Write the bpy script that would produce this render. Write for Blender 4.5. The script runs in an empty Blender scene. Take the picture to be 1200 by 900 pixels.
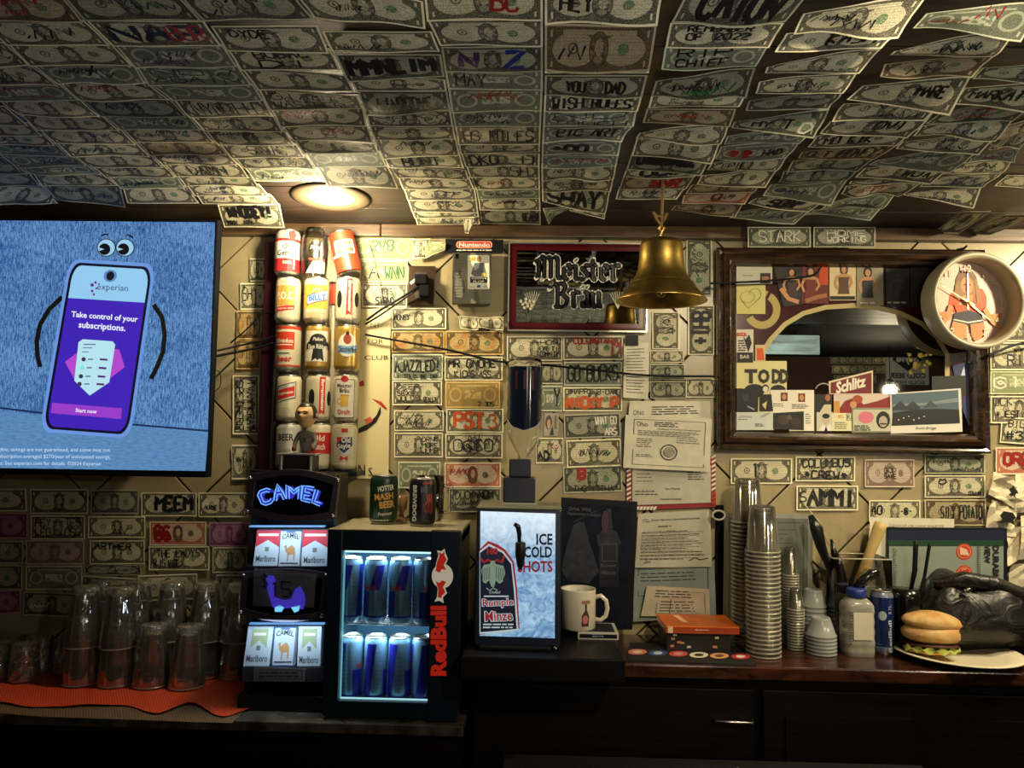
import bpy, bmesh, math, random
from mathutils import Vector, Matrix
random.seed(7)
C = bpy.context.scene.collection
R = math.radians

# ------------------------------------------------------------------ camera
FPX = 900.0                                    # focal length in pixels of a 1200 px wide frame
CAM = Vector((0.0, -2.08, 1.60))
PITCH, YAW, ROLL = R(4.1), R(1.65), R(0.9)
_F = Vector((-math.sin(YAW) * math.cos(PITCH), math.cos(YAW) * math.cos(PITCH), math.sin(PITCH)))
_R0 = _F.cross(Vector((0, 0, 1))).normalized()
_U0 = _R0.cross(_F).normalized()
_Rt = _R0 * math.cos(ROLL) + _U0 * math.sin(ROLL)
_Up = _U0 * math.cos(ROLL) - _R0 * math.sin(ROLL)
cam_data = bpy.data.cameras.new('camera')
cam_data.sensor_width = 36.0
cam_data.lens = 27.0
cam_data.clip_start = 0.02
cam = bpy.data.objects.new('camera', cam_data)
m = Matrix((( _Rt.x, _Up.x, -_F.x, CAM.x), (_Rt.y, _Up.y, -_F.y, CAM.y), (_Rt.z, _Up.z, -_F.z, CAM.z), (0, 0, 0, 1)))
cam.matrix_world = m
C.objects.link(cam)
bpy.context.scene.camera = cam

def ray(px, py):
    return _F * FPX + _Rt * (px - 600.0) - _Up * (py - 450.0)
def P(px, py, y=0.0):                          # point of a photo pixel on the plane of depth y
    d = ray(px, py); t = (y - CAM.y) / d.y
    return CAM + d * t
CZ0, CSL = 2.184, 0.040                          # ceiling height at the wall, its rise per metre towards the room
def ceil_z(y): return CZ0 - CSL * y
def PC(px, py, drop=0.0):                      # point on the ceiling plane, lowered by drop
    d = ray(px, py)
    t = (CZ0 - drop - CAM.z - CSL * CAM.y) / (d.z + CSL * d.y)
    return CAM + d * t
def PZ(px, py, z):
    d = ray(px, py); t = (z - CAM.z) / d.z
    return CAM + d * t
def mpp(y): return (y - CAM.y) / FPX            # metres per pixel on the plane y

# ------------------------------------------------------------------ light and exposure
sc = bpy.context.scene
sc.view_settings.view_transform = 'Standard'
sc.view_settings.look = 'None'
sc.view_settings.exposure = 0.55
sc.view_settings.gamma = 1.0
sc.view_settings.use_curve_mapping = False
w = bpy.data.worlds.new('world'); sc.world = w; w.use_nodes = True
w.node_tree.nodes['Background'].inputs[0].default_value = (0.012, 0.013, 0.016, 1)
w.node_tree.nodes['Background'].inputs[1].default_value = 1.0
try:
    sc.cycles.max_bounces = 8; sc.cycles.transparent_max_bounces = 12; sc.cycles.transmission_bounces = 8
    sc.cycles.caustics_reflective = False; sc.cycles.caustics_refractive = False
    sc.cycles.sample_clamp_indirect = 4.0
except Exception: pass

def area_light(name, loc, target, size, power, col, size_y=None, spread=None):
    l = bpy.data.lights.new(name, 'AREA'); l.energy = power; l.color = col
    l.shape = 'RECTANGLE' if size_y else 'DISK'; l.size = size
    if size_y: l.size_y = size_y
    if spread: l.spread = R(spread)
    o = bpy.data.objects.new(name, l); C.objects.link(o); o.location = loc
    o.rotation_euler = (Vector(target) - Vector(loc)).to_track_quat('-Z', 'Y').to_euler()
    return o
def spot_light(name, loc, target, power, col, angle=150, blend=0.6, radius=0.06):
    l = bpy.data.lights.new(name, 'SPOT'); l.energy = power; l.color = col
    l.spot_size = R(angle); l.spot_blend = blend; l.shadow_soft_size = radius
    o = bpy.data.objects.new(name, l); C.objects.link(o); o.location = loc
    o.rotation_euler = (Vector(target) - Vector(loc)).to_track_quat('-Z', 'Y').to_euler()
    return o
WARM = (1.0, 0.84, 0.54)
L_DOWN = PC(388, 229, 0.0)
def point_light(name, loc, power, col, radius):
    l = bpy.data.lights.new(name, 'POINT'); l.energy = power; l.color = col; l.shadow_soft_size = radius
    o = bpy.data.objects.new(name, l); C.objects.link(o); o.location = loc; return o
point_light('downlight_glow', L_DOWN + Vector((0, -0.02, -0.075)), 10.0, WARM, 0.035)
L_DOWN2 = Vector((1.62, -0.50, ceil_z(-0.50)))                   # the next ceiling lamp, just right of the frame
point_light('downlight_glow_right', L_DOWN2 + Vector((0, 0, -0.075)), 25, WARM, 0.035)
L_FILL_SIDE = Vector((1.12, -0.80, ceil_z(-0.80)))  # added lamp out of view, brightens the plate and right counter
spot_light('fill_beam_counter', L_FILL_SIDE + Vector((0, 0, -0.03)), Vector((0.98, -0.10, 1.10)), 20, WARM, 74, 0.8, 0.05)
# added fill lights out of view, then the bulb across the room
area_light('ceiling_fill_light', (0.25, -2.45, 1.30), (0.25, -1.35, 2.3), 0.5, 3.9, (1.0, 0.97, 0.90), spread=115)  # added fill aimed upward to lift the ceiling bills
L_FILL_MID = Vector((0.72, -1.60, ceil_z(-1.60)))                     # added fill above the frame, brightens the middle of the wall
spot_light('fill_beam_front', L_FILL_MID + Vector((0, 0, -0.03)), Vector((0.24, 0.0, 1.58)), 46, WARM, 60, 0.9, 0.05)
area_light('room_fill_light', (1.02, -3.6, 2.05), (0.6, -1.0, 0.7), 0.35, 1.4, (1.0, 0.9, 0.72))  # added weak front fill from behind the camera
far_l = bpy.data.lights.new('far_room_light', 'POINT'); far_l.energy = 45; far_l.color = (1.0, 0.85, 0.6); far_l.shadow_soft_size = 0.04
far_o = bpy.data.objects.new('far_room_light', far_l); C.objects.link(far_o); far_o.location = (1.55, -3.9, 1.75)

# ------------------------------------------------------------------ materials
_mats = {}
def mat(col, rough=0.55, metal=0.0, emit=0.0, trans=0.0, ior=1.45, alpha=None, coat=0.0, noise=0.0, nscale=40.0, bump=0.0, spec=None, name=None):
    key = (tuple(round(c, 4) for c in col), rough, metal, emit, trans, ior, alpha, coat, noise, nscale, bump, spec)
    if key in _mats: return _mats[key]
    mt = bpy.data.materials.new(name or 'paint'); mt.use_nodes = True
    nt = mt.node_tree; b = nt.nodes['Principled BSDF']
    c4 = (col[0], col[1], col[2], 1)
    b.inputs['Base Color'].default_value = c4
    b.inputs['Roughness'].default_value = rough
    b.inputs['Metallic'].default_value = metal
    if emit: b.inputs['Emission Color'].default_value = c4; b.inputs['Emission Strength'].default_value = emit * 0.72; b.inputs['Base Color'].default_value = (0.01, 0.01, 0.01, 1)
    if trans: b.inputs['Transmission Weight'].default_value = trans; b.inputs['IOR'].default_value = ior
    if alpha is not None: b.inputs['Alpha'].default_value = alpha
    if coat: b.inputs['Coat Weight'].default_value = coat; b.inputs['Coat Roughness'].default_value = 0.08
    if spec is not None: b.inputs['Specular IOR Level'].default_value = spec
    if noise or bump:
        tc = nt.nodes.new('ShaderNodeTexCoord'); n = nt.nodes.new('ShaderNodeTexNoise')
        n.inputs['Scale'].default_value = nscale; n.inputs['Detail'].default_value = 5
        nt.links.new(tc.outputs['Object'], n.inputs['Vector'])
        if noise:
            r = nt.nodes.new('ShaderNodeMapRange'); r.inputs['From Min'].default_value = 0.3; r.inputs['From Max'].default_value = 0.7
            r.inputs['To Min'].default_value = 1 - noise; r.inputs['To Max'].default_value = 1 + noise * 0.4
            mx = nt.nodes.new('ShaderNodeVectorMath'); mx.operation = 'SCALE'; mx.inputs[0].default_value = col[:3]
            nt.links.new(n.outputs['Fac'], r.inputs['Value']); nt.links.new(r.outputs[0], mx.inputs['Scale'])
            nt.links.new(mx.outputs[0], b.inputs['Base Color'])
        if bump:
            bp = nt.nodes.new('ShaderNodeBump'); bp.inputs['Strength'].default_value = bump; bp.inputs['Distance'].default_value = 0.002
            nt.links.new(n.outputs['Fac'], bp.inputs['Height']); nt.links.new(bp.outputs[0], b.inputs['Normal'])
    _mats[key] = mt
    return mt
def s2l(*c):                                   # sRGB 0-255 to linear
    return tuple(((v / 255.0) / 12.92) if v <= 10 else (((v / 255.0) + 0.055) / 1.055) ** 2.4 for v in c)
def ink(*c): return mat(s2l(*c), 0.6)
def glow(*c, e=1.0): return mat(s2l(*c), 0.5, emit=e)

class Ex:                                      # tiny expression builder for math nodes
    nt = None
    def __init__(s, sock): s.s = sock
    @staticmethod
    def op(o, *a, clamp=False):
        n = Ex.nt.nodes.new('ShaderNodeMath'); n.operation = o; n.use_clamp = clamp
        for i, v in enumerate(a):
            if isinstance(v, Ex): Ex.nt.links.new(v.s, n.inputs[i])
            else: n.inputs[i].default_value = v
        return Ex(n.outputs[0])
    def __add__(s, o): return Ex.op('ADD', s, o)
    __radd__ = __add__
    def __sub__(s, o): return Ex.op('SUBTRACT', s, o)
    def __rsub__(s, o): return Ex.op('SUBTRACT', o, s)
    def __mul__(s, o): return Ex.op('MULTIPLY', s, o)
    __rmul__ = __mul__
    def __truediv__(s, o): return Ex.op('DIVIDE', s, o)
    def __lt__(s, o): return Ex.op('LESS_THAN', s, o)
    def __gt__(s, o): return Ex.op('GREATER_THAN', s, o)
def eabs(a): return Ex.op('ABSOLUTE', a)
def emin(a, b): return Ex.op('MINIMUM', a, b)
def emax(a, b): return Ex.op('MAXIMUM', a, b)
def esin(a): return Ex.op('SINE', a)
def ell(x, y, cx, cy, rx, ry):                 # 1 inside an ellipse
    a = (x - cx) / rx; b = (y - cy) / ry
    return (a * a + b * b) < 1.0
def rec(x, y, cx, cy, hx, hy):
    return emax(eabs(x - cx) / hx, eabs(y - cy) / hy) < 1.0
def enoise(vec, scale, detail=3.0, dist=0.0):
    n = Ex.nt.nodes.new('ShaderNodeTexNoise'); n.inputs['Scale'].default_value = scale
    n.inputs['Detail'].default_value = detail; n.inputs['Distortion'].default_value = dist
    Ex.nt.links.new(vec, n.inputs['Vector']); return Ex(n.outputs['Fac'])
def mixc(fac, a, b):
    n = Ex.nt.nodes.new('ShaderNodeMix'); n.data_type = 'RGBA'
    if isinstance(fac, Ex): Ex.nt.links.new(fac.s, n.inputs[0])
    else: n.inputs[0].default_value = fac
    for sock, v in ((n.inputs[6], a), (n.inputs[7], b)):
        if isinstance(v, tuple): sock.default_value = (*v[:3], 1)
        else: Ex.nt.links.new(v, sock)
    return n.outputs[2]

def banknote(name, paper, inkc, back=False, seal=(0.05, 0.15, 0.06), portrait=None, aged=0.0):
    mt = bpy.data.materials.new(name); mt.use_nodes = True; nt = mt.node_tree; Ex.nt = nt
    b = nt.nodes['Principled BSDF']; b.inputs['Roughness'].default_value = 0.75
    b.inputs['Specular IOR Level'].default_value = 0.25
    uv = nt.nodes.new('ShaderNodeUVMap').outputs[0]
    sp = nt.nodes.new('ShaderNodeSeparateXYZ'); nt.links.new(uv, sp.inputs[0])
    oi = nt.nodes.new('ShaderNodeObjectInfo'); rnd = Ex(oi.outputs['Random'])
    # per-note offset of all the noise
    ad = nt.nodes.new('ShaderNodeVectorMath'); ad.operation = 'ADD'; nt.links.new(uv, ad.inputs[0])
    cb = nt.nodes.new('ShaderNodeCombineXYZ'); r17 = rnd * 17.0; nt.links.new(r17.s, cb.inputs[2]); nt.links.new(cb.outputs[0], ad.inputs[1])
    nv = ad.outputs[0]
    sc_ = nt.nodes.new('ShaderNodeVectorMath'); sc_.operation = 'MULTIPLY'; nt.links.new(nv, sc_.inputs[0]); sc_.inputs[1].default_value = (2.36, 1, 1); nvx = sc_.outputs[0]
    st = nt.nodes.new('ShaderNodeVectorMath'); st.operation = 'MULTIPLY'; nt.links.new(nv, st.inputs[0]); st.inputs[1].default_value = (1, 0.12, 1)
    x = (Ex(sp.outputs[0]) - 0.5) * 2.36; y = Ex(sp.outputs[1]) - 0.5
    d = emin(1.18 - eabs(x), 0.5 - eabs(y))
    fine = enoise(nvx, 38, 2, 0.6); big = enoise(nvx, 2.2, 3)
    inside = d > 0.05
    if not back:
        ringn = (d > 0.05) * (d < 0.085)
        win = emax(ell(x, y, -0.54, -0.01, 0.47, 0.335), ell(x, y, 0.54, -0.01, 0.47, 0.335))
        win = emax(win, rec(x, y, 0, 0.33, 0.78, 0.055))
        mid = ell(x, y, 0, 0.0, 0.215, 0.36)
        face = ell(x, y, 0.01, 0.045, 0.09, 0.17)
        coll = ell(x, y, 0.0, -0.2, 0.1, 0.08)
        one = 0.0
        dens = 0.92 + (fine - 0.5) * 1.6 + (big - 0.5) * 0.5
        dens = dens * (1 - win) + win * (0.08 + (fine > 0.54) * 0.42)
        # printed lines of text in the two windows
        lines = (esin(y * 95.0) > 0.25) * (enoise(nvx, 60, 1) > 0.5) * win * (eabs(y) > 0.09)
        dens = emax(dens, lines * 0.62)
        dens = emax(dens, mid * (0.80 + (enoise(nvx, 12, 2) - 0.5) * 1.6)); dens = emax(dens, (mid - ell(x, y, 0, 0.0, 0.19, 0.33)) * 0.97)
        dens = dens * (1 - face * 0.72) - coll * mid * 0.35
        dens = dens + face * (enoise(nvx, 22, 2) > 0.54) * 0.45
        ring1 = ell(x, y, -0.56, 0.02, 0.115, 0.115) - ell(x, y, -0.56, 0.02, 0.075, 0.075)
        dens = emax(dens, ring1 * 0.85); dens = emax(dens, ell(x, y, -0.56, 0.02, 0.03, 0.045) * 0.85)
        for sx in (-1.03, 1.03):
            for sy in (-0.31, 0.31):
                dens = dens * (1 - rec(x, y, sx, sy, 0.022, 0.07) * 0.9)
        dens = emax(dens, ringn * 0.75)
        sealm = ell(x, y, 0.53, 0.0, 0.125, 0.125)
    else:
        dens = 0.78 + (fine - 0.5) * 1.0
        cen = rec(x, y, 0, 0.0, 0.36, 0.16)
        dens = dens * (1 - cen) + cen * 0.12
        dens = emax(dens, cen * (enoise(nvx, 9, 1) > 0.53) * 0.7)
        for sx in (-0.74, 0.74):
            rr = ell(x, y, sx, 0, 0.27, 0.27) - ell(x, y, sx, 0, 0.2, 0.2)
            dens = dens * (1 - rr * 0.6)
        for sx in (-1.03, 1.03):
            for sy in (-0.31, 0.31):
                dens = dens * (1 - rec(x, y, sx, sy, 0.03, 0.07) * 0.85)
        dens = dens * (1 - rec(x, y, 0, 0.33, 0.7, 0.03) * 0.6)
        sealm = None
    dens = Ex.op('MULTIPLY', dens, inside, clamp=True)
    # folds and grime in the paper itself
    fold = emax(eabs(Ex(sp.outputs[0]) - 0.5) < 0.004, eabs(Ex(sp.outputs[1]) - 0.5) < 0.006) * 0.35
    shade = (0.72 + big * 0.35 + rnd * 0.2) * (1.0 + (d < 0.045) * 0.22)
    pap = nt.nodes.new('ShaderNodeVectorMath'); pap.operation = 'SCALE'
    pc = mixc(rnd * 0.6, paper, (paper[0] * 0.85, paper[1] * 0.88, paper[2] * 0.78))
    if aged: pc = mixc(Ex.op('MULTIPLY', (big - 0.35) * 3.0, 1.0, clamp=True) * aged, pc, (0.50, 0.20, 0.03))
    nt.links.new(pc, pap.inputs[0]); nt.links.new(shade.s, pap.inputs['Scale'])
    col = mixc(dens * 0.93, pap.outputs[0], inkc)
    if sealm is not None: col = mixc(sealm * (0.4 + (fine > 0.47) * 0.55), col, seal)
    if portrait is not None: col = mixc(mid * (1 - face) * 0.7, col, portrait)
    col = mixc(fold, col, (inkc[0] + 0.04, inkc[1] + 0.04, inkc[2] + 0.03))
    nt.links.new(col, b.inputs['Base Color'])
    bp = nt.nodes.new('ShaderNodeBump'); bp.inputs['Strength'].default_value = 0.35; bp.inputs['Distance'].default_value = 0.002
    crk = enoise(nvx, 6, 4); nt.links.new(crk.s, bp.inputs['Height']); nt.links.new(bp.outputs[0], b.inputs['Normal'])
    return mt
PAPER = (0.80, 0.73, 0.50)
BN = dict(
    front=banknote('banknote_print', PAPER, (0.014, 0.014, 0.010)),
    back=banknote('banknote_back_print', (0.62, 0.64, 0.48), (0.022, 0.036, 0.018), back=True),
    aged=banknote('banknote_stained_print', (0.70, 0.55, 0.26), (0.05, 0.03, 0.012), aged=0.9),
    ageback=banknote('banknote_stained_back_print', (0.75, 0.55, 0.22), (0.22, 0.16, 0.05), back=True, aged=0.6),
    violet=banknote('banknote_violet_print', (0.45, 0.22, 0.36), (0.10, 0.02, 0.06), seal=(0.2, 0.03, 0.1)),
    red=banknote('banknote_red_print', (0.70, 0.62, 0.48), (0.42, 0.08, 0.03), seal=(0.02, 0.02, 0.02), portrait=(0.03, 0.02, 0.02)),
    brown=banknote('banknote_brown_print', (0.50, 0.42, 0.26), (0.045, 0.022, 0.012)),
    foreign=banknote('foreign_note_print', (0.62, 0.52, 0.42), (0.16, 0.09, 0.06), seal=(0.12, 0.04, 0.03)),
    dark=banknote('banknote_dark_print', (0.42, 0.42, 0.30), (0.010, 0.011, 0.009)),
    green=banknote('banknote_faded_back_print', (0.66, 0.66, 0.42), (0.16, 0.20, 0.08), back=True),
)

# ------------------------------------------------------------------ mesh helpers
class MB:
    """collects geometry, then links it as ONE mesh object"""
    def __init__(s): s.v = []; s.f = []; s.m = []; s.mats = []; s.uv = None; s.sm = []
    def mi(s, m):
        if m not in s.mats: s.mats.append(m)
        return s.mats.index(m)
    def add(s, vs, fs, m, smooth=False, T=None):
        o = len(s.v); k = s.mi(m)
        for p in vs:
            p = Vector(p)
            if T is not None: p = T @ p
            s.v.append(p)
        for f in fs: s.f.append(tuple(i + o for i in f)); s.m.append(k); s.sm.append(smooth)
        return s
    def box(s, a, b, m, bev=0.0, T=None):
        x0, y0, z0 = a; x1, y1, z1 = b
        if bev <= 0:
            vs = [(x0,y0,z0),(x1,y0,z0),(x1,y1,z0),(x0,y1,z0),(x0,y0,z1),(x1,y0,z1),(x1,y1,z1),(x0,y1,z1)]
            return s.add(vs, [(0,3,2,1),(4,5,6,7),(0,1,5,4),(1,2,6,5),(2,3,7,6),(3,0,4,7)], m, T=T)
        bm = bmesh.new(); bmesh.ops.create_cube(bm, size=1.0)
        for v in bm.verts: v.co = Vector(((x0+x1)/2 + v.co.x*(x1-x0), (y0+y1)/2 + v.co.y*(y1-y0), (z0+z1)/2 + v.co.z*(z1-z0)))
        bmesh.ops.bevel(bm, geom=bm.edges[:], offset=bev, segments=2, affect='EDGES', profile=0.6)
        bm.verts.index_update()
        s.add([v.co.copy() for v in bm.verts], [[v.index for v in f.verts] for f in bm.faces], m, smooth=False, T=T); bm.free(); return s
    def lathe(s, prof, m, n=24, T=None, cap0=True, cap1=True, smooth=True, a0=0.0, a1=2*math.pi, mf=None):
        full = abs(a1 - a0 - 2*math.pi) < 1e-6; k = n if full else n + 1
        vs = []; fs = []
        for (r, z) in prof:
            for i in range(k):
                a = a0 + (a1 - a0) * i / n; vs.append((r*math.cos(a), r*math.sin(a), z))
        for j in range(len(prof)-1):
            for i in range(n):
                i2 = (i+1) % k; fs.append((j*k+i, j*k+i2, (j+1)*k+i2, (j+1)*k+i))
        s.add(vs, fs, m, smooth, T)
        if full and cap0 and prof[0][0] > 1e-6: s.add(vs[:k], [tuple(reversed(range(k)))], m, False, T)
        if full and cap1 and prof[-1][0] > 1e-6: s.add(vs[-k:], [tuple(range(k))], m, False, T)
        return s
    def tube(s, pts, r, m, n=8, smooth=True, closed=False):
        pts = [Vector(p) for p in pts]; rs = r if isinstance(r, (list, tuple)) else [r]*len(pts)
        vs = []; fs = []; up = Vector((0, 0, 1)); prev = None; N = len(pts)
        for i, p in enumerate(pts):
            if closed: t = pts[(i+1) % N] - pts[i-1]
            else: t = pts[min(i+1, N-1)] - pts[max(i-1, 0)]
            t.normalize()
            if prev is None:
                u = t.cross(up)
                if u.length < 0.05: u = t.cross(Vector((1, 0, 0)))
                u.normalize()
            else:
                u = prev - t * prev.dot(t)
                u = u.normalized() if u.length > 1e-5 else t.orthogonal().normalized()
            prev = u; w_ = t.cross(u)
            for k in range(n):
                a = 2*math.pi*k/n; vs.append(p + (u*math.cos(a) + w_*math.sin(a)) * rs[i])
        J = N if closed else N-1
        for i in range(J):
            i2 = (i+1) % N
            for k in range(n): fs.append((i*n+k, i*n+(k+1) % n, i2*n+(k+1) % n, i2*n+k))
        if not closed: fs.append(tuple(reversed(range(n)))); fs.append(tuple((N-1)*n+k for k in range(n)))
        return s.add(vs, fs, m, smooth)
    def grid(s, fn, nu, nv, m, smooth=True, uv=False, flip=False):
        vs = [fn(i/nu, j/nv) for j in range(nv+1) for i in range(nu+1)]
        fs = []
        for j in range(nv):
            for i in range(nu):
                a = j*(nu+1)+i; q = (a, a+1, a+nu+2, a+nu+1); fs.append(tuple(reversed(q)) if flip else q)
        if uv:
            if s.uv is None: s.uv = {}
            o = len(s.v)
            for j in range(nv+1):
                for i in range(nu+1): s.uv[o + j*(nu+1)+i] = (i/nu, j/nv)
        return s.add(vs, fs, m, smooth)
    def prism(s, pts, y0, y1, m, T=None, m_side=None):     # outline in x,z extruded from y0 (front) to y1
        n = len(pts); vs = [(p[0], y0, p[1]) for p in pts] + [(p[0], y1, p[1]) for p in pts]
        s.add(vs, [tuple(range(n)), tuple(reversed(range(n, 2*n)))], m, T=T)
        s.add(vs, [(i, i+n, (i+1) % n + n, (i+1) % n) for i in range(n)], m_side or m, T=T)
        return s
    def build(s, name, parent=None, loc=None, rotz=None):
        me = bpy.data.meshes.new(name); me.from_pydata([tuple(v) for v in s.v], [], s.f)
        for mm in s.mats: me.materials.append(mm)
        if s.f:
            me.polygons.foreach_set('material_index', s.m); me.polygons.foreach_set('use_smooth', s.sm)
        if s.uv is not None:
            ul = me.uv_layers.new(name='UVMap')
            for lp in me.loops: ul.data[lp.index].uv = s.uv.get(lp.vertex_index, (0, 0))
        me.update()
        o = bpy.data.objects.new(name, me); C.objects.link(o)
        if parent is not None: o.parent = parent
        if loc is not None: o.location = loc
        if rotz is not None: o.rotation_euler = (0, 0, rotz)
        return o
def thing(name, label, cat, loc=(0, 0, 0), rotz=0.0, group=None):
    o = bpy.data.objects.new(name, None); C.objects.link(o); o.empty_display_size = 0.05
    o.location = loc; o.rotation_euler = (0, 0, rotz); o['label'] = label; o['category'] = cat
    if group: o['group'] = group
    return o
def tag(o, label, cat, group=None, kind=None):
    o['label'] = label; o['category'] = cat
    if group: o['group'] = group
    if kind: o['kind'] = kind
    return o
def struct(o): o['kind'] = 'structure'; return o
def copy_tree(o, parent=None, label=None):
    c = o.copy(); C.objects.link(c)
    if parent is not None: c.parent = parent
    if label: c['label'] = label
    for ch in list(o.children): copy_tree(ch, c)
    return c
def circ(cx, cz, rx, rz=None, n=24, a0=0, a1=360):
    rz = rz or rx
    full = abs(a1 - a0) >= 360
    return [(cx + rx*math.cos(R(a0 + (a1-a0)*i/(n if full else n-1))), cz + rz*math.sin(R(a0 + (a1-a0)*i/(n if full else n-1)))) for i in range(n)]
def rrect(x0, z0, x1, z1, r, n=5):
    out = []
    for cx, cz, a in ((x1-r, z1-r, 0), (x0+r, z1-r, 90), (x0+r, z0+r, 180), (x1-r, z0+r, 270)):
        for i in range(n+1): out.append((cx + r*math.cos(R(a+90*i/n)), cz + r*math.sin(R(a+90*i/n))))
    return out

# ------------------------------------------------------------------ lettering: flat print and hand-drawn strokes
_tc = {}
def text_mesh(s, bold=0.0, shear=0.0, spacing=1.0):       # verts/faces of text, height of capitals = 1, centred
    key = (s, bold, shear, spacing)
    if key in _tc: return _tc[key]
    cu = bpy.data.curves.new('t', 'FONT'); cu.body = s; cu.size = 1.0; cu.resolution_u = 2
    cu.offset = bold; cu.shear = shear; cu.space_character = spacing; cu.fill_mode = 'FRONT'
    ob = bpy.data.objects.new('t', cu)
    me = bpy.data.meshes.new_from_object(ob)
    vs = [(v.co.x, v.co.y) for v in me.vertices]; fs = [tuple(p.vertices) for p in me.polygons]
    bpy.data.objects.remove(ob); bpy.data.curves.remove(cu); bpy.data.meshes.remove(me)
    if vs:
        x0 = min(v[0] for v in vs); x1 = max(v[0] for v in vs); y0 = min(v[1] for v in vs); y1 = max(v[1] for v in vs)
        vs = [((x-(x0+x1)/2), (y-(y0+y1)/2)) for x, y in vs]; w_, h_ = x1-x0, y1-y0
    else: w_, h_ = 1, 1
    _tc[key] = (vs, fs, w_, h_); return _tc[key]

class Decal:
    """layers of flat print laid over a surface; mapping (x, z, lift) -> point"""
    def __init__(s, fn, step=0.0, base=0.0003, dl=0.00012): s.fn = fn; s.mb = MB(); s.step = step; s.lift = base; s.dl = dl
    def _add(s, vs, fs, m):
        if s.step > 0:
            bm = bmesh.new(); bv = [bm.verts.new((x, z, 0)) for x, z in vs]
            for f in fs:
                try: bm.faces.new([bv[i] for i in f])
                except ValueError: pass
            xs = [v[0] for v in vs]; k = math.floor(min(xs)/s.step) + 1
            while k*s.step < max(xs):
                bmesh.ops.bisect_plane(bm, geom=bm.verts[:] + bm.edges[:] + bm.faces[:], dist=1e-7, plane_co=(k*s.step, 0, 0), plane_no=(1, 0, 0)); k += 1
            bm.verts.index_update()
            vs = [(v.co.x, v.co.y) for v in bm.verts]; fs = [[v.index for v in f.verts] for f in bm.faces]; bm.free()
        s.mb.add([s.fn(x, z, s.lift) for x, z in vs], fs, m); s.lift += s.dl
    def poly(s, pts, m): s._add(pts, [tuple(range(len(pts)))], m); return s
    def rect(s, x0, z0, x1, z1, m): return s.poly([(x0, z0), (x1, z0), (x1, z1), (x0, z1)], m)
    def ring(s, cx, cz, r0, r1, m, n=28, k=1.0, a0=0, a1=360):
        vs = []; 
        for i in range(n+1):
            a = R(a0 + (a1-a0)*i/n); vs += [(cx+r0*math.cos(a), cz+k*r0*math.sin(a)), (cx+r1*math.cos(a), cz+k*r1*math.sin(a))]
        s._add(vs, [(2*i, 2*i+1, 2*i+3, 2*i+2) for i in range(n)], m); return s
    def frame(s, x0, z0, x1, z1, t, m):
        vs = [(x0,z0),(x1,z0),(x1,z1),(x0,z1),(x0+t,z0+t),(x1-t,z0+t),(x1-t,z1-t),(x0+t,z1-t)]
        s._add(vs, [(0,1,5,4),(1,2,6,5),(2,3,7,6),(3,0,4,7)], m); return s
    def text(s, t, cx, cz, w=None, h=None, m=None, bold=0.0, rot=0.0, shear=0.0, arc=None, spacing=1.0):
        vs, fs, tw, th = text_mesh(t, bold, shear, spacing)
        if h is None: k1 = k2 = w/tw
        elif w is None: k1 = k2 = h/th
        else: k1 = w/tw; k2 = h/th
        c_, s_ = math.cos(R(rot)), math.sin(R(rot)); out = []
        for x, z in vs:
            x *= k1; z *= k2
            if arc: z += arc*(1 - (2*x/(tw*k1))**2)
            out.append((cx + x*c_ - z*s_, cz + x*s_ + z*c_))
        if fs: s._add(out, fs, m)
        return s
    def stroke(s, pts, wd, m):
        vs = []; n = len(pts)
        for i in range(n):
            a = pts[max(i-1, 0)]; b = pts[min(i+1, n-1)]; dx, dz = b[0]-a[0], b[1]-a[1]; L = math.hypot(dx, dz) or 1
            px, pz = -dz/L*wd/2, dx/L*wd/2
            vs += [(pts[i][0]+px, pts[i][1]+pz), (pts[i][0]-px, pts[i][1]-pz)]
        s._add(vs, [(2*i, 2*i+1, 2*i+3, 2*i+2) for i in range(n-1)], m); return s
    def lines(s, x0, x1, z0, z1, n, m, th=None, seed=0, ragged=0.35):     # illegible lines of small print
        rr = random.Random(seed); vs = []; fs = []
        for i in range(n):
            z = z1 - (z1-z0)*(i+0.5)/n; t = th or (z1-z0)/n*0.32; x = x0; xe = x1 - rr.random()*ragged*(x1-x0)
            while x < xe:
                L = (0.6+rr.random()*1.8)*t*3; e = min(x+L, xe); o = len(vs)
                vs += [(x, z-t/2), (e, z-t/2), (e, z+t/2), (x, z+t/2)]; fs.append((o, o+1, o+2, o+3)); x = e + t*0.9
        if fs: s._add(vs, fs, m)
        return s
    def build(s, name, parent, loc=None): return s.mb.build(name, parent, loc)
def flat_front(y):                              # print on a face that looks towards -y
    return lambda x, z, l: (x, y - l, z)
def on_cyl(r, ang0=-math.pi/2):                 # x = arc length measured from the front, z = height
    return lambda x, z, l: ((r+l)*math.cos(ang0 + x/r), (r+l)*math.sin(ang0 + x/r), z)

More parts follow.
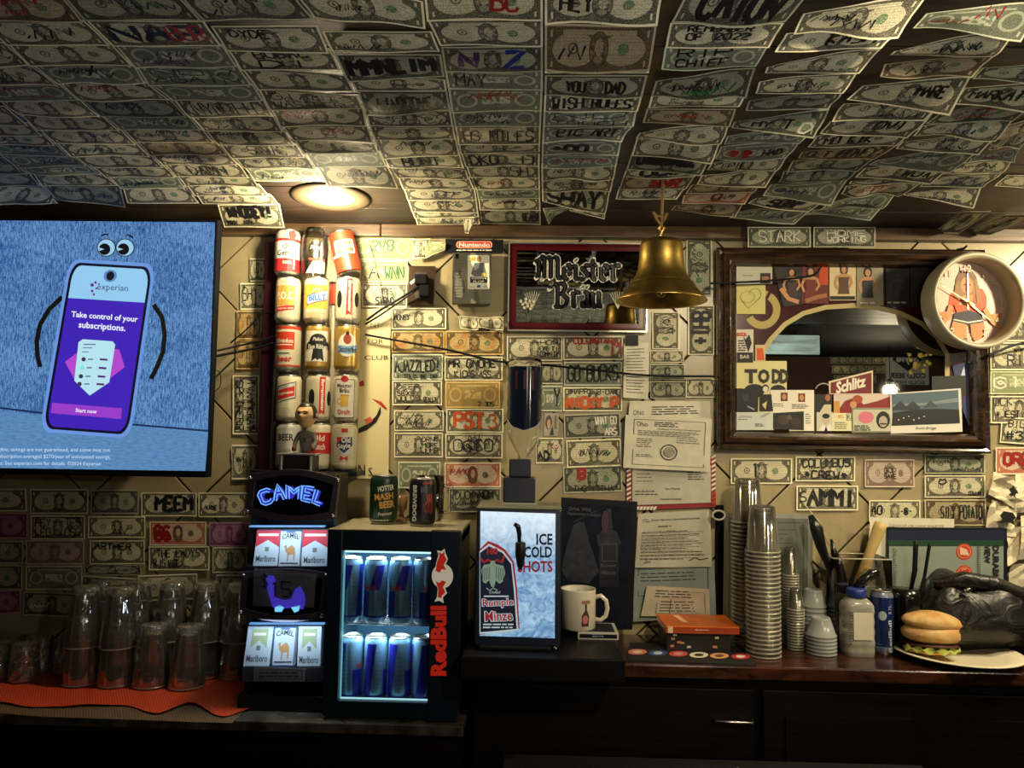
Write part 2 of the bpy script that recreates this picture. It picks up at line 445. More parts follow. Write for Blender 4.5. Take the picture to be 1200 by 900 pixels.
SF = {'A':'00 26 40|13 33','B':'00 06 36 45 44 33 03|33 42 41 30 00','C':'45 36 16 05 01 10 30 41','D':'00 06 26 44 42 20 00','E':'46 06 00 40|03 33',
'F':'46 06 00|03 33','G':'45 36 16 05 01 10 30 41 43 23','H':'00 06|40 46|03 43','I':'20 26','J':'46 41 30 10 01','K':'00 06|46 03 40','L':'06 00 40',
'M':'00 06 23 46 40','N':'00 06 40 46','O':'10 01 05 16 36 45 41 30 10','P':'00 06 36 45 44 33 03','Q':'10 01 05 16 36 45 41 30 10|22 40','R':'00 06 36 45 44 33 03|23 40',
'S':'45 36 16 05 04 13 33 42 41 30 10 01','T':'06 46|26 20','U':'06 01 10 30 41 46','V':'06 20 46','W':'06 10 23 30 46','X':'00 46|06 40','Y':'06 23 46|23 20','Z':'06 46 00 40',
'0':'10 01 05 16 36 45 41 30 10','1':'15 26 20','2':'05 16 36 45 44 00 40','3':'05 16 36 45 34 23 33 42 41 30 10 01','4':'30 36 02 42','5':'46 06 03 33 42 41 30 00','6':'36 05 01 10 30 41 42 33 03',
'7':'06 46 10','8':'13 04 05 16 36 45 44 33 13 02 01 10 30 41 42 33','9':'10 41 45 36 16 05 04 13 43','!':'26 22|21 20','+':'21 25|03 43','-':'13 33','#':'10 16|30 36|02 42|04 44','*':'03 43|15 31|11 35','.':'20 21','$':'45 16 05 14 33 42 31 01|27 20','/':'00 46','?':'05 16 36 45 23 22|21 20','@':'33 24 13 22 33 41 20 01 05 26 45','^':'10 23 30','<':'23 04 16 25 36 44 23'}
def glyph(ch, jit, rr):
    out = []
    for st in SF.get(ch, '').split('|'):
        if st: out.append([(int(q[0])/4 + rr.uniform(-jit, jit), int(q[1])/6 + rr.uniform(-jit, jit)) for q in st.split()])
    return out
def hand(D, s, x0, z0, x1, z1, wd, m, rr, jit=0.05, slope=0.0):       # marker writing that fills the box
    n = len(s); cw = (x1-x0)/max(n, 1)
    for i, ch in enumerate(s):
        for st in glyph(ch, jit, rr):
            pts = []
            for k in range(len(st)-1):
                a, b = st[k], st[k+1]
                pts += [a, ((a[0]+b[0])/2, (a[1]+b[1])/2)]
            pts.append(st[-1])
            D.stroke([(x0 + cw*(i + 0.1 + 0.8*p[0]), z0 + (z1-z0)*p[1] + slope*(i+p[0])*cw) for p in pts], wd, m)
def scribble(D, x0, z0, x1, z1, wd, m, rr):      # unreadable cursive
    n = max(3, int((x1-x0)/(z1-z0)*2.2)); pts = []
    for i in range(n*2):
        t = i/(n*2-1); pts.append((x0+(x1-x0)*t + rr.uniform(-.25, .25)*(z1-z0), z0 + (z1-z0)*((i % 2) * rr.uniform(.45, 1) + rr.uniform(0, .25))))
    D.stroke(pts, wd, m)
# ================================================================== the setting
def wood(name, c1, c2, rough=0.45, scale=6.0, axis=0, coat=0.0, stretch=14.0):
    mt = bpy.data.materials.new(name); mt.use_nodes = True; nt = mt.node_tree; Ex.nt = nt; b = nt.nodes['Principled BSDF']
    tc = nt.nodes.new('ShaderNodeTexCoord'); mp = nt.nodes.new('ShaderNodeMapping')
    s3 = [stretch, stretch, stretch]; s3[axis] = 1.0; mp.inputs['Scale'].default_value = s3
    oi = nt.nodes.new('ShaderNodeObjectInfo'); ad = nt.nodes.new('ShaderNodeVectorMath'); ad.operation = 'ADD'
    nt.links.new(tc.outputs['Object'], mp.inputs[0]); nt.links.new(mp.outputs[0], ad.inputs[0]); 
    r9 = Ex(oi.outputs['Random']) * 9.0; nt.links.new(r9.s, ad.inputs[1])
    n1 = enoise(ad.outputs[0], scale, 6, 1.2)
    f = Ex.op('MULTIPLY', (n1 - 0.32) * 2.6, 1.0, clamp=True)
    nt.links.new(mixc(f, c1, c2), b.inputs['Base Color']); b.inputs['Roughness'].default_value = rough
    if coat: b.inputs['Coat Weight'].default_value = coat
    bp = nt.nodes.new('ShaderNodeBump'); bp.inputs['Strength'].default_value = 0.3; bp.inputs['Distance'].default_value = 0.002
    nt.links.new(n1.s, bp.inputs['Height']); nt.links.new(bp.outputs[0], b.inputs['Normal'])
    return mt
def tile_mat():
    mt = bpy.data.materials.new('glazed_tile'); mt.use_nodes = True; nt = mt.node_tree; Ex.nt = nt; b = nt.nodes['Principled BSDF']
    tc = nt.nodes.new('ShaderNodeTexCoord'); oi = nt.nodes.new('ShaderNodeObjectInfo'); rnd = Ex(oi.outputs['Random'])
    ad = nt.nodes.new('ShaderNodeVectorMath'); ad.operation = 'ADD'; nt.links.new(tc.outputs['Object'], ad.inputs[0]); r9 = rnd * 9.0; nt.links.new(r9.s, ad.inputs[1])
    n = enoise(ad.outputs[0], 9, 5, 0.4); n2 = enoise(ad.outputs[0], 70, 2)
    f = Ex.op('MULTIPLY', (n - 0.3) * 1.6 + rnd * 0.25, 1.0, clamp=True)
    c = mixc(f, (0.30, 0.235, 0.125), (0.43, 0.355, 0.20)); c = mixc((n2 > 0.66) * 0.25, c, (0.25, 0.2, 0.11))
    nt.links.new(c, b.inputs['Base Color']); b.inputs['Roughness'].default_value = 0.32
    return mt
M_TILE = tile_mat()
M_GROUT = mat((0.035, 0.026, 0.016), 0.9, noise=0.4)
M_PLANK = wood('stained_ceiling_board', (0.012, 0.007, 0.004), (0.038, 0.022, 0.012), 0.5, 5, 0)
M_TRIM = wood('varnished_trim_wood', (0.050, 0.027, 0.012), (0.13, 0.075, 0.034), 0.4, 4, 0)
M_BLACK = mat((0.008, 0.009, 0.012), 0.42, spec=0.18)
M_BLACKM = mat((0.006, 0.006, 0.007), 0.8, spec=0.1)
M_STEEL = mat((0.62, 0.62, 0.60), 0.25, metal=1.0)
M_DARKWOOD = wood('dark_cabinet_wood', (0.003, 0.0025, 0.0025), (0.007, 0.004, 0.0035), 0.5, 5, 0); M_DARKWOOD.node_tree.nodes['Principled BSDF'].inputs['Specular IOR Level'].default_value = 0.15
XL, XR, YF = -2.6, 4.5, -5.0

b = MB(); b.box((XL, 0.008, 0), (XR, 0.12, 2.6), M_GROUT)
wall_back = struct(b.build('wall_back'))
b = MB(); b.box((XL-0.1, YF, 0), (XL, 0.12, 2.6), mat((0.10, 0.075, 0.05), 0.7, noise=0.3)); struct(b.build('wall_left'))
b = MB(); b.box((XR, YF, 0), (XR+0.1, 0.12, 2.6), mat((0.10, 0.075, 0.05), 0.7, noise=0.3)); struct(b.build('wall_right'))
b = MB(); b.box((XL, YF-0.1, 0), (XR, YF, 2.6), mat((0.06, 0.03, 0.02), 0.8, noise=0.3)); struct(b.build('wall_front'))
b = MB(); b.box((XL, YF, -0.1), (XR, 0.12, 0), mat((0.03, 0.025, 0.022), 0.4, noise=0.4)); struct(b.build('floor'))
b = MB()
za, zb = ceil_z(0.12) + 0.008, ceil_z(YF) + 0.008
b.add([(XL, YF, zb), (XR, YF, zb), (XR, 0.12, za), (XL, 0.12, za), (XL, YF, zb+0.1), (XR, YF, zb+0.1), (XR, 0.12, za+0.1), (XL, 0.12, za+0.1)],
      [(0,3,2,1),(4,5,6,7),(0,1,5,4),(1,2,6,5),(2,3,7,6),(3,0,4,7)], M_BLACKM)
ceiling = struct(b.build('ceiling'))
pw = 0.152; pl = MB(); pl.box((XL+0.01, -pw/2+0.0018, -0.004), (XR-0.01, pw/2-0.0018, 0.009), M_PLANK, bev=0.0012)
pl0 = pl.build('plank', ceiling); k = 0
while -pw*(k+0.5) > -2.3:
    o = pl0 if k == 0 else pl0.copy()
    if k: C.objects.link(o)
    y = -pw*(k+0.5); o.location = (0, y, ceil_z(y)); o.rotation_euler = (-math.atan(CSL), 0, 0); k += 1

# diagonal tiles, each its own object
D2 = 0.152; t0 = P(1029, 601, 0.0); zc_ = ceil_z(0)
b = MB(); hs = D2*math.sqrt(2)/2 - 0.0025
b.box((-hs, -0.008, -hs), (hs, 0.0, hs), M_TILE, bev=0.002)
tile0 = None
for i in range(-26, 12):
    for j in range(-14, 14):
        if (i + j) % 2: continue
        x = t0.x + i*D2 + D2; z = t0.z + j*D2
        if not (-2.1 < x < 1.75 and 0.86 < z < 2.18 + D2): continue
        if z + D2 > zc_ - 0.008:                          # cut tile under the ceiling
            h_ = zc_ - 0.010 - z; q = D2 - 0.0035
            pts = [(-q, 0), (0, -q), (q, 0), (q-h_, h_), (h_-q, h_)] if h_ > 0 else [(-(q+h_), h_), (0, -q), (q+h_, h_)]
            if h_ < -q + 0.01: continue
            bt = MB(); bt.prism(pts, -0.008, 0.0, M_TILE); o = bt.build('tile', wall_back, loc=(x, 0.008, z)); continue
        if tile0 is None: tile0 = b.build('tile', wall_back); o = tile0
        else: o = tile0.copy(); C.objects.link(o)
        o.location = (x, 0.008, z); o.rotation_euler = (0, R(45), 0)
# clip: ceiling and planks hide the tips of the uppermost tiles
def trim(name, x0, x1, y0, z0, z1, m=M_TRIM):
    b = MB(); b.box((x0, y0, z0), (x1, -0.001, z1), m, bev=0.003); return struct(b.build(name))
zc = ceil_z(0)
sx = P(446, 275, -0.03).x
trim('trim_1', XL+0.02, sx-0.001, -0.030, zc-0.036, zc-0.003)
trim('trim_2', sx+0.001, XR-0.02, -0.030, zc-0.036, zc-0.003)

# ceiling downlight
def downlight(c, label):
    t = thing('ceiling_downlight', label, 'ceiling lamp', c)
    b = MB(); b.lathe([(0.056, -0.004), (0.060, -0.011), (0.088, -0.010), (0.099, -0.006), (0.099, -0.002)], mat((0.05, 0.036, 0.020), 0.6, spec=0.1), 40, cap0=False, cap1=False); b.build('trim_ring', t)
    b = MB(); b.lathe([(0.057, -0.0055), (0.001, -0.0058)], mat((1.0, 0.90, 0.66), 0.5, emit=9.0), 40, cap0=False); b.build('lens', t)
    t.rotation_euler = (-math.atan(CSL), 0, 0); return t
downlight(L_DOWN, 'round warm recessed downlight in the dark ceiling above the beer cans')
downlight(L_FILL_MID, 'added fill downlight over the middle of the bar, above the frame')
downlight(L_FILL_SIDE, 'added fill downlight over the sandwich end of the bar, outside the frame')
downlight(L_DOWN2, 'round recessed downlight at the right, over the wall beside the clock')

# counters
Z_LEDGE = P(1035, 768, -0.25).z; Z_CTR = 0.965
Z_LEDGE = 1.092; YLF_ = PZ(1035, 785, 1.092).y
YLF = PZ(1035, 785, Z_LEDGE).y; Z_LL = Z_LEDGE + 0.040; YLL = PZ(640, 771, Z_LL).y; WLL = P(733, 771, YLL).x - P(546, 780, YLF_).x; YCF = PZ(250, 844, Z_CTR).y; x0 = P(546, 780, YLF).x
M_TOPWOOD = wood('glossy_counter_wood', (0.012, 0.005, 0.003), (0.085, 0.026, 0.012), 0.22, 9, 0, coat=0.4, stretch=3)
t = thing('back_bar_ledge', 'black back bar cabinet with a glossy dark red-brown top along the right', 'cabinet', (x0, 0, 0))
b = MB(); b.box((0.0, YLL, Z_LEDGE-0.010), (WLL, -0.006, Z_LL), mat((0.007, 0.007, 0.009), 0.38, spec=0.16), bev=0.004); b.box((0.004, YLF_+.012, Z_LEDGE-0.030), (WLL, -0.006, Z_LEDGE-0.011), M_BLACKM)
o = b.build('worktop', t); o['label'] = 'raised black left part of the worktop'
b = MB(); b.box((WLL+0.002, YLF, Z_LEDGE-0.030), (XR-x0-0.01, -0.006, Z_LEDGE), M_TOPWOOD, bev=0.004)
o = b.build('worktop', t); o['label'] = 'reddish brown right half of the worktop'
b = MB(); b.box((0.01, YLF+0.03, 0.0), (XR-x0-0.02, -0.008, Z_LEDGE-0.031), M_DARKWOOD); b.build('carcass', t)
for k in range(4):
    xa = 0.02 + k*0.66
    b = MB(); b.box((xa, YLF+0.012, 0.12), (xa+0.64, YLF+0.0295, Z_LEDGE-0.055), M_DARKWOOD, bev=0.003)
    b.box((xa+0.05, YLF+0.009, 0.2), (xa+0.59, YLF+0.0118, Z_LEDGE-0.11), M_DARKWOOD)
    d = b.build('door', t)
    if k == 1:
        yh = YLF; hc = P(860, 845, yh); bb = MB()
        bb.tube([(hc.x-x0-0.045, yh+0.010, hc.z), (hc.x-x0-0.04, yh-0.006, hc.z), (hc.x-x0+0.04, yh-0.006, hc.z-0.002), (hc.x-x0+0.045, yh+0.010, hc.z-0.002)], 0.0035, M_STEEL)
        bb.build('handle', d)
M_TOPWOOD.node_tree.nodes['Principled BSDF'].inputs['Coat Roughness'].default_value = 0.12
t = thing('back_counter', 'low dark back counter under the glasses and the small fridge', 'counter', (-1.2, 0, 0))
xr = P(546, 780, -0.30).x + 1.2
b = MB(); b.box((XL+1.2+0.01, YCF, Z_CTR-0.022), (xr, -0.006, Z_CTR), mat((0.10, 0.085, 0.07), 0.22, noise=0.8, nscale=18), bev=0.003); b.build('worktop', t)
b = MB(); b.box((XL+1.2+0.02, YCF+0.02, 0), (xr-0.005, -0.008, Z_CTR-0.023), M_DARKWOOD); b.build('carcass', t)
for k in range(3):
    b = MB(); b.box((XL+1.2+0.05+k*0.72, YCF+0.002, 0.12), (XL+1.2+0.05+k*0.72+0.70, YCF+0.0195, Z_CTR-0.05), M_DARKWOOD, bev=0.003); b.build('door', t)
b = MB(); c0 = P(590, 893, -0.36); b.box((0, -0.46, 0), (0.9, -0.345, 0.012), mat((0.05, 0.05, 0.055), 0.3, metal=0.6), bev=0.003)
b.box((0.02, -0.45, -c0.z), (0.88, -0.345, -0.0005), M_BLACKM)
tag(b.build('speed_rail', loc=(c0.x, 0.0, c0.z)), 'dark steel shelf edge low in front of the back bar', 'shelf')

# ================================================================== banknotes
INK = dict(K=ink(12, 10, 14), R=ink(150, 25, 20), P=ink(60, 25, 80), W=ink(225, 220, 200), G=ink(20, 90, 40), B=ink(25, 35, 120), O=ink(190, 80, 25))
rb = random.Random(11)
def note(TL, TR, BL, BR, kind, label, group, marks=None, wave=0.003, nu=8, nv=4, name='dollar_bill', cat='banknote', droop=None, seed=None, fold=None, arch=0.0):
    rr = random.Random(seed if seed is not None else rb.random())
    c = (TL + TR + BL + BR) * 0.25
    n = (TR - TL).cross(BL - TL).normalized()
    if n.dot(CAM - c) < 0: n = -n
    a1, a2, a3 = rr.uniform(-1, 1), rr.uniform(-1, 1), rr.uniform(-1, 1); p1, p2 = rr.uniform(0, 6.3), rr.uniform(0, 6.3)
    k1 = rr.choice((1, 1.5, 2, 2.5))
    def surf(u, v, l=0.0):
        if arch > 0: v = v * (1 - arch * (1 - u)**1.7)
        elif arch < 0: v = v * (1 + arch * u**1.7)
        q = (BL*(1-u) + BR*u)*(1-v) + (TL*(1-u) + TR*u)*v
        free = (1 - v)
        wv = wave*(a1*math.sin(math.pi*k1*u + p1)*free + a2*math.sin(math.pi*2*v + p2)*0.5 + a3*math.sin(5.5*u + 4*v)*0.4 + 1.1)
        q = q + n*(wv + l)
        if fold: q = q + n*fold*max(0.0, abs(u-0.5)*2-0.0)*free
        return q - c
    b = MB(); b.grid(lambda u, v: surf(u, v), nu, nv, BN[kind], smooth=True, uv=True)
    o = b.build(name, None, loc=c); tag(o, label, cat, group)
    if marks:
        D = Decal(lambda x, z, l: surf(x/2.36, z, l+0.0004), base=0.0, dl=0.00008)
        D.mb = MB()
        for mk in marks:
            colr = INK[mk[0]]; body = mk[1:].replace('_~', '~')
            if body.startswith('~'):        # scribbles: ~n
                nn = int(body[1:] or 1)
                for _ in range(nn):
                    xa = rr.uniform(0.15, 1.3); za = rr.uniform(0.12, 0.62)
                    scribble(D, xa, za, min(xa + rr.uniform(0.5, 1.0), 2.2), za + rr.uniform(0.18, 0.36), 0.055, colr, rr)
            elif body.startswith('|'):      # writing that runs along the short side, read after turning the note
                s = body[1:]
                D0 = D.fn; D.fn = lambda x, z, l: surf(1 - z, x/1.0, l+0.0004) if False else surf((z)/2.36, 1 - x, l+0.0004)
                hand(D, s, 0.1, 0.3, 0.9, 2.0, 0.05, colr, rr); D.fn = D0
            else:
                parts = body.split('/'); wd = 0.075
                if parts[0] and parts[0][0] == '_': wd = 0.15; parts[0] = parts[0][1:]
                if parts[0] and parts[0][0] == '.': wd = 0.05; parts[0] = parts[0][1:]
                # optional box  x0,z0,x1,z1:TEXT
                bx = (0.18, 0.16, 2.18, 0.84)
                if ':' in parts[0]:
                    q, parts[0] = parts[0].split(':', 1); bx = tuple(float(v) for v in q.split(','))
                nl = len(parts); H = (bx[3]-bx[1])/nl; wd = wd*max(0.75 if wd < 0.1 else 0.5, min(1.0, H/0.45))
                for i, s in enumerate(parts):
                    za = bx[3] - H*(i+1)
                    hand(D, s, bx[0], za + H*0.1, bx[2], za + H*0.9, wd, colr, rr, slope=rr.uniform(-.03, .03))
        if D.mb.f: D.build('handwriting', o)
    return o

def lerp_poly(poly, y):
    p = sorted(poly, key=lambda q: q[1])
    if y <= p[0][1]: a, b_ = p[0], p[1]
    elif y >= p[-1][1]: a, b_ = p[-2], p[-1]
    else:
        for i in range(len(p)-1):
            if p[i][1] <= y <= p[i+1][1]: a, b_ = p[i], p[i+1]; break
    return a[0] + (b_[0]-a[0])*(y-a[1])/(b_[1]-a[1])
G0 = [(-40,160),(0,183),(35,202),(65,235)]
G1 = [(-30,100),(0,121),(25,137),(45,153),(83,182),(117,203),(142,218),(150,240)]
G2 = [(-30,20),(0,44),(28,72),(65,95),(93,117),(120,137),(140,150),(175,180),(207,207),(229,230)]
G3 = [(77,0),(105,30),(133,53),(158,77),(175,101),(202,118),(222,137),(243,157),(273,185),(300,213),(328,238)]
G4 = [(215,0),(232,17),(247,32),(263,55),(283,82),(303,107),(330,150),(347,168),(363,188),(382,210)]
G5 = [(350,0),(367,20),(383,50),(395,72),(412,98),(425,118),(432,150),(447,182),(458,200),(468,212),(480,243),(488,262)]
G6 = [(497,0),(500,25),(516,55),(524,103),(532,147),(538,178),(550,207),(558,223),(561,245)]
G7 = [(637,0),(637,100),(634,163),(633,193),(634,240)]
G8a = [(776,0),(763,77),(753,115),(742,150),(730,163),(720,212),(710,245)]
G8b = [(798,0),(783,27),(773,77),(757,125),(748,153),(735,190),(720,230)]
G9a = [(942,0),(918,28),(887,77),(875,115),(862,130),(845,170),(830,188),(803,223),(795,230)]
G9b = [(935,15),(907,53),(892,82),(873,117),(855,147),(838,180),(820,205),(800,225),(788,243)]
G10a = [(1078,5),(1045,45),(1008,82),(973,128),(957,152),(940,165),(910,202),(895,217),(880,228),(863,252)]
G10b = [(1073,25),(1043,58),(1027,85),(1000,105),(978,130),(958,152),(935,175),(905,213),(890,230),(868,245)]
G11 = [(1200,30),(1185,48),(1145,80),(1110,127),(1077,140),(1053,172),(1035,178),(1015,192),(997,207),(975,232),(947,244),(928,260)]
G12 = [(1290,60),(1235,100),(1180,148),(1167,160),(1147,175),(1110,198),(1090,210),(1055,225),(1045,235),(1028,250),(1015,258)]
G13 = [(1400,70),(1260,125),(1200,160),(1185,195),(1150,220)]
GL = [(-60,0),(-60,300)]
ORD = ['', 'first', 'second', 'third', 'fourth', 'fifth', 'sixth', 'seventh', 'eighth', 'ninth', 'tenth', 'eleventh', 'twelfth', 'thirteenth', 'fourteenth', 'fifteenth', 'sixteenth']
def chain(v): return [(v[i], v[i+1]) for i in range(len(v)-1)]
COLS = [
 (GL, G0, chain([186,202,217]) + [(217,240,3,-3)], 'leftmost ceiling column above the television', {}),
 (G0, G1, chain([125,145,158,169,182,194,205,217]) + [(218,236,-3,6)], 'second ceiling column from the left', {}),
 (G1, G2, chain([50,77,98,118,136,152,168,182,195,207,219,236]), 'third ceiling column from the left', {}),
 (G2, G3, chain([-10,24,51,76,97,117,135,151,166,180,193,206,217,228,238]), 'ceiling column above the television corner', {1:['K_','K~2'],10:['K.0.6,0.1,1.8,0.9:DAMN'],6:['K~2']}),
 (G3, G4, [(-12,23),(25,52),(52,77),(77,99),(99,118),(118,137),(137,153),(153,169),(169,183),(183,197),(197,211)], 'ceiling column ending left of the lamp', {1:['K_NAP','R1.4,0.16,2.2,0.84:BUR'],5:['K.0.3,0.1,2.0,0.9:NYN EH'],8:['K.0.7,0.15,1.9,0.85:SNWAC'],3:['K.NOW/AGAIN']}),
 (G4, G5, [(-14,24,0,-2),(31,57,2,4),(57,80),(80,105),(105,127),(127,146),(148,164),(164,178),(178,194),(195,212,6,8)], 'ceiling column ending at the round lamp', {0:['K~2'],1:['K0.3,0.55,1.2,0.9:DYDE'],2:['K0.5,0.1,1.8,0.9:BUBAC/DI'],4:['K.GIANTS/WAS HERE']}),
 (G5, G6, [(-16,22,-3,8),(38,59,0,0),(65,90,6,-2),(88,105),(108,132,3,-2),(131,147),(149,163),(163,183,2,-2),(181,195),(195,208),(209,221),(222,234),(233,247),(245,254),(253,262)], 'ceiling column ending in a curled bill',
   {2:['K_MMNLIM'],4:['K0.25,0.15,2.1,0.8:^LINDLOVE^'],5:['K.SEXY/WOW'],7:['K~1'],8:['K0.5,0.1,1.7,0.8:BUNT'],1:['K~1']}),
 (G6, G7, [(-22,22),(24,53),(56,83),(83,104),(105,130),(128,149),(148,168),(168,179),(181,194),(194,207),(208,221),(221,232),(234,245),(246,262)], 'ceiling column over the game cartridge',
   {0:['R1.3,0.2,1.9,0.8:BC'],2:['P_0.35,0.15,0.85,0.85:N','B_1.4,0.15,2.0,0.85:Z'],3:['K.0.2,0.1,1.0,0.9:MAY'],6:['K.HS MILES'],8:['K0.2,0.1,1.1,0.9:DKO','K1.8,0.1,2.2,0.9:H'],9:['K.1.4,0.1,2.0,0.9:SH'],11:['K~2'],13:['K1.6,0.1,2.2,0.8:TEAM']}),
 (G7, G8a, [(-22,25),(27,79),(70,84),(88,112),(111,129),(129,145),(146,163),(165,180),(182,194),(193,208),(208,222),(221,242,-7,6)], 'ceiling column over the blackletter sign',
   {0:['K0.3,0.2,1.0,0.9:HEY'],3:['K0.5,0.2,1.9,0.8:YOU & DAD'],4:['K0.2,0.15,2.15,0.85:WISH RULES'],5:['K.NO/TOUCH'],6:['K0.4,0.15,2.1,0.85:BIG ART'],7:['K_0.3,0.25,1.4,0.8:+OO'],11:['K_0.2,0.1,2.1,0.9:SHAY']}),
 (G8b, G9a, [(-22,24),(26,53),(53,77),(78,112),(106,124),(128,143,-2,3),(144,166,-4,4),(159,182,-3,8),(178,198,-3,6),(193,207),(207,220),(219,231)], 'ceiling column over the brass bell',
   {0:['K_0.4,0.1,2.0,0.95:CATON'],1:['K0.4,0.3,1.8,0.9:REMEMBER/OF 2022'],2:['K0.3,0.15,1.6,0.9:RIP/CHIEF'],3:['K_~4','G_~2'],8:['K_0.25,0.35,2.0,0.85:CHIMPANZEE'],9:['K_0.5,0.2,1.9,0.8:OOO'],10:['R_1.1,0.1,2.0,0.9:RNR'],11:['K~2']}),
 (G9b, G10a, [(-6,32,2,10),(32,57,4,0),(57,82),(85,107),(107,126),(128,152,-4,8),(146,166),(165,185),(182,198),(195,213,0,6),(208,224),(222,236),(236,249,-4,4)], 'first ceiling column right of the bell',
   {0:['K_~3'],1:['K1.0,0.2,2.1,0.85:KASH'],2:['G1.5,0.1,2.1,0.35:---'],3:['K~2'],5:['K0.5,0.2,1.6,0.8:MY T','W1.8,0.1,2.2,0.6:D'],7:['R_0.3,0.1,1.1,0.9:**','K1.4,0.3,2.0,0.7:HAD'],8:['K.0.4,0.2,1.2,0.8:EPIC']}),
 (G10b, G11, [(2,34,-4,8),(36,62),(63,86),(88,120,-8,12),(112,137),(133,156,-3,6),(150,170),(167,183,0,2),(182,198),(195,211),(208,231,-4,6),(226,243,-6,4),(238,256,-4,4)], 'second ceiling column right of the bell',
   {0:['R~2'],3:['K1.3,0.4,2.0,0.8:MARE'],5:['K1.2,0.3,2.0,0.8:OVI'],6:['K0.3,0.2,1.6,0.8:MO KIK'],7:['K0.2,0.15,2.1,0.9:GET MONEY'],8:['K~1'],11:['K_0.6,0.1,1.8,0.8:SUAP']}),
 (G11, G12, [(70,93),(95,123,-3,6),(118,140),(136,158,-4,5),(153,174,-3,4),(170,194,-4,8),(186,208,-4,6),(202,214),(213,226),(226,241),(240,253,-4,3)], 'third ceiling column right of the bell',
   {1:['K0.3,0.3,1.8,0.8:MARKAT'],2:['R_~2'],5:['K~1'],6:['K1.2,0.2,2.1,0.8:WO^']}),
 (G12, G13, [(110,135),(150,170),(173,186),(187,202),(202,217)], 'ceiling column nearest the clock', {}),
]
CGRP = 'dollar bills taped to the ceiling'
ccount = 0
def ceil_note(ytl, ybl, xl0, xr0, xl1, xr1, dl, dr, kind, label, marks, seed, yl2=None, yr2=None):
    s = 0.004
    TL, TR = PC(xl0, ytl, s), PC(xr0, ytl, s)
    BL, BR = PC(xl1, yl2, s + dl), PC(xr1, yr2, s + dr)
    return note(TL, TR, BL, BR, kind, label, CGRP, marks, wave=0.0035, seed=seed)
rc = random.Random(5)
for ci, (GA, GB, rows, desc, mk) in enumerate(COLS):
    nrow = len(rows)
    for ri, row in enumerate(rows):
        y0, y1 = row[0], row[1]; e = row[2:] if len(row) > 2 else (0, 0)
        g = 1.5 if ci in (9, 10, 11, 12, 8) else 0.8
        xl0, xr0 = lerp_poly(GA, y0) + g, lerp_poly(GB, y0) - g
        xl1, xr1 = lerp_poly(GA, y1) + g, lerp_poly(GB, y1) - g
        wdn = xr1 - xl1
        if ci >= 10: xl1 += 5*rc.random(); xr1 -= 3*rc.random()
        jl, jr = rc.uniform(-1, 1)*1.1, rc.uniform(-1, 1)*1.1
        right = ci >= 8
        dl = rc.uniform(0.006, 0.012) + (0.006 if right else 0); dr = rc.uniform(0.006, 0.012) + (rc.uniform(0.004, 0.016) if right else 0)
        if e[1] > 3: dr += 0.014
        if e[0] > 3: dl += 0.012
        fromwall = nrow - ri
        kinds = ['front']*13 + ['back']*3 + ['dark']*2 + ['brown'] + ['red'] * (1 if rc.random() < 0.2 else 0)
        kind = rc.choice(kinds)
        if (ci, ri) in ((3, 3), (4, 2), (4, 3), (9, 2), (7, 3), (8, 5), (8, 6), (8, 7), (4, 4)): kind = 'back'
        if (ci, ri) in ((9, 3), (9, 0), (6, 2), (6, 4)): kind = 'dark'
        if (ci, ri) in ((8, 1),): kind = 'brown'
        marks = mk.get(ri)
        if marks is None and rc.random() < 0.8: marks = [rc.choice('KKKKKKRPB') + '~%d' % rc.choice((1, 2, 2, 3))]
        look = {'front': 'grey-green dollar bill', 'back': 'reversed dollar bill', 'dark': 'dark-inked bill', 'brown': 'brownish bill', 'red': 'reddish bill'}[kind]
        label = '%s, %s from the wall, %s' % (look, ORD[fromwall], desc)
        TL, TR = PC(xl0, y0 - 3, 0.004), PC(xr0, y0 - 3, 0.004)
        BL, BR = PC(xl1, y1 + e[0] + jl, 0.004 + dl), PC(xr1, y1 + e[1] + jr, 0.004 + dr)
        note(TL, TR, BL, BR, kind, label, CGRP, marks, wave=0.0026 if not right else 0.006, seed=ci*100 + ri, arch=(rc.uniform(.25, .8) if ci >= 10 else rc.choice((0, 0, .3, .5)) if ci == 9 else rc.choice((0, 0, 0, -.35)) if ci in (5, 6) else 0)); ccount += 1
# loose notes at the ceiling's edge
def cnote(q, drops, kind, label, marks=None, wave=0.002, fold=None, name='dollar_bill'):
    pts = [PC(x, y, dd) for (x, y), dd in zip(q, drops)]
    return note(pts[0], pts[1], pts[2], pts[3], kind, label, CGRP, marks, wave=wave, seed=int(q[0][0]), fold=fold, name=name)
cnote([(255,239),(328,238),(263,266),(334,266)], (.004,.004,.035,.035), 'front', 'hanging dollar bill lettered in black over the television\'s top right corner', ['K_0.3,0.4,2.0,0.95:WHODEY!', 'K.0.2,0.1,1.2,0.35:MXN  NYA'])
cnote([(1055,226),(1150,220),(1060,229),(1141,245)], (.004,.004,.012,.045), 'front', 'green-tinted dollar bill hanging by one corner above the clock', ['K.0.5,0.1,1.9,0.3:WITS WORDS'])
cnote([(1129,247),(1163,246),(1092,273),(1124,273)], (.006,.030,.004,.032), 'front', 'pale inked note hanging edge-on above the clock, left of two', ['K~3'])
cnote([(1180,250),(1225,250),(1122,275),(1160,275)], (.006,.030,.004,.032), 'front', 'pale inked note hanging edge-on above the clock, right of two', ['K~3'])
cnote([(636,243),(683,240),(643,262),(652,250)], (.006,.006,.03,.012), 'back', 'folded bill back hanging at the ceiling edge over the blackletter sign', None)
cnote([(668,244),(712,236),(668,247),(709,257)], (.006,.006,.012,.032), 'front', 'bill hanging behind the folded one at the ceiling edge', ['K.1.2,0.2,2.1,0.8:CHE'])
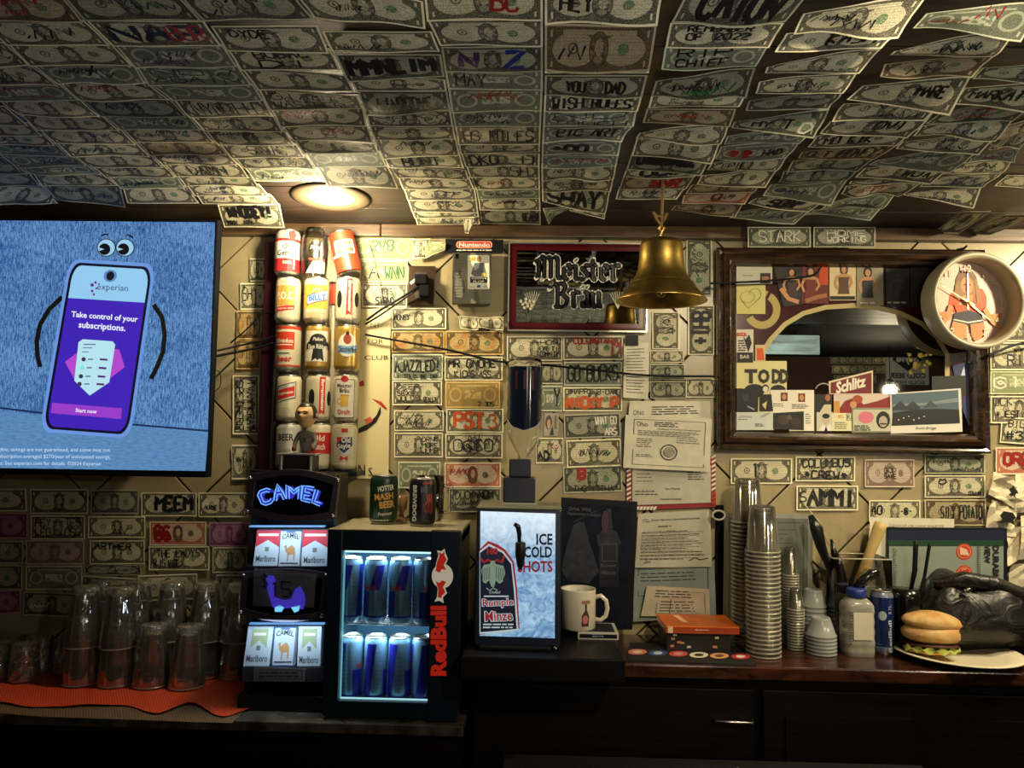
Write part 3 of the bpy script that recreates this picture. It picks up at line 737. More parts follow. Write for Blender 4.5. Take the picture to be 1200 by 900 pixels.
cnote([(543,254),(556,254),(545,272),(549,274)], (.01,.012,.04,.045), 'front', 'thin curled-down end of a bill beside the wood trim', None)
cnote([(0,217-3),(70,217),(-20,240),(60,238)], (.004,.004,.02,.02), 'front', 'lowest dollar bill at the left edge over the television', None)
cnote([(1165,150),(1240,128),(1160,168),(1240,160)], (.004,.004,.012,.012), 'front', 'upper of two bills at the right edge of the ceiling', None)
cnote([(1180,204),(1240,204),(1165,217),(1240,222)], (.004,.004,.012,.012), 'front', 'lower of two bills at the right edge of the ceiling', None)

# notes on the wall
WG = 'dollar bills stuck on the tiled wall'
def wnote(x0, y0, x1, y1, kind, label, marks=None, y=-0.010, wave=0.0025, rot=0.0, name='dollar_bill', vertical=False, tiltout=0.0):
    TL, TR, BL, BR = P(x0, y0, y), P(x1, y0, y), P(x0, y1, y - tiltout), P(x1, y1, y - tiltout)
    if rot:
        c = (TL+TR+BL+BR)*0.25; Mx = Matrix.Rotation(R(rot), 3, 'Y')
        TL, TR, BL, BR = [c + Mx @ (p - c) for p in (TL, TR, BL, BR)]
    if vertical: TL, TR, BL, BR = TR, BR, TL, BL          # top of the note to the right
    return note(TL, TR, BL, BR, kind, label, WG, marks, wave=wave, name=name)
W = [
 (293,303,312,330,'front','narrow half-hidden dollar bill, top one left of the beer can rack',['K~1'],0,0),
 (282,332,314,363,'front','dollar bill marked with letters, second from top left of the can rack',['K.0.2,0.3,1.0,0.9:BH'],0,0),
 (278,364,306,398,'aged','brownish dollar bill behind the cables left of the can rack',['K~1'],0,0),
 (277,398,305,433,'aged','brownish dollar bill just below the cables left of the can rack',['K~1'],0,0),
 (273,440,304,509,'front','upright dollar bill covered in block letters left of the can rack',['K.0.2,0.5,2.2,0.85:IVAN KRAT','K.0.2,0.1,2.2,0.45:SPETHERE'],1,0),
 (272,521,303,562,'front','crumpled bill at the foot of the strip left of the can rack',['K_~2'],0,0),
 (414,275,485,305,'green','faded green bill back under the ceiling trim, right of the tilted can',['G.0.7,0.3,1.6,0.8:2V8'],0,0),
 (422,306,478,331,'green','faded bill with big green letters, above the lettered bill pair',['K0.4,0.1,1.0,0.8:A','G1.2,0.1,2.2,0.85:WNN'],0,0),
 (425,332,477,360,'front','bill reading ST in dark letters, right of the red lettered cans',['K.1.0,0.5,1.6,0.8:THIS','K0.7,0.05,1.7,0.45:STRND'],0,0),
 (459,361,523,386,'front','clean dollar bill directly under the dark switch plate',['K.0.1,0.4,0.8,0.7:HONEY'],0,0),
 (459,388,521,413,'aged','orange-stained dollar bill crossed by the black cable',None,0,0),
 (460,415,519,445,'back','dollar bill with jagged black lettering under the orange-stained one',['K0.1,0.25,2.25,0.78:AJAZZLED!','K.0.2,0.03,2.1,0.22:I TOLD BE DR'],0,0),
 (460,446,518,475,'front','dollar bill with three lines of black letters, left centre column',['K.0.2,0.15,1.3,0.85:DEER/SEXEY/JULLY','K.1.5,0.1,2.1,0.35:REALLY'],0,0),
 (462,481,520,505,'front','ragged scribbled bill above the one with a written circle',['K~4'],0,0),
 (462,507,519,536,'front','dollar bill with writing inside a circle at its right end',['K.1.35,0.15,2.15,0.85:DRNK/MORE/JUMP'],0,0),
 (467,541,516,572,'back','light bill standing behind the black can on the fridge',None,0,0),
 (522,388,590,416,'aged','yellowed dollar bill right of the cable crossing, top of its column',None,0,0),
 (521,418,589,446,'front','dollar bill lettered in two black lines under the cable',['K0.15,0.5,2.1,0.9:MR GNOME','K.0.4,0.1,1.9,0.45:KICKS ASS'],0,0),
 (522,447,586,478,'ageback','orange-brown bill back left of the upturned bottle',['K.1.4,0.05,2.1,0.25:2-305'],0,0),
 (523,479,590,507,'front','dollar bill with thick reddish capitals left of the bottle',['O_0.3,0.15,1.6,0.9:PST','O1.7,0.15,2.1,0.8:3'],0,0),
 (522,508,589,537,'front','dollar bill drawn over with goggles and loops',['K~3','K.0.3,0.2,2.0,0.8:O@@O'],0,0),
 (521,542,587,571,'red','orange-printed note with a bearded portrait above the drink dispenser',['R~2'],0,0),
 (526,572,587,600,'dark','scribbled dark bill at the dispenser\'s upper left corner',['K.0.3,0.5,2.0,0.9:DUCK MOM','K~2'],0,0),
 (594,394,659,423,'front','dollar bill with small writing right of the portrait, above the bottle',['K.1.4,0.15,2.2,0.85:HOW/ON TI/COMMITY'],0,0),
 (634,425,659,450,'front','pale bill half hidden by the bottle\'s flat end',None,0,0),
 (630,452,659,482,'back','bill with a large black Y right of the bottle',['K_1.5,0.1,2.2,0.95:Y'],0,0),
 (628,513,660,543,'front','bill with a red heart right of the bottle neck',['R_1.3,0.55,2.0,0.98:^^','W1.4,0.6,1.9,0.9:28','K_0.1,0.1,1.2,0.5:AD'],0,0),
 (660,394,730,422,'front','dollar bill with red lettering along its edge below the sign',['R0.4,0.65,2.1,0.95:COLUMBIANA','R1.9,0.1,2.3,0.9:M'],0,0),
 (661,424,729,452,'back','green bill back with bubble letters under the red-lettered one',['K0.15,0.1,2.2,0.9:GO BUCKS'],0,0),
 (660,454,729,482,'front','dollar bill with orange and black birthday lettering',['K.0.3,0.7,2.2,0.98:HAPPY B-DAY','O_0.1,0.1,2.2,0.65:NICKY P'],0,0),
 (661,485,727,513,'dark','torn dark bill with white corner letters under the birthday bill',['W.1.3,0.5,2.2,0.9:WHAT GO','W1.7,0.05,2.2,0.4:ARS'],2,0),
 (664,515,728,547,'front','creased bill with a white fold right of the bottle neck',['K~2'],2,0),
 (660,546,729,577,'dark','dark bill with a red mark at top left, above the poster frame',['R_0.3,0.5,0.9,0.95:&B','K.0.4,0.04,2.0,0.3:THG ITTHA'],2,0),
 (764,366,796,409,'front','upright bill with black scrawl directly below the bell',['K_~3'],1,0),
 (806,358,837,416,'front','upright bill with thick black block letters left of the mirror',['K_0.3,0.1,1.9,0.9:8HI+'],1,0),
 (804,281,834,347,'dark','very dark upright bill behind the bell by the mirror frame',['K_~2'],1,0),
 (762,411,801,425,'front','thin strip of a bill under the upright bill below the bell',['K~1'],0,0),
 (762,427,802,445,'dark','black-inked bill right of the hanging receipt, upper',['K_~2'],0,0),
 (762,447,804,467,'dark','black-inked bill right of the hanging receipt, lower',['K_~2'],0,0),
 (804,444,838,466,'front','crumpled bill between the papers and the mirror frame',['K_~1'],0,0),
 (856,537,928,567,'front','dollar bill with a black streak behind the tall cup stack',['K0.8,0.2,1.1,0.9:1'],0,0),
 (932,535,1002,564,'front','dollar bill with dark two-line lettering and stars under the mirror',['K0.25,0.52,2.15,0.92:COLUMBUS','K0.3,0.1,2.05,0.48:*CREW*'],0,0),
 (933,569,1005,598,'front','dollar bill with four heavy letters directly behind the black utensils',['K_0.4,0.1,2.25,0.95:AMMI','K.0.1,0.3,0.4,0.8:S'],0,0),
 (1013,538,1071,571,'foreign','pale brown foreign note with a queen\'s portrait under the mirror',['K.0.9,0.3,1.5,0.7:GOD/SAVE'],0,0),
 (1083,533,1154,555,'dark','scrawled dark bill right below the mirror frame\'s corner',['K_~2'],0,0),
 (1083,557,1154,583,'front','dollar bill with an arrow scrawl, second under the mirror corner',['K0.1,0.3,0.9,0.9:%<','K.1.7,0.1,2.2,0.3:COLLIN'],0,0),
 (1018,586,1078,612,'front','dollar bill with a long-haired portrait above the white paper',['K0.1,0.3,0.6,0.8:40','K1.4,0.3,2.0,0.7:-@-'],0,0),
 (1083,585,1155,616,'brown','dollar bill with pale scratched letters, lowest under the mirror corner',['K.0.6,0.2,2.2,0.8:SILY POTATO'],0,0),
 (1160,401,1225,434,'front','bill ending in RI just under the clock at the right edge',['K0.7,0.1,1.4,0.6:RI'],0,0),
 (1160,435,1225,462,'green','green bill back with pale block letters at the right edge',['W0.1,0.2,2.0,0.8:@18'],0,0),
 (1160,464,1228,496,'front','yellow-lit bill with a starred word at the right edge',['K.0.1,0.6,0.9,0.95:UCK','K.0.2,0.2,1.2,0.5:*JEST'],0,0),
 (1172,490,1236,521,'front','tilted bill numbered 3 at the right edge',['K0.2,0.1,1.0,0.5:#3','K.0.3,0.6,1.3,0.9:BILP'],-4,0),
 (1166,524,1235,556,'red','red-bordered note with black letters above the crumpled napkins',['K_~1','R_0.3,0.3,1.8,0.8:ORAN'],0,0),
 (1162,372,1228,400,'front','bill mostly covered by the lower right edge of the clock',['K~2'],0,0),
 (1168,345,1230,371,'front','bill behind the clock\'s right side',['K~1'],0,0),
 (876,266,950,290,'dark','dim bill lettered in white on the wood above the mirror, left of two',['W.0.4,0.2,2.0,0.85:STARK'],0,1),
 (953,266,1026,290,'dark','dim scribbled bill on the wood above the mirror, right of two',['W.0.5,0.2,2.0,0.85:HOME/WORKING'],0,1),
 (-60,573,32,599,'front','bill at the left edge directly under the television',['K~2'],0,0),
 (36,573,104,602,'front','clean dim bill under the television, second from the left edge',None,0,0),
 (-38,601,33,631,'violet','purple-tinted note at the left edge behind the short glasses',None,0,0),
 (37,604,100,632,'front','dim bill filled with block capitals, second row under the television',['K.0.2,0.1,0.9,0.9:HEY/LEO','K.1.5,0.1,2.2,0.9:TES/OSG'],0,0),
 (-40,634,28,660,'dark','dim bill at the left edge, third row under the television',['W~1'],0,0),
 (31,633,99,661,'foreign','pale note with an oversized round portrait under the television',None,0,0),
 (-38,662,27,691,'dark','dim bill at the left edge, fourth row',None,0,0),
 (31,663,97,691,'back','dim bill back showing its middle word, fourth row under the television',None,0,0),
 (-38,693,25,720,'violet','crumpled reddish note at the left edge above the glasses',None,4,0),
 (28,694,95,722,'dark','curled dark bill just above the red mat at the left',['W~1'],-2,0),
 (107,574,163,602,'dark','almost black bill in the television\'s shadow',None,0,0),
 (104,605,171,630,'front','dim bill behind the tall glasses, second row',['K~1'],0,0),
 (106,633,170,661,'front','dim bill behind the tall glasses, third row',['K0.2,0.6,1.8,0.9:ARTHER'],0,0),
 (99,662,166,674,'dark','thin strip of a dim scribbled bill, fourth row',['W~2'],0,0),
 (96,676,166,706,'front','dim bill behind the front tall glass',['K.0.3,0.3,0.8,0.7:0/'],-3,0),
 (166,577,231,605,'front','bill half in light under the television\'s right part',['K_0.6,0.2,2.2,0.9:MEEM'],0,0),
 (233,577,291,606,'front','well-lit dollar bill left of the neon-topped cigarette display',['K.0.3,0.3,0.9,0.5:NURSE'],0,0),
 (176,611,242,639,'red','note with a red-coloured half beside the display',['R_0.2,0.1,0.9,0.9:@@'],0,0),
 (246,612,292,640,'violet','purple-brown note directly left of the cigarette display',None,0,0),
 (175,640,246,668,'front','bill with cursive writing, half in shadow, over the tall glasses',['K.0.3,0.5,2.0,0.9:THE LADYS','K.0.2,0.1,1.2,0.5:R IS WIDE'],0,0),
 (250,641,290,671,'front','scribbled bill touching the cigarette display\'s left side',['K~3'],0,0),
 (163,673,232,703,'front','curling bill with a black blot above the tall glasses',['K_~2'],2,0),
 (254,673,290,712,'front','bill with a strong black portrait beside the display',['K~2'],0,0),
]
for (x0, y0, x1, y1, kind, label, marks, rot, onwood) in W:
    vert = rot == 1
    wnote(x0, y0, x1, y1, kind, label, marks, y=-0.036 if onwood else -0.003, rot=0 if vert else -rot, vertical=vert, wave=0.0025 if not onwood else 0.001)
# ================================================================== helpers for things set out from measured points
def clear_mat(name, tint=(1, 1, 1), refl=1.0, rough=0.05, milk=0.0, milkcol=(0.8, 0.8, 0.8), bump=0.0):
    mt = bpy.data.materials.new(name); mt.use_nodes = True; nt = mt.node_tree; nt.nodes.clear()
    out = nt.nodes.new('ShaderNodeOutputMaterial'); tr = nt.nodes.new('ShaderNodeBsdfTransparent'); gl = nt.nodes.new('ShaderNodeBsdfGlossy')
    tr.inputs[0].default_value = (*tint, 1); gl.inputs['Roughness'].default_value = rough; gl.inputs[0].default_value = (1, 1, 1, 1)
    fr = nt.nodes.new('ShaderNodeFresnel'); fr.inputs[0].default_value = 1.5
    if bump:
        tcb = nt.nodes.new('ShaderNodeTexCoord'); nb_ = nt.nodes.new('ShaderNodeTexNoise'); nb_.inputs['Scale'].default_value = 55; bpb = nt.nodes.new('ShaderNodeBump'); bpb.inputs['Strength'].default_value = bump; bpb.inputs['Distance'].default_value = 0.008
        nt.links.new(tcb.outputs['Object'], nb_.inputs['Vector']); nt.links.new(nb_.outputs['Fac'], bpb.inputs['Height']); nt.links.new(bpb.outputs[0], gl.inputs['Normal']); nt.links.new(bpb.outputs[0], fr.inputs['Normal'])
    mu = nt.nodes.new('ShaderNodeMath'); mu.operation = 'MULTIPLY'; mu.use_clamp = True; mu.inputs[1].default_value = refl; nt.links.new(fr.outputs[0], mu.inputs[0])
    mx = nt.nodes.new('ShaderNodeMixShader'); nt.links.new(mu.outputs[0], mx.inputs[0]); nt.links.new(tr.outputs[0], mx.inputs[1]); nt.links.new(gl.outputs[0], mx.inputs[2])
    last = mx
    if milk:
        df = nt.nodes.new('ShaderNodeBsdfDiffuse'); df.inputs[0].default_value = (*milkcol, 1)
        tl = nt.nodes.new('ShaderNodeBsdfTranslucent'); tl.inputs[0].default_value = (*milkcol, 1)
        m1 = nt.nodes.new('ShaderNodeMixShader'); m1.inputs[0].default_value = 0.4; nt.links.new(df.outputs[0], m1.inputs[1]); nt.links.new(tl.outputs[0], m1.inputs[2])
        m2 = nt.nodes.new('ShaderNodeMixShader'); m2.inputs[0].default_value = milk; nt.links.new(mx.outputs[0], m2.inputs[1]); nt.links.new(m1.outputs[0], m2.inputs[2]); last = m2
    nt.links.new(last.outputs[0], out.inputs[0]); return mt
M_PW = clear_mat('pint_wall', (0.975, 0.98, 0.975), 3.6, 0.035, milk=0.05, milkcol=(0.85, 0.85, 0.78))
M_TB = clear_mat('tumbler_glass', (0.97, 0.975, 0.97), 3.8, 0.05, milk=0.06, milkcol=(0.85, 0.85, 0.78), bump=0.9)
M_TUBE = clear_mat('thin_acrylic', (0.99, 0.99, 0.98), 0.35, 0.12)
M_PINT = clear_mat('pint_glass', (0.96, 0.97, 0.96), 2.2, 0.06, milk=0.10, milkcol=(0.85, 0.85, 0.78), bump=1.0)
M_CLEAR = clear_mat('clear_plastic', (0.93, 0.93, 0.9), 1.6, 0.06)
M_LIP = clear_mat('clear_rim', (0.9, 0.88, 0.8), 3.0, 0.10, milk=0.42, milkcol=(0.85, 0.80, 0.66))
M_PANE = clear_mat('window_glass', (0.97, 0.98, 0.98), 0.8, 0.02)
M_GLASS = mat((0.96, 0.98, 0.97), 0.02, trans=1.0, ior=1.48)
M_MIRROR = mat((0.82, 0.82, 0.78), 0.015, metal=1.0)
def at(px, py, y, O): return P(px, py, y) - O
def DPX(y, O, base=0.0004, dl=0.00015): return Decal(lambda x, z, l: P(x, -z, y - l) - O, base=base, dl=dl)   # print on a vertical face, laid out in photo pixels
def slab(b, pts, y, t, m, O, m_side=None):
    f = [P(px, py, y) - O for px, py in pts]; g = [p + Vector((0, t, 0)) for p in f]; n = len(f)
    b.add(f + g, [tuple(range(n)), tuple(reversed(range(n, 2*n)))], m)
    b.add(f + g, [(i, i+n, (i+1) % n + n, (i+1) % n) for i in range(n)], m_side or m); return b
def rp(x0, y0, x1, y1): return [(x0, y1), (x1, y1), (x1, y0), (x0, y0)]
def rr_px(x0, y0, x1, y1, r): return rrect(x0, -y1, x1, -y0, r)

# ================================================================== television
def fabric_screen():
    mt = bpy.data.materials.new('lit_screen_sofa_fabric'); mt.use_nodes = True; nt = mt.node_tree; Ex.nt = nt; b = nt.nodes['Principled BSDF']
    tc = nt.nodes.new('ShaderNodeTexCoord')
    def nz(sx, sz, det=2):
        mp = nt.nodes.new('ShaderNodeMapping'); mp.inputs['Scale'].default_value = (sx, 1, sz); nt.links.new(tc.outputs['Object'], mp.inputs[0])
        return enoise(mp.outputs[0], 1.0, det, 0.6)
    f = (nz(330, 60, 1) - 0.5) * 2.2 + esin(nz(6, 3, 1) * 60.0) * 0.0 + (nz(420, 300, 1) - 0.5) * 1.4 + (nz(7, 9, 2) - 0.5) * 0.8 + 0.45
    f = Ex.op('MULTIPLY', f, 1.0, clamp=True)
    c = mixc(f, s2l(40, 84, 152), s2l(122, 176, 230))
    nt.links.new(c, b.inputs['Emission Color']); b.inputs['Emission Strength'].default_value = 0.54; b.inputs['Base Color'].default_value = (0.01, 0.01, 0.012, 1); b.inputs['Roughness'].default_value = 0.25
    return mt
def seat_screen():
    mt = bpy.data.materials.new('lit_screen_sofa_seat'); mt.use_nodes = True; nt = mt.node_tree; Ex.nt = nt; b = nt.nodes['Principled BSDF']
    tc = nt.nodes.new('ShaderNodeTexCoord'); mp = nt.nodes.new('ShaderNodeMapping'); mp.inputs['Scale'].default_value = (60, 1, 300); nt.links.new(tc.outputs['Object'], mp.inputs[0])
    f = Ex.op('MULTIPLY', (enoise(mp.outputs[0], 1, 3) - 0.5) * 1.5 + 0.5, 1.0, clamp=True)
    nt.links.new(mixc(f, s2l(70, 122, 182), s2l(120, 172, 220)), b.inputs['Emission Color']); b.inputs['Emission Strength'].default_value = 0.54; b.inputs['Base Color'].default_value = (0.01, 0.01, 0.012, 1); b.inputs['Roughness'].default_value = 0.25
    return mt
YT = -0.17
O = P(-60, 560, YT); O.y = -0.12
tvt = thing('television', 'large flat television showing a phone on a blue sofa, at the left', 'television', O)
xr_, zt_, zb_ = P(246.5, 400, YT).x, P(140, 257.5, YT).z, P(140, 558, YT).z
xl_ = xr_ - 1.13
b = MB(); b.box((xl_-O.x, YT-O.y+0.001, zb_-O.z), (xr_-O.x+0.006, YT-O.y+0.030, zt_-O.z+0.004), M_BLACK, bev=0.003)
b.box((xl_-O.x+0.15, YT-O.y+0.031, zb_-O.z+0.12), (xr_-O.x-0.15, -0.02-O.y, zt_-O.z-0.1), M_BLACK, bev=0.006); b.build('casing', tvt)
D = DPX(YT, O, base=0.0)
c_tl, c_tr, c_br, c_bl = (-100, 259), (252, 260.5), (240.5, 552), (-100, 547)
D.poly([(-100, -547), (-100, -470), (244, -506), (240.5, -552)], seat_screen())
D.poly([(-100, -472), (-100, -257.5), (252, -260.5), (243.6, -505)], fabric_screen())
D.stroke([(-100, -466), (50, -484), (150, -497), (244, -505)], 2.2, glow(22, 40, 80))
o = D.build('screen', tvt); o['label'] = 'lit screen picturing a blue woven sofa'
D = DPX(YT, O, base=0.0012)
def quadmap(q):
    def f(u, v):
        a = ((1-u)*q[3][0]+u*q[2][0], (1-u)*q[3][1]+u*q[2][1]); c = ((1-u)*q[0][0]+u*q[1][0], (1-u)*q[0][1]+u*q[1][1])
        return (a[0]*(1-v)+c[0]*v, -(a[1]*(1-v)+c[1]*v))
    return f
qm = quadmap([(81, 303), (183, 309), (153, 514), (46, 506)])
def uvp(pts, f=qm): return [f(u, v) for u, v in pts]
D.stroke([(73, -348), (58, -362), (47, -380), (43, -400), (44, -418), (47, -430)], 5.5, glow(18, 16, 14))
D.stroke([(180, -357), (190, -372), (193, -392), (191, -412), (184, -430), (177, -444)], 5.5, glow(18, 16, 14))
D.poly(uvp(rrect(0, 0, 1, 1, 0.11)), glow(104, 146, 214))
D.poly(uvp(rrect(0.035, 0.02, 0.965, 0.98, 0.10)), glow(14, 14, 36))
D.poly(uvp(rrect(0.065, 0.035, 0.935, 0.965, 0.09)), glow(62, 34, 176))
hd = [p for p in rrect(0.065, 0.035, 0.935, 0.965, 0.09) if p[1] > 0.5] + [(0.065, 0.775), (0.935, 0.775)]
D.poly(uvp(hd), glow(142, 198, 232))
D.poly(uvp(circ(0.5, 0.915, 0.075, 0.035)), glow(90, 130, 190)); D.poly(uvp(circ(0.5, 0.915, 0.045, 0.026)), glow(20, 20, 30))
D.text('experian', 132, -338, w=36, m=glow(60, 50, 120), rot=-3)
for dx, dy, rr_ in ((108, 334, 2.2), (112, 331, 1.6), (108, 341, 1.7), (113, 338, 1.3), (110, 345, 1.4), (116, 333, 1.2)): D.poly(circ(dx, -dy, rr_, n=8), glow(110, 40, 130))
D.text('Take control of your', 122.5, -372, w=78, m=glow(236, 238, 250), bold=0.02, rot=-4.5)
D.text('subscriptions.', 119.5, -383.5, w=55, m=glow(236, 238, 250), bold=0.02, rot=-4.5)
D.poly([(76, -424), (103, -404), (140, -410), (146, -430), (118, -452), (88, -446)], glow(176, 70, 200))
D.poly([(97, -397.5), (132, -400), (135, -404), (128, -448), (105, -463.5), (87, -446), (92, -401)], glow(176, 222, 232))
for i, yy in enumerate((421, 431, 441, 450)):
    D.poly(circ(98-i*1.6, -yy, 2.6, n=12), glow(60, 50, 80) if i != 1 else glow(120, 220, 210)); D.rect(103-i*1.4, -yy-0.8, 109-i*1.4, -yy+0.8, glow(90, 110, 150)); D.poly([(117-i*1.3, -yy+1.2), (126-i*1.3, -yy+0.6), (126-i*1.3, -yy-1.8), (117-i*1.3, -yy-1.2)], glow(90, 40, 110))
D.rect(98, -404.2, 112, -403, glow(80, 90, 140)); D.rect(97, -408.2, 108, -407, glow(110, 130, 170)); D.rect(96, -413, 104, -411.8, glow(110, 130, 170))
D.poly([(61, -472), (143, -478.5), (141.5, -491), (59.5, -484)], glow(150, 60, 196))
D.text('Start now', 101, -481.5, w=25, m=glow(240, 230, 250), bold=0.02, rot=-4)
for ex in (124.5, 146.5):
    D.poly(circ(ex, -290.2, 11.2, 10.6), glow(20, 24, 44)); D.poly(circ(ex, -290.2, 10, 9.6), glow(150, 200, 228)); D.poly(circ(ex-2, -292, 6.8, 6.8), glow(10, 10, 18)); D.poly([(ex-9, -290), (ex-2, -292), (ex-8, -294)], glow(150, 200, 228))
D.stroke([(119, -276), (123, -274.5), (127, -275)], 2, glow(20, 24, 44)); D.stroke([(149, -275.5), (153, -276.5), (156, -279)], 2, glow(20, 24, 44))
D.text('gible, savings are not guaranteed, and some may not', 63.5, -527.5, w=131, m=glow(190, 215, 245), rot=-0.4)
D.text('ubscription averaged $270/year of anticipated savings.', 64, -535.5, w=131, m=glow(190, 215, 245), rot=-0.4)
D.text('es. See experian.com for details. \u00a92024 Experian', 58, -543.5, w=121, m=glow(190, 215, 245), rot=-0.4)
o = D.build('screen_picture', tvt)
# cables at the television's side
def cable(pts, r, label, m=None, name='black_cable', grp=None):
    c = sum((Vector(p) for p in pts), Vector())/len(pts); pts = [Vector(p) - c for p in pts]
    # smooth
    out = []
    n = len(pts)
    for i in range(n-1):
        p0, p1, p2, p3 = pts[max(i-1, 0)], pts[i], pts[i+1], pts[min(i+2, n-1)]
        for k in range(5):
            t = k/5; out.append(0.5*((2*p1) + (p2-p0)*t + (2*p0-5*p1+4*p2-p3)*t*t + (3*p1-p0-3*p2+p3)*t**3))
    out.append(pts[-1])
    b = MB(); b.tube(out, r, m or M_BLACK, 8); o = b.build(name, None, loc=c); tag(o, label, 'cable', grp); return o
cable([P(250, 412, -0.10), P(285, 404, -0.06), P(308, 399, -0.058), P(320, 394, -0.062)], 0.0028, 'uppermost black cable running from the television to the can rack')
cable([P(250, 418, -0.10), P(290, 410, -0.07), P(308, 406, -0.062), P(320, 402, -0.066)], 0.0035, 'thick lower black cable from the television behind the beer cans')
cable([P(270, 402, -0.05), P(290, 385, -0.05), P(306, 369, -0.05), P(319, 366, -0.05)], 0.0022, 'thin cable rising left of the can rack')
cable([P(252, 433, -0.12), P(258, 438, -0.11), P(258, 452, -0.11), P(251, 459, -0.12)], 0.0012, 'thin wire loop at the television\'s right edge')

# ================================================================== beer cans and the rack
YR = -0.062; MR = mpp(YR)
M_RIMS = mat((0.55, 0.53, 0.48), 0.3, metal=1.0)
def can_body(b, r, h, m, mr=M_RIMS):
    b.lathe([(r*0.80, 0.0), (r*0.84, 0.001), (r*0.86, 0.004)], mr, 28, cap1=False)
    b.lathe([(r*0.86, 0.004), (r*0.985, 0.010), (r, 0.015), (r, h-0.016), (r*0.97, h-0.010), (r*0.88, h-0.004)], m, 28, cap0=False, cap1=False)
    b.lathe([(r*0.88, h-0.004), (r*0.90, h-0.0015), (r*0.88, h), (r*0.84, h-0.001), (r*0.82, h-0.005)], mr, 28, cap0=False)
def beer_can(px, pyb, label, body, art, y=YR, r=0.0330, h=0.1225, name='beer_can', lean=0.0, group='collectible beer cans', turn=0.0, loc=None, cat='can'):
    p = loc or P(px, pyb, y); t = thing(name, label, cat, p, group=group); t.rotation_euler = (0, R(lean), R(turn))
    b = MB(); can_body(b, r, h, body); b.build('can_body', t)
    # aim the print at the viewer
    a = math.atan2(CAM.y - p.y, CAM.x - p.x)
    D = Decal(on_cyl(r, a), step=r*0.22, base=0.0003, dl=0.00012); art(D, r, h)
    if D.mb.f: D.build('printed_label', t)
    return t
CREAM = mat(s2l(208, 198, 166), 0.35, noise=0.08); GOLD = mat(s2l(196, 160, 80), 0.3, metal=0.5); SILV = mat(s2l(205, 203, 192), 0.32, metal=0.35)
RED = ink(186, 34, 30); BLK = ink(18, 16, 18); WHT = ink(226, 220, 200); ORG = ink(196, 52, 18); NAVY = ink(24, 44, 96); TAN = ink(206, 150, 70); YEL = ink(226, 180, 60); GRN = ink(30, 84, 50)
rows_y = {1: 323.5, 2: 379.5, 3: 435.5, 4: 494.0, 5: 550.5}
colx = {1: [0, 336, 336.5, 337, 337.5, 337], 2: [0, 368, 370, 371.5, 372, 372], 3: [0, 405, 407, 406, 404, 402.5]}
def mm(D, r, x0, x1): return x0*r, x1*r
def c_old(D, r, h):
    D.rect(-1.6*r, .008, 1.6*r, h*.34, RED); D.rect(-1.6*r, h*.34, 1.6*r, h*.72, WHT); D.rect(-1.6*r, h*.72, 1.6*r, h*.78, RED)
    D.text('Old', 0, h*.60, h=h*.12, m=BLK, bold=.02); D.text('German', 0, h*.46, w=r*1.7, h=h*.13, m=BLK, bold=.02); D.text('BEER', 0, h*.25, h=h*.06, m=WHT, bold=.02); D.poly(circ(0.35*r, h*.86, r*.3, r*.4), RED)
def c_poc(D, r, h):
    D.rect(-1.0*r, h*.36, .55*r, h*.80, TAN); D.text('P.O.C.', -.25*r, h*.58, w=1.5*r, h=h*.17, m=WHT, bold=.03)
    D.poly([(-r, h*.22), (.5*r, h*.28), (.55*r, h*.38), (-r, h*.33)], RED); D.text('PILSENER BEER', -.2*r, h*.30, w=1.3*r, h=h*.035, m=WHT, rot=4); D.text('Brewed for You', -.1*r, h*.88, w=.9*r, m=BLK)
def c_milw(D, r, h):
    D.rect(-1.2*r, h*.90, 1.2*r, h*.96, ORG); D.rect(-1.3*r, h*.46, .45*r, h*.84, ORG); D.rect(-1.3*r, h*.55, .3*r, h*.57, WHT); D.text('Milwaukee', -.4*r, h*.65, w=1.5*r, h=h*.10, m=WHT, bold=.02)
    D.rect(-1.1*r, h*.37, .1*r, h*.385, BLK); D.text('Beer', -.35*r, h*.26, h=h*.13, m=RED, bold=.02); D.rect(-1.3*r, .012, 1.3*r, h*.13, ORG)
def c_burg_s(D, r, h):
    D.poly([(-1.1*r, h*.38), (.55*r, h*.50), (.55*r, h*.86), (-1.1*r, h*.74)], BLK); D.poly([(-1.05*r, h*.40), (.5*r, h*.52), (.5*r, h*.84), (-1.05*r, h*.72)], SILV); D.poly([(-1.0*r, h*.44), (.42*r, h*.55), (.42*r, h*.76), (-1.0*r, h*.65)], RED)
    D.text('Burgermeister', -.3*r, h*.60, w=1.3*r, h=h*.08, m=WHT, rot=9, bold=.02); D.lines(-.6*r, .4*r, h*.12, h*.3, 4, ink(150, 140, 120), th=.0012, seed=2)
def c_beer(D, r, h): D.text('BEER', -.25*r, h*.70, w=1.25*r, h=h*.14, m=BLK, bold=.02); D.lines(-.7*r, .3*r, h*.1, h*.4, 5, ink(170, 160, 140), th=.001, seed=4)
def c_billy(D, r, h):
    D.rect(-1.3*r, h*.30, .9*r, h*.82, YEL); D.ring(.1*r, h*.60, r*.42, r*.48, WHT); D.ring(.1*r, h*.60, r*.52, r*.55, TAN)
    D.poly([(-.8*r, h*.36), (.95*r, h*.50), (.95*r, h*.74), (-.8*r, h*.58)], RED); D.poly([(-.75*r, h*.385), (.92*r, h*.52), (.92*r, h*.72), (-.75*r, h*.56)], ink(200, 210, 225)); D.text('BILLY', .08*r, h*.545, w=1.45*r, h=h*.15, m=ink(60, 110, 180), rot=7, bold=.05); D.lines(-.8*r, .8*r, h*.08, h*.22, 3, TAN, th=.0015, seed=4)
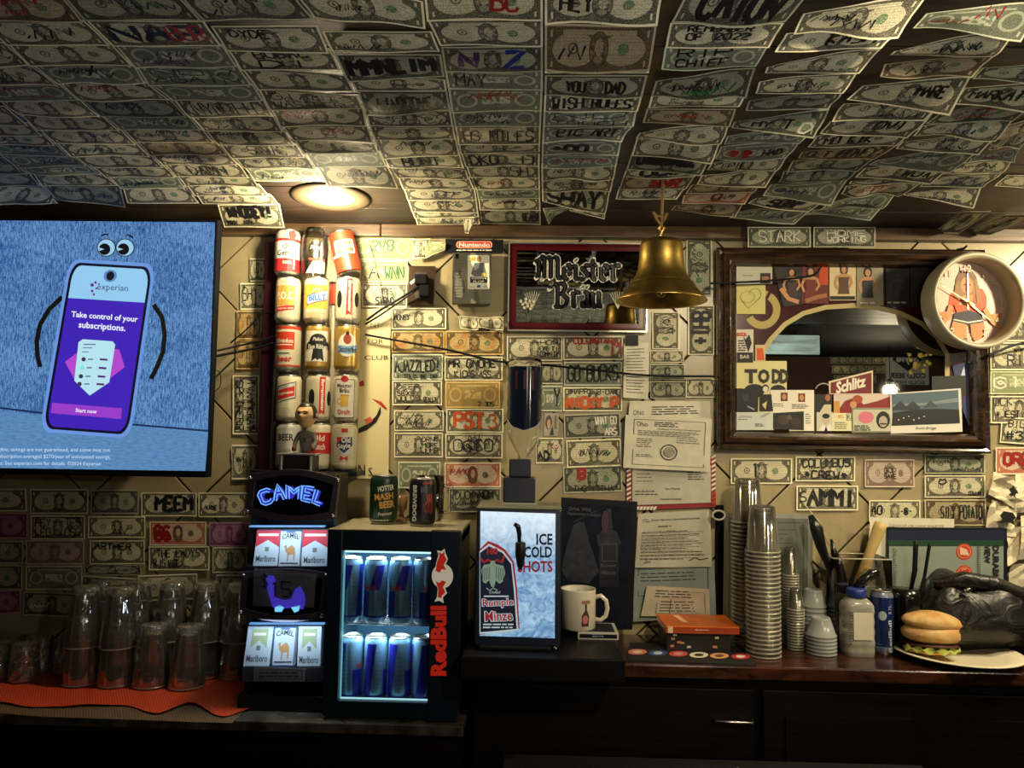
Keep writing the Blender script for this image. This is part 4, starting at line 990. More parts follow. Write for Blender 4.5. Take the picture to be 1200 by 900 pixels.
def c_pbr(D, r, h):
    D.rect(-1.1*r, h*.20, .85*r, h*.86, WHT); D.poly(circ(0, h*.62, r*.72, r*.66), BLK); D.poly([(-.35*r, h*.5), (.35*r, h*.5), (.5*r, h*.2), (.15*r, h*.27), (0, h*.22), (-.15*r, h*.27), (-.5*r, h*.2)], BLK)
    D.poly([(-1.05*r, h*.44), (-.6*r, h*.5), (-.6*r, h*.66), (-1.0*r, h*.58)], BLK); D.poly([(.6*r, h*.5), (1.05*r, h*.44), (1.0*r, h*.58), (.6*r, h*.66)], BLK)
    D.text('Pabst', 0, h*.68, w=.85*r, m=WHT, bold=.02, shear=.3); D.text('Blue Ribbon', 0, h*.52, w=1.6*r, h=h*.10, m=WHT, bold=.02)
def c_burg_v(D, r, h, dx=.25):
    D.poly(circ((dx-.85)*r, h*.5, r*.26, r*.7), BLK); D.poly(circ((dx+.65)*r, h*.5, r*.22, r*.6), BLK)
    D.poly([((dx-.24)*r, h*.14), (dx*r, h*.19), ((dx+.24)*r, h*.14), ((dx+.24)*r, h*.95), ((dx-.24)*r, h*.95)], RED); D.text('Burgermeister', dx*r, h*.56, w=h*.68, h=r*.34, m=WHT, rot=-90, bold=.03)
def c_oldr(D, r, h): D.rect(-1.2*r, h*.35, 1.2*r, h*.80, RED); D.text('Old', 0, h*.68, h=h*.13, m=WHT, bold=.02); D.text('Dutch', 0, h*.5, w=r*1.1, h=h*.13, m=WHT, bold=.02)
def c_rl(D, r, h):
    D.rect(-1.4*r, h*.05, 1.4*r, h*.95, ORG); D.poly(rrect(-.85*r, h*.42, .85*r, h*.75, .005), WHT); D.poly(rrect(-.72*r, h*.46, .72*r, h*.71, .004), ink(84, 84, 62)); D.text('Red Label', 0, h*.60, w=1.15*r, h=h*.10, m=WHT, bold=.02)
    D.rect(-.1*r, h*.05, .12*r, h*.42, WHT); D.rect(-1.4*r, h*.38, -.3*r, h*.43, WHT)
def c_okt(D, r, h):
    D.poly(circ(0, h*.55, r*.78, r*.95), WHT); D.poly(circ(0, h*.68, r*.32, r*.42), ink(150, 60, 40)); D.poly(circ(0, h*.80, r*.13, r*.16), BLK); D.poly([(-.85*r, h*.40), (0, h*.36), (.85*r, h*.40), (.85*r, h*.56), (0, h*.52), (-.85*r, h*.56)], ink(120, 160, 190))
    D.text('Oktoberfest', 0, h*.46, w=1.6*r, h=h*.12, m=BLK, bold=.02); D.text('Beer', 0, h*.30, w=.4*r, m=BLK)
def c_meis(D, r, h):
    D.poly(rrect(-.95*r, h*.07, .75*r, h*.90, .004), BLK); D.poly(rrect(-.90*r, h*.085, .70*r, h*.885, .004), WHT); D.poly(circ(-.1*r, h*.90, r*.3, r*.25), RED)
    D.text('Meister', -.1*r, h*.76, w=1.2*r, h=h*.09, m=BLK, bold=.02); D.text('Br\u00e4u', -.1*r, h*.66, w=.75*r, h=h*.10, m=BLK, bold=.02)
    D.poly([(-.35*r, h*.32), (.2*r, h*.32), (.25*r, h*.54), (-.38*r, h*.54)], YEL); D.ring(-.45*r, h*.43, r*.16, r*.25, YEL, n=12); D.rect(-.4*r, h*.54, .28*r, h*.57, TAN); D.text('Draft', -.1*r, h*.20, w=.95*r, h=h*.10, m=ORG, bold=.02)
def c_osty(D, r, h):
    D.frame(-1.0*r, h*.06, .95*r, h*.94, .0012, ink(150, 140, 90)); D.lines(-.9*r, .85*r, h*.08, h*.92, 13, ink(160, 150, 110), th=.0008, seed=3)
    D.poly(rrect(-.62*r, h*.34, .62*r, h*.72, .002), SILV); D.rect(-.25*r, h*.80, .25*r, h*.88, RED)
    D.poly([(-.55*r, h*.70), (.62*r, h*.70), (.65*r, h*.52), (.0*r, h*.36), (-.6*r, h*.50)], NAVY); D.poly([(-.62*r, h*.70), (-.1*r, h*.70), (-.5*r, h*.56)], RED)
    D.text('Old', .12*r, h*.64, w=.7*r, h=h*.12, m=WHT, bold=.03); D.text('Style', 0, h*.50, w=1.0*r, h=h*.13, m=WHT, bold=.03, rot=6); D.poly([(-.3*r, h*.20), (0, h*.245), (.3*r, h*.20), (.3*r, h*.31), (0, h*.27), (-.3*r, h*.31)], RED)
beer_can(colx[1][1], rows_y[1], 'red and white can, topmost of the rack\'s left column', SILV, c_old)
beer_can(colx[1][2], rows_y[2], 'cream can with a tan block and red banner, left column second', CREAM, c_poc)
beer_can(colx[1][3], rows_y[3], 'white can with an orange-red panel, left column third', CREAM, c_milw)
beer_can(colx[1][4], rows_y[4], 'white can with a slanted red banner, left column fourth', CREAM, c_burg_s)
beer_can(colx[1][5], rows_y[5], 'plain silver can with black capitals, lowest of the left column', SILV, c_beer)
beer_can(colx[2][2], rows_y[2], 'yellow can with a slanted blue-lettered band, middle column second', CREAM, c_billy)
beer_can(colx[2][3], rows_y[3], 'gold can with a black ribbon emblem, middle column third', GOLD, c_pbr)
beer_can(colx[2][4], rows_y[4], 'can with an upright red banner above the figurine', CREAM, lambda D, r, h: c_burg_v(D, r, h, .3))
beer_can(colx[2][5], rows_y[5], 'red-banded can half hidden behind the figurine', CREAM, c_oldr)
beer_can(colx[3][2], rows_y[2], 'can with an upright red banner under the tilted orange can', CREAM, lambda D, r, h: c_burg_v(D, r, h, .1))
beer_can(colx[3][3], rows_y[3], 'gold can with a white oval and blue ribbon, right column third', GOLD, c_okt)
beer_can(colx[3][4], rows_y[4], 'white can picturing a yellow beer mug, right column fourth', CREAM, c_meis)
beer_can(colx[3][5], rows_y[5], 'silver can with a blue and red shield, lowest of the right column', CREAM, c_osty)
beer_can(410, 322, 'tilted orange-red can on top of the rack\'s right column', ORG, c_rl, lean=-14, h=0.118)
# clear tumbler with an oval label, on the middle column
p = P(368, 323.5, YR); t = thing('souvenir_glass', 'clear glass with a dark oval label standing on the middle column', 'glass', p)
b = MB(); b.lathe([(0.031, 0.001), (0.034, 0.03), (0.036, 0.075), (0.033, 0.105), (0.024, 0.128), (0.004, 0.132)], M_CLEAR, 24, cap0=True, cap1=True); b.build('glass_body', t)
D = Decal(on_cyl(0.0345, -math.pi/2 + 0.15), step=.007); D.poly(circ(.008, .066, .020, .024), mat(s2l(40, 40, 30), 0.3)); D.text('Pearl', .008, .070, w=.032, m=WHT, bold=.02, shear=.3); D.rect(-.012, .036, .034, .041, ORG); D.poly([(-.018, .002), (.034, .002), (.034, .034), (.002, .034)], CREAM); D.build('printed_label', t)
# acrylic tubes and the dark upright
O = P(316, 552, -0.06); t = thing('can_rack', 'clear-fronted can rack with a dark wine-red upright at its left', 'rack', O)
zb = -0.005; x_a, x_b = P(307, 430, -0.04).x, P(323, 430, -0.04).x
b = MB(); b.box((x_a-O.x, -0.05-O.y, zb-0.02), (x_b-O.x, -0.0035-O.y, P(315, 285, -0.04).z-O.z), mat(s2l(44, 16, 24), 0.3), bev=0.003); o = b.build('upright', t); o['label'] = 'dark wine-red upright board'
zb2 = P(372, 551, YR).z - O.z
b = MB(); b.box((x_a-O.x, -0.10-O.y, zb2-0.012), (P(422, 550, YR).x-O.x, -0.004-O.y, zb2-0.001), M_BLACK, bev=0.002); b.build('shelf', t)
for c in (1, 2, 3):
    xx = P(colx[c][3], 430, YR).x
    b = MB(); zt = P(370, 268 if c != 3 else 326, YR).z - O.z
    b.lathe([(0.0352, zb2), (0.0352, zt)], M_TUBE, 28, cap0=False, cap1=False, T=Matrix.Translation((xx-O.x, YR-O.y, 0))); o = b.build('tube', t)
for (x0, y0, x1, y1, m_, lab) in ((385, 333, 393, 356, ink(190, 60, 30), 'small red card'), (383, 282, 395, 330, CREAM, 'cream strip'), (386, 358, 392, 545, CREAM, 'cream strip')):
    b = MB(); slab(b, rp(x0, y0, x1, y1), -0.012, 0.003, m_, O); o = b.build('backing_card', t)

# ================================================================== figurine with an oversized head
YD = -0.275
zt_d = P(345, 556, YD).z
O = P(350, 548, -0.20); O.z = zt_d + 0.002
t = thing('bobblehead', 'bobblehead figurine in a grey jersey on a dark plinth on the display', 'figurine', O)
s = mpp(-0.20)
skin = mat(s2l(222, 178, 120), 0.4); hair = mat(s2l(26, 18, 14), 0.4); jersey = mat(s2l(110, 104, 96), 0.5); brown = mat(s2l(96, 50, 30), 0.5)
zp = P(350, 531, -0.20).z - O.z
b = MB(); b.box((-0.042, -0.022, 0), (0.042, 0.03, zp-0.004), mat((0.02, 0.02, 0.024), 0.3), bev=0.003); b.box((-0.048, -0.026, zp-0.0045), (0.048, 0.034, zp), mat(s2l(190, 190, 190), 0.25, metal=0.6), bev=0.0015)
for xx in (-0.036, 0.036): b.lathe([(0.005, 0.001), (0.004, 0.012), (0.005, zp-0.006)], mat(s2l(150, 145, 140), 0.3, metal=0.7), 10, T=Matrix.Translation((xx, -0.024, 0)))
b.build('plinth', t)
def wob(cx, cy, cz, prof, m, b, n=16, sy=0.75): b.lathe(prof, m, n, T=Matrix.Translation((cx, cy, cz)) @ Matrix.Diagonal((1, sy, 1, 1)))
hx = P(359, 500, -0.20).x - O.x; zh = P(359, 487, -0.20).z - O.z
# one continuous body: torso, shoulders, arms and legs grown along a skeleton
def skin_body(name, verts, edges, radii, m, parent, loc=(0, 0, 0), sub=2, root=0):
    me = bpy.data.meshes.new(name); me.from_pydata(verts, edges, []); o = bpy.data.objects.new(name, me); C.objects.link(o)
    md = o.modifiers.new('Skin', 'SKIN'); sd = o.modifiers.new('Sub', 'SUBSURF'); sd.levels = sub; sd.render_levels = sub
    for i, rr_ in enumerate(radii): me.skin_vertices[0].data[i].radius = (rr_, rr_) if not isinstance(rr_, tuple) else rr_
    me.skin_vertices[0].data[root].use_root = True
    dg = bpy.context.evaluated_depsgraph_get(); ev = o.evaluated_get(dg); m2 = bpy.data.meshes.new_from_object(ev)
    bpy.data.objects.remove(o); m2.materials.clear(); m2.materials.append(m)
    for p_ in m2.polygons: p_.use_smooth = True
    o = bpy.data.objects.new(name, m2); C.objects.link(o); o.parent = parent; o.location = loc; return o
vs = [(hx, 0, zp+0.012), (hx, 0, zp+0.030), (hx, 0, zp+0.046), (hx, 0, zp+0.056), (hx-0.017, 0, zp+0.045), (hx-0.025, -0.003, zp+0.028), (hx-0.024, -0.014, zp+0.012), (hx+0.017, 0, zp+0.045), (hx+0.026, -0.003, zp+0.028), (hx+0.022, -0.014, zp+0.012), (hx-0.008, 0, zp+0.002), (hx+0.008, 0, zp+0.002)]
ed = [(0, 1), (1, 2), (2, 3), (2, 4), (4, 5), (5, 6), (2, 7), (7, 8), (8, 9), (0, 10), (0, 11)]
skin_body('torso', vs, ed, [(.014, .010), (.015, .010), (.014, .009), .007, .0075, .006, .0055, .0075, .006, .0055, .007, .007], jersey, t)
b = MB(); 
for sx in (-1, 1): b.lathe([(0.0001, -0.007), (0.005, -0.005), (0.0065, 0), (0.005, 0.005), (0.0001, 0.007)], brown, 10, T=Matrix.Translation((hx+sx*0.0235, -0.016, zp+0.011)))
b.build('hands', t)
D = Decal(lambda x, z, l: (hx + x, -0.0115 - l - 0.0*x, z)); D.text('2', 0, zp+0.033, h=.010, m=BLK, bold=.03); D.build('jersey_number', t)
b = MB(); N = 20
def headpt(u, v):
    a = 2*math.pi*u; ph = math.pi*(v-0.5); r0 = 0.0255; cz = math.sin(ph)
    rx = r0*math.cos(ph)*(1.0 - 0.16*max(0, -cz)); x = rx*math.cos(a); y_ = rx*math.sin(a)*1.0; z = cz*0.031
    if y_ < 0:
        y_ *= 0.92
        y_ -= 0.0075*math.exp(-(x/0.0045)**2 - ((z+0.002)/0.006)**2)         # nose
        y_ -= 0.0035*math.exp(-(x/0.012)**2 - ((z-0.0095)/0.0035)**2)        # brow
        y_ += 0.0035*(math.exp(-((abs(x)-0.0095)/0.0045)**2 - ((z-0.0045)/0.0035)**2))   # eye sockets
        y_ -= 0.0022*math.exp(-(x/0.007)**2 - ((z+0.0125)/0.0025)**2)        # lips
        y_ -= 0.003*math.exp(-(x/0.009)**2 - ((z+0.024)/0.005)**2)           # chin
    return Vector((x, y_, z))
b.grid(lambda u, v: headpt(u, v), 48, 36, skin)
for sx in (-1, 1): b.lathe([(0.0001, -0.006), (0.0035, -0.003), (0.004, 0.002), (0.0001, 0.006)], skin, 8, T=Matrix.Translation((sx*0.0255, 0.001, 0.001)))
hd = b.build('head', t, loc=(hx, -0.002, zh)); hd.rotation_euler = (0, 0, R(-14))
b = MB()
def hairpt(u, v):
    a = math.pi*(1.0*u) ; a = -0.12*math.pi + 1.24*math.pi*u; ph = math.pi*(0.5 - 0.55*(1-v)) if False else R(-12) + (R(102))*v
    r0 = 0.0275; return Vector((r0*math.cos(ph)*math.cos(a), r0*math.cos(ph)*math.sin(a), 0.0335*math.sin(ph)))
b.grid(hairpt, 24, 12, hair)
b.grid(lambda u, v: Vector((0.0262*math.cos(R(44)+R(46)*v)*math.cos(math.pi*(1+u)), 0.0262*math.cos(R(44)+R(46)*v)*math.sin(math.pi*(1+u)) * 0.97, 0.0335*math.sin(R(45)+R(45)*v))), 20, 6, hair)
b.build('hair', hd)
D = Decal(lambda x, z, l: (headpt(0.75 + x/(2*math.pi*0.0255), 0.5 + math.asin(max(-1, min(1, z/0.031)))/math.pi) + Vector((0, -l, 0))), base=0.0005)
for sx in (-1, 1): D.poly(circ(sx*0.0095, 0.0045, 0.0042, 0.0018, n=10), BLK); D.stroke([(sx*0.004, 0.0085), (sx*0.010, 0.0100), (sx*0.015, 0.0080)], 0.0022, hair)
D.stroke([(-0.006, -0.0125), (0, -0.0120), (0.006, -0.0125)], 0.0012, ink(120, 60, 50))
D.build('face_paint', hd)

# ================================================================== cigarette display
GREYP = mat(s2l(74, 66, 80), 0.35, metal=0.4)
O = P(332, 815, YD); O.z = Z_CTR
t = thing('cigarette_display', 'tall black cigarette display with a blue neon sign beside the fridge', 'display', O)
xl_, xr_ = P(288, 690, YD).x - O.x, P(385, 735, YD).x - O.x
xl_ = P(284, 700, YD+0.03).x - O.x; zt = zt_d - O.z
b = MB()
b.box((xl_+0.008, 0.045, 0), (xl_+0.016, 0.15, zt-0.004), M_BLACK); b.box((xr_-0.008, 0.045, 0), (xr_, 0.15, zt-0.004), M_BLACK)
b.box((xl_+0.016, 0.14, 0), (xr_-0.008, 0.15, zt-0.004), M_BLACK); b.box((xl_+0.008, 0.012, zt-0.006), (xr_, 0.15, zt), M_BLACK, bev=0.002)
b.box((xl_+0.008, 0.0, 0), (xr_, 0.14, 0.035), M_BLACK, bev=0.003)
b.build('cabinet', t)
def arc_pts(xa, xb, y0, bulge, n=14): return [(xa + (xb-xa)*i/n, y0 - bulge*math.sin(math.pi*i/n)) for i in range(n+1)]
def arched(x0, x1, yt0, yt1, yb0, yb1, bt, bb, th, name):
    """frame with a bowed top and bottom, inner black plate"""
    def edge(xa, xb, ya, yb, bl, n=14): return [(xa+(xb-xa)*i/n, ya+(yb-ya)*i/n - bl*math.sin(math.pi*i/n)) for i in range(n+1)]
    outer = edge(x0[0], x1[0], yt0, yt1, bt) + list(reversed(edge(x0[1], x1[1], yb0, yb1, bb)))
    inner = edge(x0[0]+th, x1[0]-th, yt0+th*1.1, yt1+th*1.1, bt) + list(reversed(edge(x0[1]+th, x1[1]-th, yb0-th*1.1, yb1-th*1.1, bb)))
    b = MB(); n = len(outer)
    fo = [at(px, py, YD-0.008, O) for px, py in outer]; fi = [at(px, py, YD-0.008, O) for px, py in inner]
    bo = [p_ + Vector((0, 0.02, 0)) for p_ in fo]; bi = [p_ + Vector((0, 0.02, 0)) for p_ in fi]
    b.add(fo+fi+bo+bi, [(i, (i+1) % n, n+(i+1) % n, n+i) for i in range(n)] + [(i, 2*n+i, 2*n+(i+1) % n, (i+1) % n) for i in range(n)] + [(n+i, n+(i+1) % n, 3*n+(i+1) % n, 3*n+i) for i in range(n)], GREYP)
    f = b.build(name, t)
    b = MB(); b.add([p_ + Vector((0, 0.008, 0)) for p_ in fi] + [p_ + Vector((0, 0.018, 0)) for p_ in fi], [tuple(range(n)), tuple(reversed(range(n, 2*n)))], mat((0.004, 0.004, 0.012), 0.15)); b.build('sign_plate', f)
    for (px, py) in ((x0[0]+1.5, yt0+3), (x1[0]-1, yt1+2), (x0[1]+2, yb0-3), (x1[1]-2, yb1-3)):
        b = MB(); q = at(px, py, YD-0.008, O); b.lathe([(0.0045, 0), (0.0045, 0.003), (0.003, 0.005), (0.0005, 0.0055)], M_STEEL, 12, T=Matrix.Translation(q) @ Matrix.Rotation(R(90), 4, 'X')); b.build('bolt', f)
    return f
f1 = arched((292, 288), (397, 392), 557, 561, 602, 607, 9, -7, 6.5, 'sign_frame')
D = DPX(YD, O, base=0.0008)
NEON = mat(s2l(110, 175, 250), 0.5, emit=1.15); NEOND = mat(s2l(50, 50, 190), 0.5, emit=0.8)
def arcmap(cx, cy, rad, D0=None): return lambda x, z, l: P(cx + (rad+z)*math.sin(x/rad), cy - (rad+z)*math.cos(x/rad), YD - 0.0 - l) - O
Dn = Decal(arcmap(342, 669, 92), base=0.0018); vs_, fs_, w_, h_ = text_mesh('CAMEL', .05, 0, 1.05)
Dn.text('CAMEL', 1, 0, w=78, h=15, m=NEOND, bold=.05)
for i, ch in enumerate('CAMEL'):      # glowing outline of each letter
    x0 = (-39, -23, -6.5, 12, 26)[i]; x1 = (-23, -7.5, 11, 25.5, 39)[i]; cap = (1, 0, 0, 0, 1)[i]
    z0, z1 = -7.5, 7.5 + (0, 2, 0, 0, 0)[i]
    for st in glyph(ch, 0, random.Random(1)):
        pts = []; 
        for k in range(len(st)-1): pts += [st[k], ((st[k][0]+st[k+1][0])/2, (st[k][1]+st[k+1][1])/2)]
        pts.append(st[-1]); Dn.stroke([(x0+1.5+(x1-x0-3)*p_[0], z0+(z1-z0)*p_[1]) for p_ in pts], 4.8, NEON)
    for st in glyph(ch, 0, random.Random(1)): Dn.stroke([(x0+1.5+(x1-x0-3)*p_[0], z0+(z1-z0)*p_[1]) for p_ in st], 2.4, NEOND)
Dn.build('neon_lettering', f1)
f2 = arched((284, 280), (384, 379), 671, 672, 720, 724, 5, -7, 6, 'sign_frame')
Dn = DPX(YD, O, base=0.0016); PUR = mat(s2l(72, 52, 214), 0.5, emit=0.75); CYN = mat(s2l(120, 205, 240), 0.5, emit=1.0)
Dn.poly([(312, -676), (316, -674), (321, -675), (323, -680), (321, -690), (323, -700), (332, -703), (341, -702), (346, -690), (352, -687), (357, -696), (358, -706), (355, -714), (345, -712), (330, -713), (320, -712), (317, -704), (313, -690)], PUR)
Dn.poly([(322, -712), (328, -709), (333, -712), (330, -717), (322, -717)], CYN); Dn.poly([(341, -712), (352, -709), (350, -716), (345, -718)], CYN); Dn.build('neon_animal', f2)
b = MB(); c = [at(px, py, YD-0.012, O) for px, py in ((296, 710), (368, 712), (371, 673), (298, 665))]
b.grid(lambda u, v: (c[0]*(1-u)+c[1]*u)*(1-v) + (c[3]*(1-u)+c[2]*u)*v + Vector((0, -0.0015*math.sin(7*u+2*v), 0)), 10, 6, clear_mat('plastic_sleeve', (0.75, 0.75, 0.8), 1.8, 0.15, milk=0.22, milkcol=(0.6, 0.6, 0.65)))
sl = b.build('price_sleeve', t); Dn = DPX(YD-0.0145, O, base=0.0006); rr_ = random.Random(3)
hand(Dn, '$', 305, -690, 315, -674, 1.4, BLK, rr_, jit=0.02); hand(Dn, '15', 316, -699, 342, -682, 1.8, BLK, rr_, jit=0.02); o = Dn.build('price', sl)
# packs on two lit shelves
M_LED = mat(s2l(90, 150, 220), 0.5, emit=0.9)
for (ya, yb) in ((616, 618), (730.5, 732)):
    q_ = P(335, ya, YD-0.02); area_light('display_led', q_, q_ + Vector((0, 0.05, -0.10)), 0.18, 0.11, (0.66, 0.86, 1.0), size_y=0.012)
    b = MB(); slab(b, rp(292, ya, 380, yb), YD+0.004, 0.012, M_LED, O); b.build('light_strip', t)
for (ya, yb) in ((664, 668), (782, 787)):
    b = MB(); slab(b, rp(286, ya, 383, yb), YD+0.002, 0.10, M_BLACK, O); b.build('shelf', t)
def pack(x0, y0, x1, y1, kind, label, lean):
    Op = P((x0+x1)/2, y1, YD+0.012); tt = thing('cigarette_pack', label, 'cigarette pack', Op, group='cigarette packs in the display')
    top = lean
    f = [at(x0-top, y1, YD+0.012, Op), at(x1-top, y1, YD+0.012, Op), at(x1+top, y0, YD+0.030, Op), at(x0+top, y0, YD+0.030, Op)]
    g = [q + Vector((0, 0.022, 0)) for q in f]; m = mat(s2l(205, 218, 232), 0.4)
    b = MB(); b.add(f+g, [(0, 1, 2, 3), (7, 6, 5, 4), (0, 4, 5, 1), (1, 5, 6, 2), (2, 6, 7, 3), (3, 7, 4, 0)], m); b.build('box', tt)
    D = Decal(lambda x, z, l: ((f[0]*(1-x)+f[1]*x)*(1-z) + (f[3]*(1-x)+f[2]*x)*z) + Vector((0, -l, 0)), base=0.0005)
    GR = ink(70, 80, 96)
    if kind in 'rg':
        c1 = ink(205, 50, 70) if kind == 'r' else ink(170, 182, 140)
        x_0, x_1, zt, zb = (0, 1, 1, .52) if kind == 'r' else (.18, .82, .94, .45)
        D.poly([(x_0, zb), (.5, zb+.20), (x_1, zb), (x_1, zt), (x_0, zt)], c1); D.rect(x_0+.08, zt-.17, x_1-.08, zt-.10, ink(235, 225, 225)); D.rect(.42, .40, .58, .52, ink(120, 130, 120)); D.text('Marlboro', .5, .20, w=.82, h=.17, m=GR, bold=.01)
    else:
        D.frame(0, 0, 1, 1, .035, ink(40, 90, 150)); D.text('CAMEL', .5, .80, w=.78, h=.13, m=ink(30, 50, 60), bold=.02, arc=.05); D.rect(.3, .92, .7, .96, ink(70, 110, 160))
        CM = ink(200, 150, 100); D.poly([(.25, .58), (.32, .60), (.36, .50), (.48, .56), (.60, .60), (.72, .50), (.74, .40), (.72, .20), (.67, .20), (.66, .36), (.46, .34), (.44, .16), (.39, .16), (.40, .36), (.30, .42), (.27, .54), (.20, .52)], CM)
        D.rect(.1, .10, .9, .13, GR)
    D.build('print', tt)
pack(299, 621, 327, 663, 'r', 'white pack with a red top, left on the upper shelf', 2.5)
pack(327, 621, 353, 665, 'c', 'pale blue pack with a camel, middle of the upper shelf', 1.5)
pack(354, 621, 384, 665, 'r', 'white pack with a red top, right on the upper shelf', 1.0)
pack(288, 734, 318, 781, 'g', 'white pack with a pale gold crest, left on the lower shelf', 3)
pack(320, 734, 346, 781, 'c', 'pale blue pack with a camel, middle of the lower shelf', 2)
pack(349, 734, 376, 783, 'g', 'white pack with a pale gold crest, right on the lower shelf', 1)
b = MB(); slab(b, [(297, 798), (357, 799), (358, 784), (298, 781)], YD-0.004, 0.002, ink(96, 92, 100), O); o = b.build('notice_strip', t)
D = DPX(YD-0.004, O, base=0.0005); D.frame(300, -796, 354, -785, .6, BLK); D.lines(303, 351, -794.5, -786.5, 2, BLK, th=1.6, seed=9, ragged=.1); D.build('notice_text', o)
b = MB(); slab(b, rp(284, 783, 380, 799), YD, 0.004, GREYP, O); b.build('lower_panel', t)

# ================================================================== small fridge
YF_ = -0.315
zf = Z_CTR
O = Vector((P(455, 848, YF_).x, YF_, zf))
t = thing('mini_fridge', 'small glass-door drinks fridge full of energy drink cans on the counter', 'fridge', O)
xl_ = (P(373, 846, YF_).x + P(388, 622, YF_).x)/2 - O.x; xr_ = (P(533, 846, YF_).x + P(546, 622, YF_).x)/2 - O.x - 0.004
zt = P(460, 622, YF_).z - O.z; zb = 0.006; dpt = 0.27
NAV = mat((0.006, 0.012, 0.022), 0.28); NAVS = mat((0.05, 0.06, 0.075), 0.35, metal=0.3); TOPM = mat(s2l(196, 184, 150), 0.25, noise=0.15)
wx0, wx1 = P(398, 735, YF_).x - O.x, P(503, 735, YF_).x - O.x; wz1, wz0 = P(450, 646, YF_).z - O.z, P(450, 823, YF_).z - O.z
b = MB(); th = 0.012
b.box((xl_, 0.03, zb), (xl_+th, dpt, zt-0.008), NAVS, bev=0.002); b.box((xr_-th, 0.03, zb), (xr_, dpt, zt-0.008), NAVS, bev=0.002)
b.box((xl_+th, 0.03, zb), (xr_-th, dpt, zb+0.02), NAVS); b.box((xl_+th, dpt-0.012, zb+0.02), (xr_-th, dpt, zt-0.03), mat(s2l(60, 96, 120), 0.4)); b.box((xl_, 0.03, zt-0.03), (xr_, dpt, zt-0.008), NAVS)
for xx in (xl_+0.03, xr_-0.03): b.lathe([(0.012, -0.0), (0.012, 0.006)], M_BLACK, 12, T=Matrix.Translation((xx, 0.06, 0))); b.lathe([(0.012, -0.0), (0.012, 0.006)], M_BLACK, 12, T=Matrix.Translation((xx, 0.24, 0)))
b.build('cabinet', t)
b = MB(); b.box((xl_-0.001, 0.026, zt-0.008), (xr_+0.001, dpt+0.001, zt), TOPM, bev=0.002); b.build('top_panel', t)
b = MB(); b.box((xl_+th, 0.032, zb+0.0205), (xl_+th+0.003, dpt-0.0125, zt-0.031), mat(s2l(60, 90, 110), 0.4)); b.box((xr_-th-0.003, 0.032, zb+0.0205), (xr_-th, dpt-0.0125, zt-0.031), mat(s2l(60, 90, 110), 0.4)); b.build('lining', t)
b = MB(); sx = P(503, 735, YF_).x - O.x
b.box((xl_, 0.0, zb), (wx0, 0.025, zt), NAV, bev=0.0015); b.box((wx0, 0.0, zb), (wx1, 0.025, wz0), NAV, bev=0.0015); b.box((wx0, 0.0, wz1), (wx1, 0.025, zt), NAV, bev=0.0015)
b.box((xl_+0.001, 0.001, zt), (sx-0.001, 0.022, zt+0.0015), TOPM)
door = b.build('door', t); o = door
b = MB(); b.box((wx0, 0.010, wz0), (wx1, 0.013, wz1), M_PANE); b.build('pane', door)
b = MB(); b.box((sx, -0.004, zb-0.004), (xr_, 0.025, zt+0.0015), NAV, bev=0.002); strip = b.build('handle_strip', door)
b = MB(); b.box((wx0+0.001, 0.014, wz0+0.001), (wx0+0.004, 0.020, wz1-0.001), mat(s2l(120, 200, 215), 0.4, emit=0.6)); b.box((wx0+0.004, 0.014, wz1-0.006), (wx1-0.001, 0.020, wz1-0.001), mat(s2l(180, 230, 245), 0.4, emit=1.6)); b.box((wx0+0.004, 0.014, wz0+0.001), (wx1-0.001, 0.020, wz0+0.003), mat(s2l(170, 225, 235), 0.4, emit=1.0)); b.build('led_strip', door)
D = DPX(YF_-0.004, O, base=0.0006)
REDL = mat(s2l(226, 40, 24), 0.4, emit=0.35); YL = mat(s2l(244, 232, 200), 0.4, emit=0.35)
D.poly(circ(518.5, -675, 12.6, 14.5), YL)
bull = [(-7, 4), (-3, 8), (2, 9), (6, 14), (9, 20), (7, 24), (5, 20), (1, 17), (-2, 22), (-5, 23), (-4, 18), (-8, 12), (-10, 6)]
def bullpts(f, s_=1.0): return [(518.5 + (y_*0.0 + x_*0.75)*s_, -675 + f*(y_*1.2 + 2)*s_) for x_, y_ in bull]
D.poly([(510, -671), (511, -660), (514, -650), (512, -645), (517, -646), (521, -643), (522, -648), (525, -655), (522, -662), (526, -668), (520, -671), (518, -668), (515, -672)], YL)
D.poly([(510.5, -669), (512, -659), (515, -651), (514, -647), (518, -649), (521, -646), (521, -651), (523.5, -656), (520, -662), (523, -668), (518, -667), (515, -671)], REDL)
D.poly([(510, -680), (513, -690), (512, -700), (509, -705), (515, -704), (520, -707), (519, -700), (524, -695), (521, -688), (525, -681), (519, -679), (515, -682)], YL)
D.poly([(510.5, -681), (513.5, -690), (513, -700), (517, -701), (518, -698), (522, -694), (519, -688), (523, -682), (518, -680), (515, -683)], REDL)
D.text('RedBull', 514, -751, w=82, h=19, m=REDL, bold=.05, rot=90)
D.build('logo', strip)
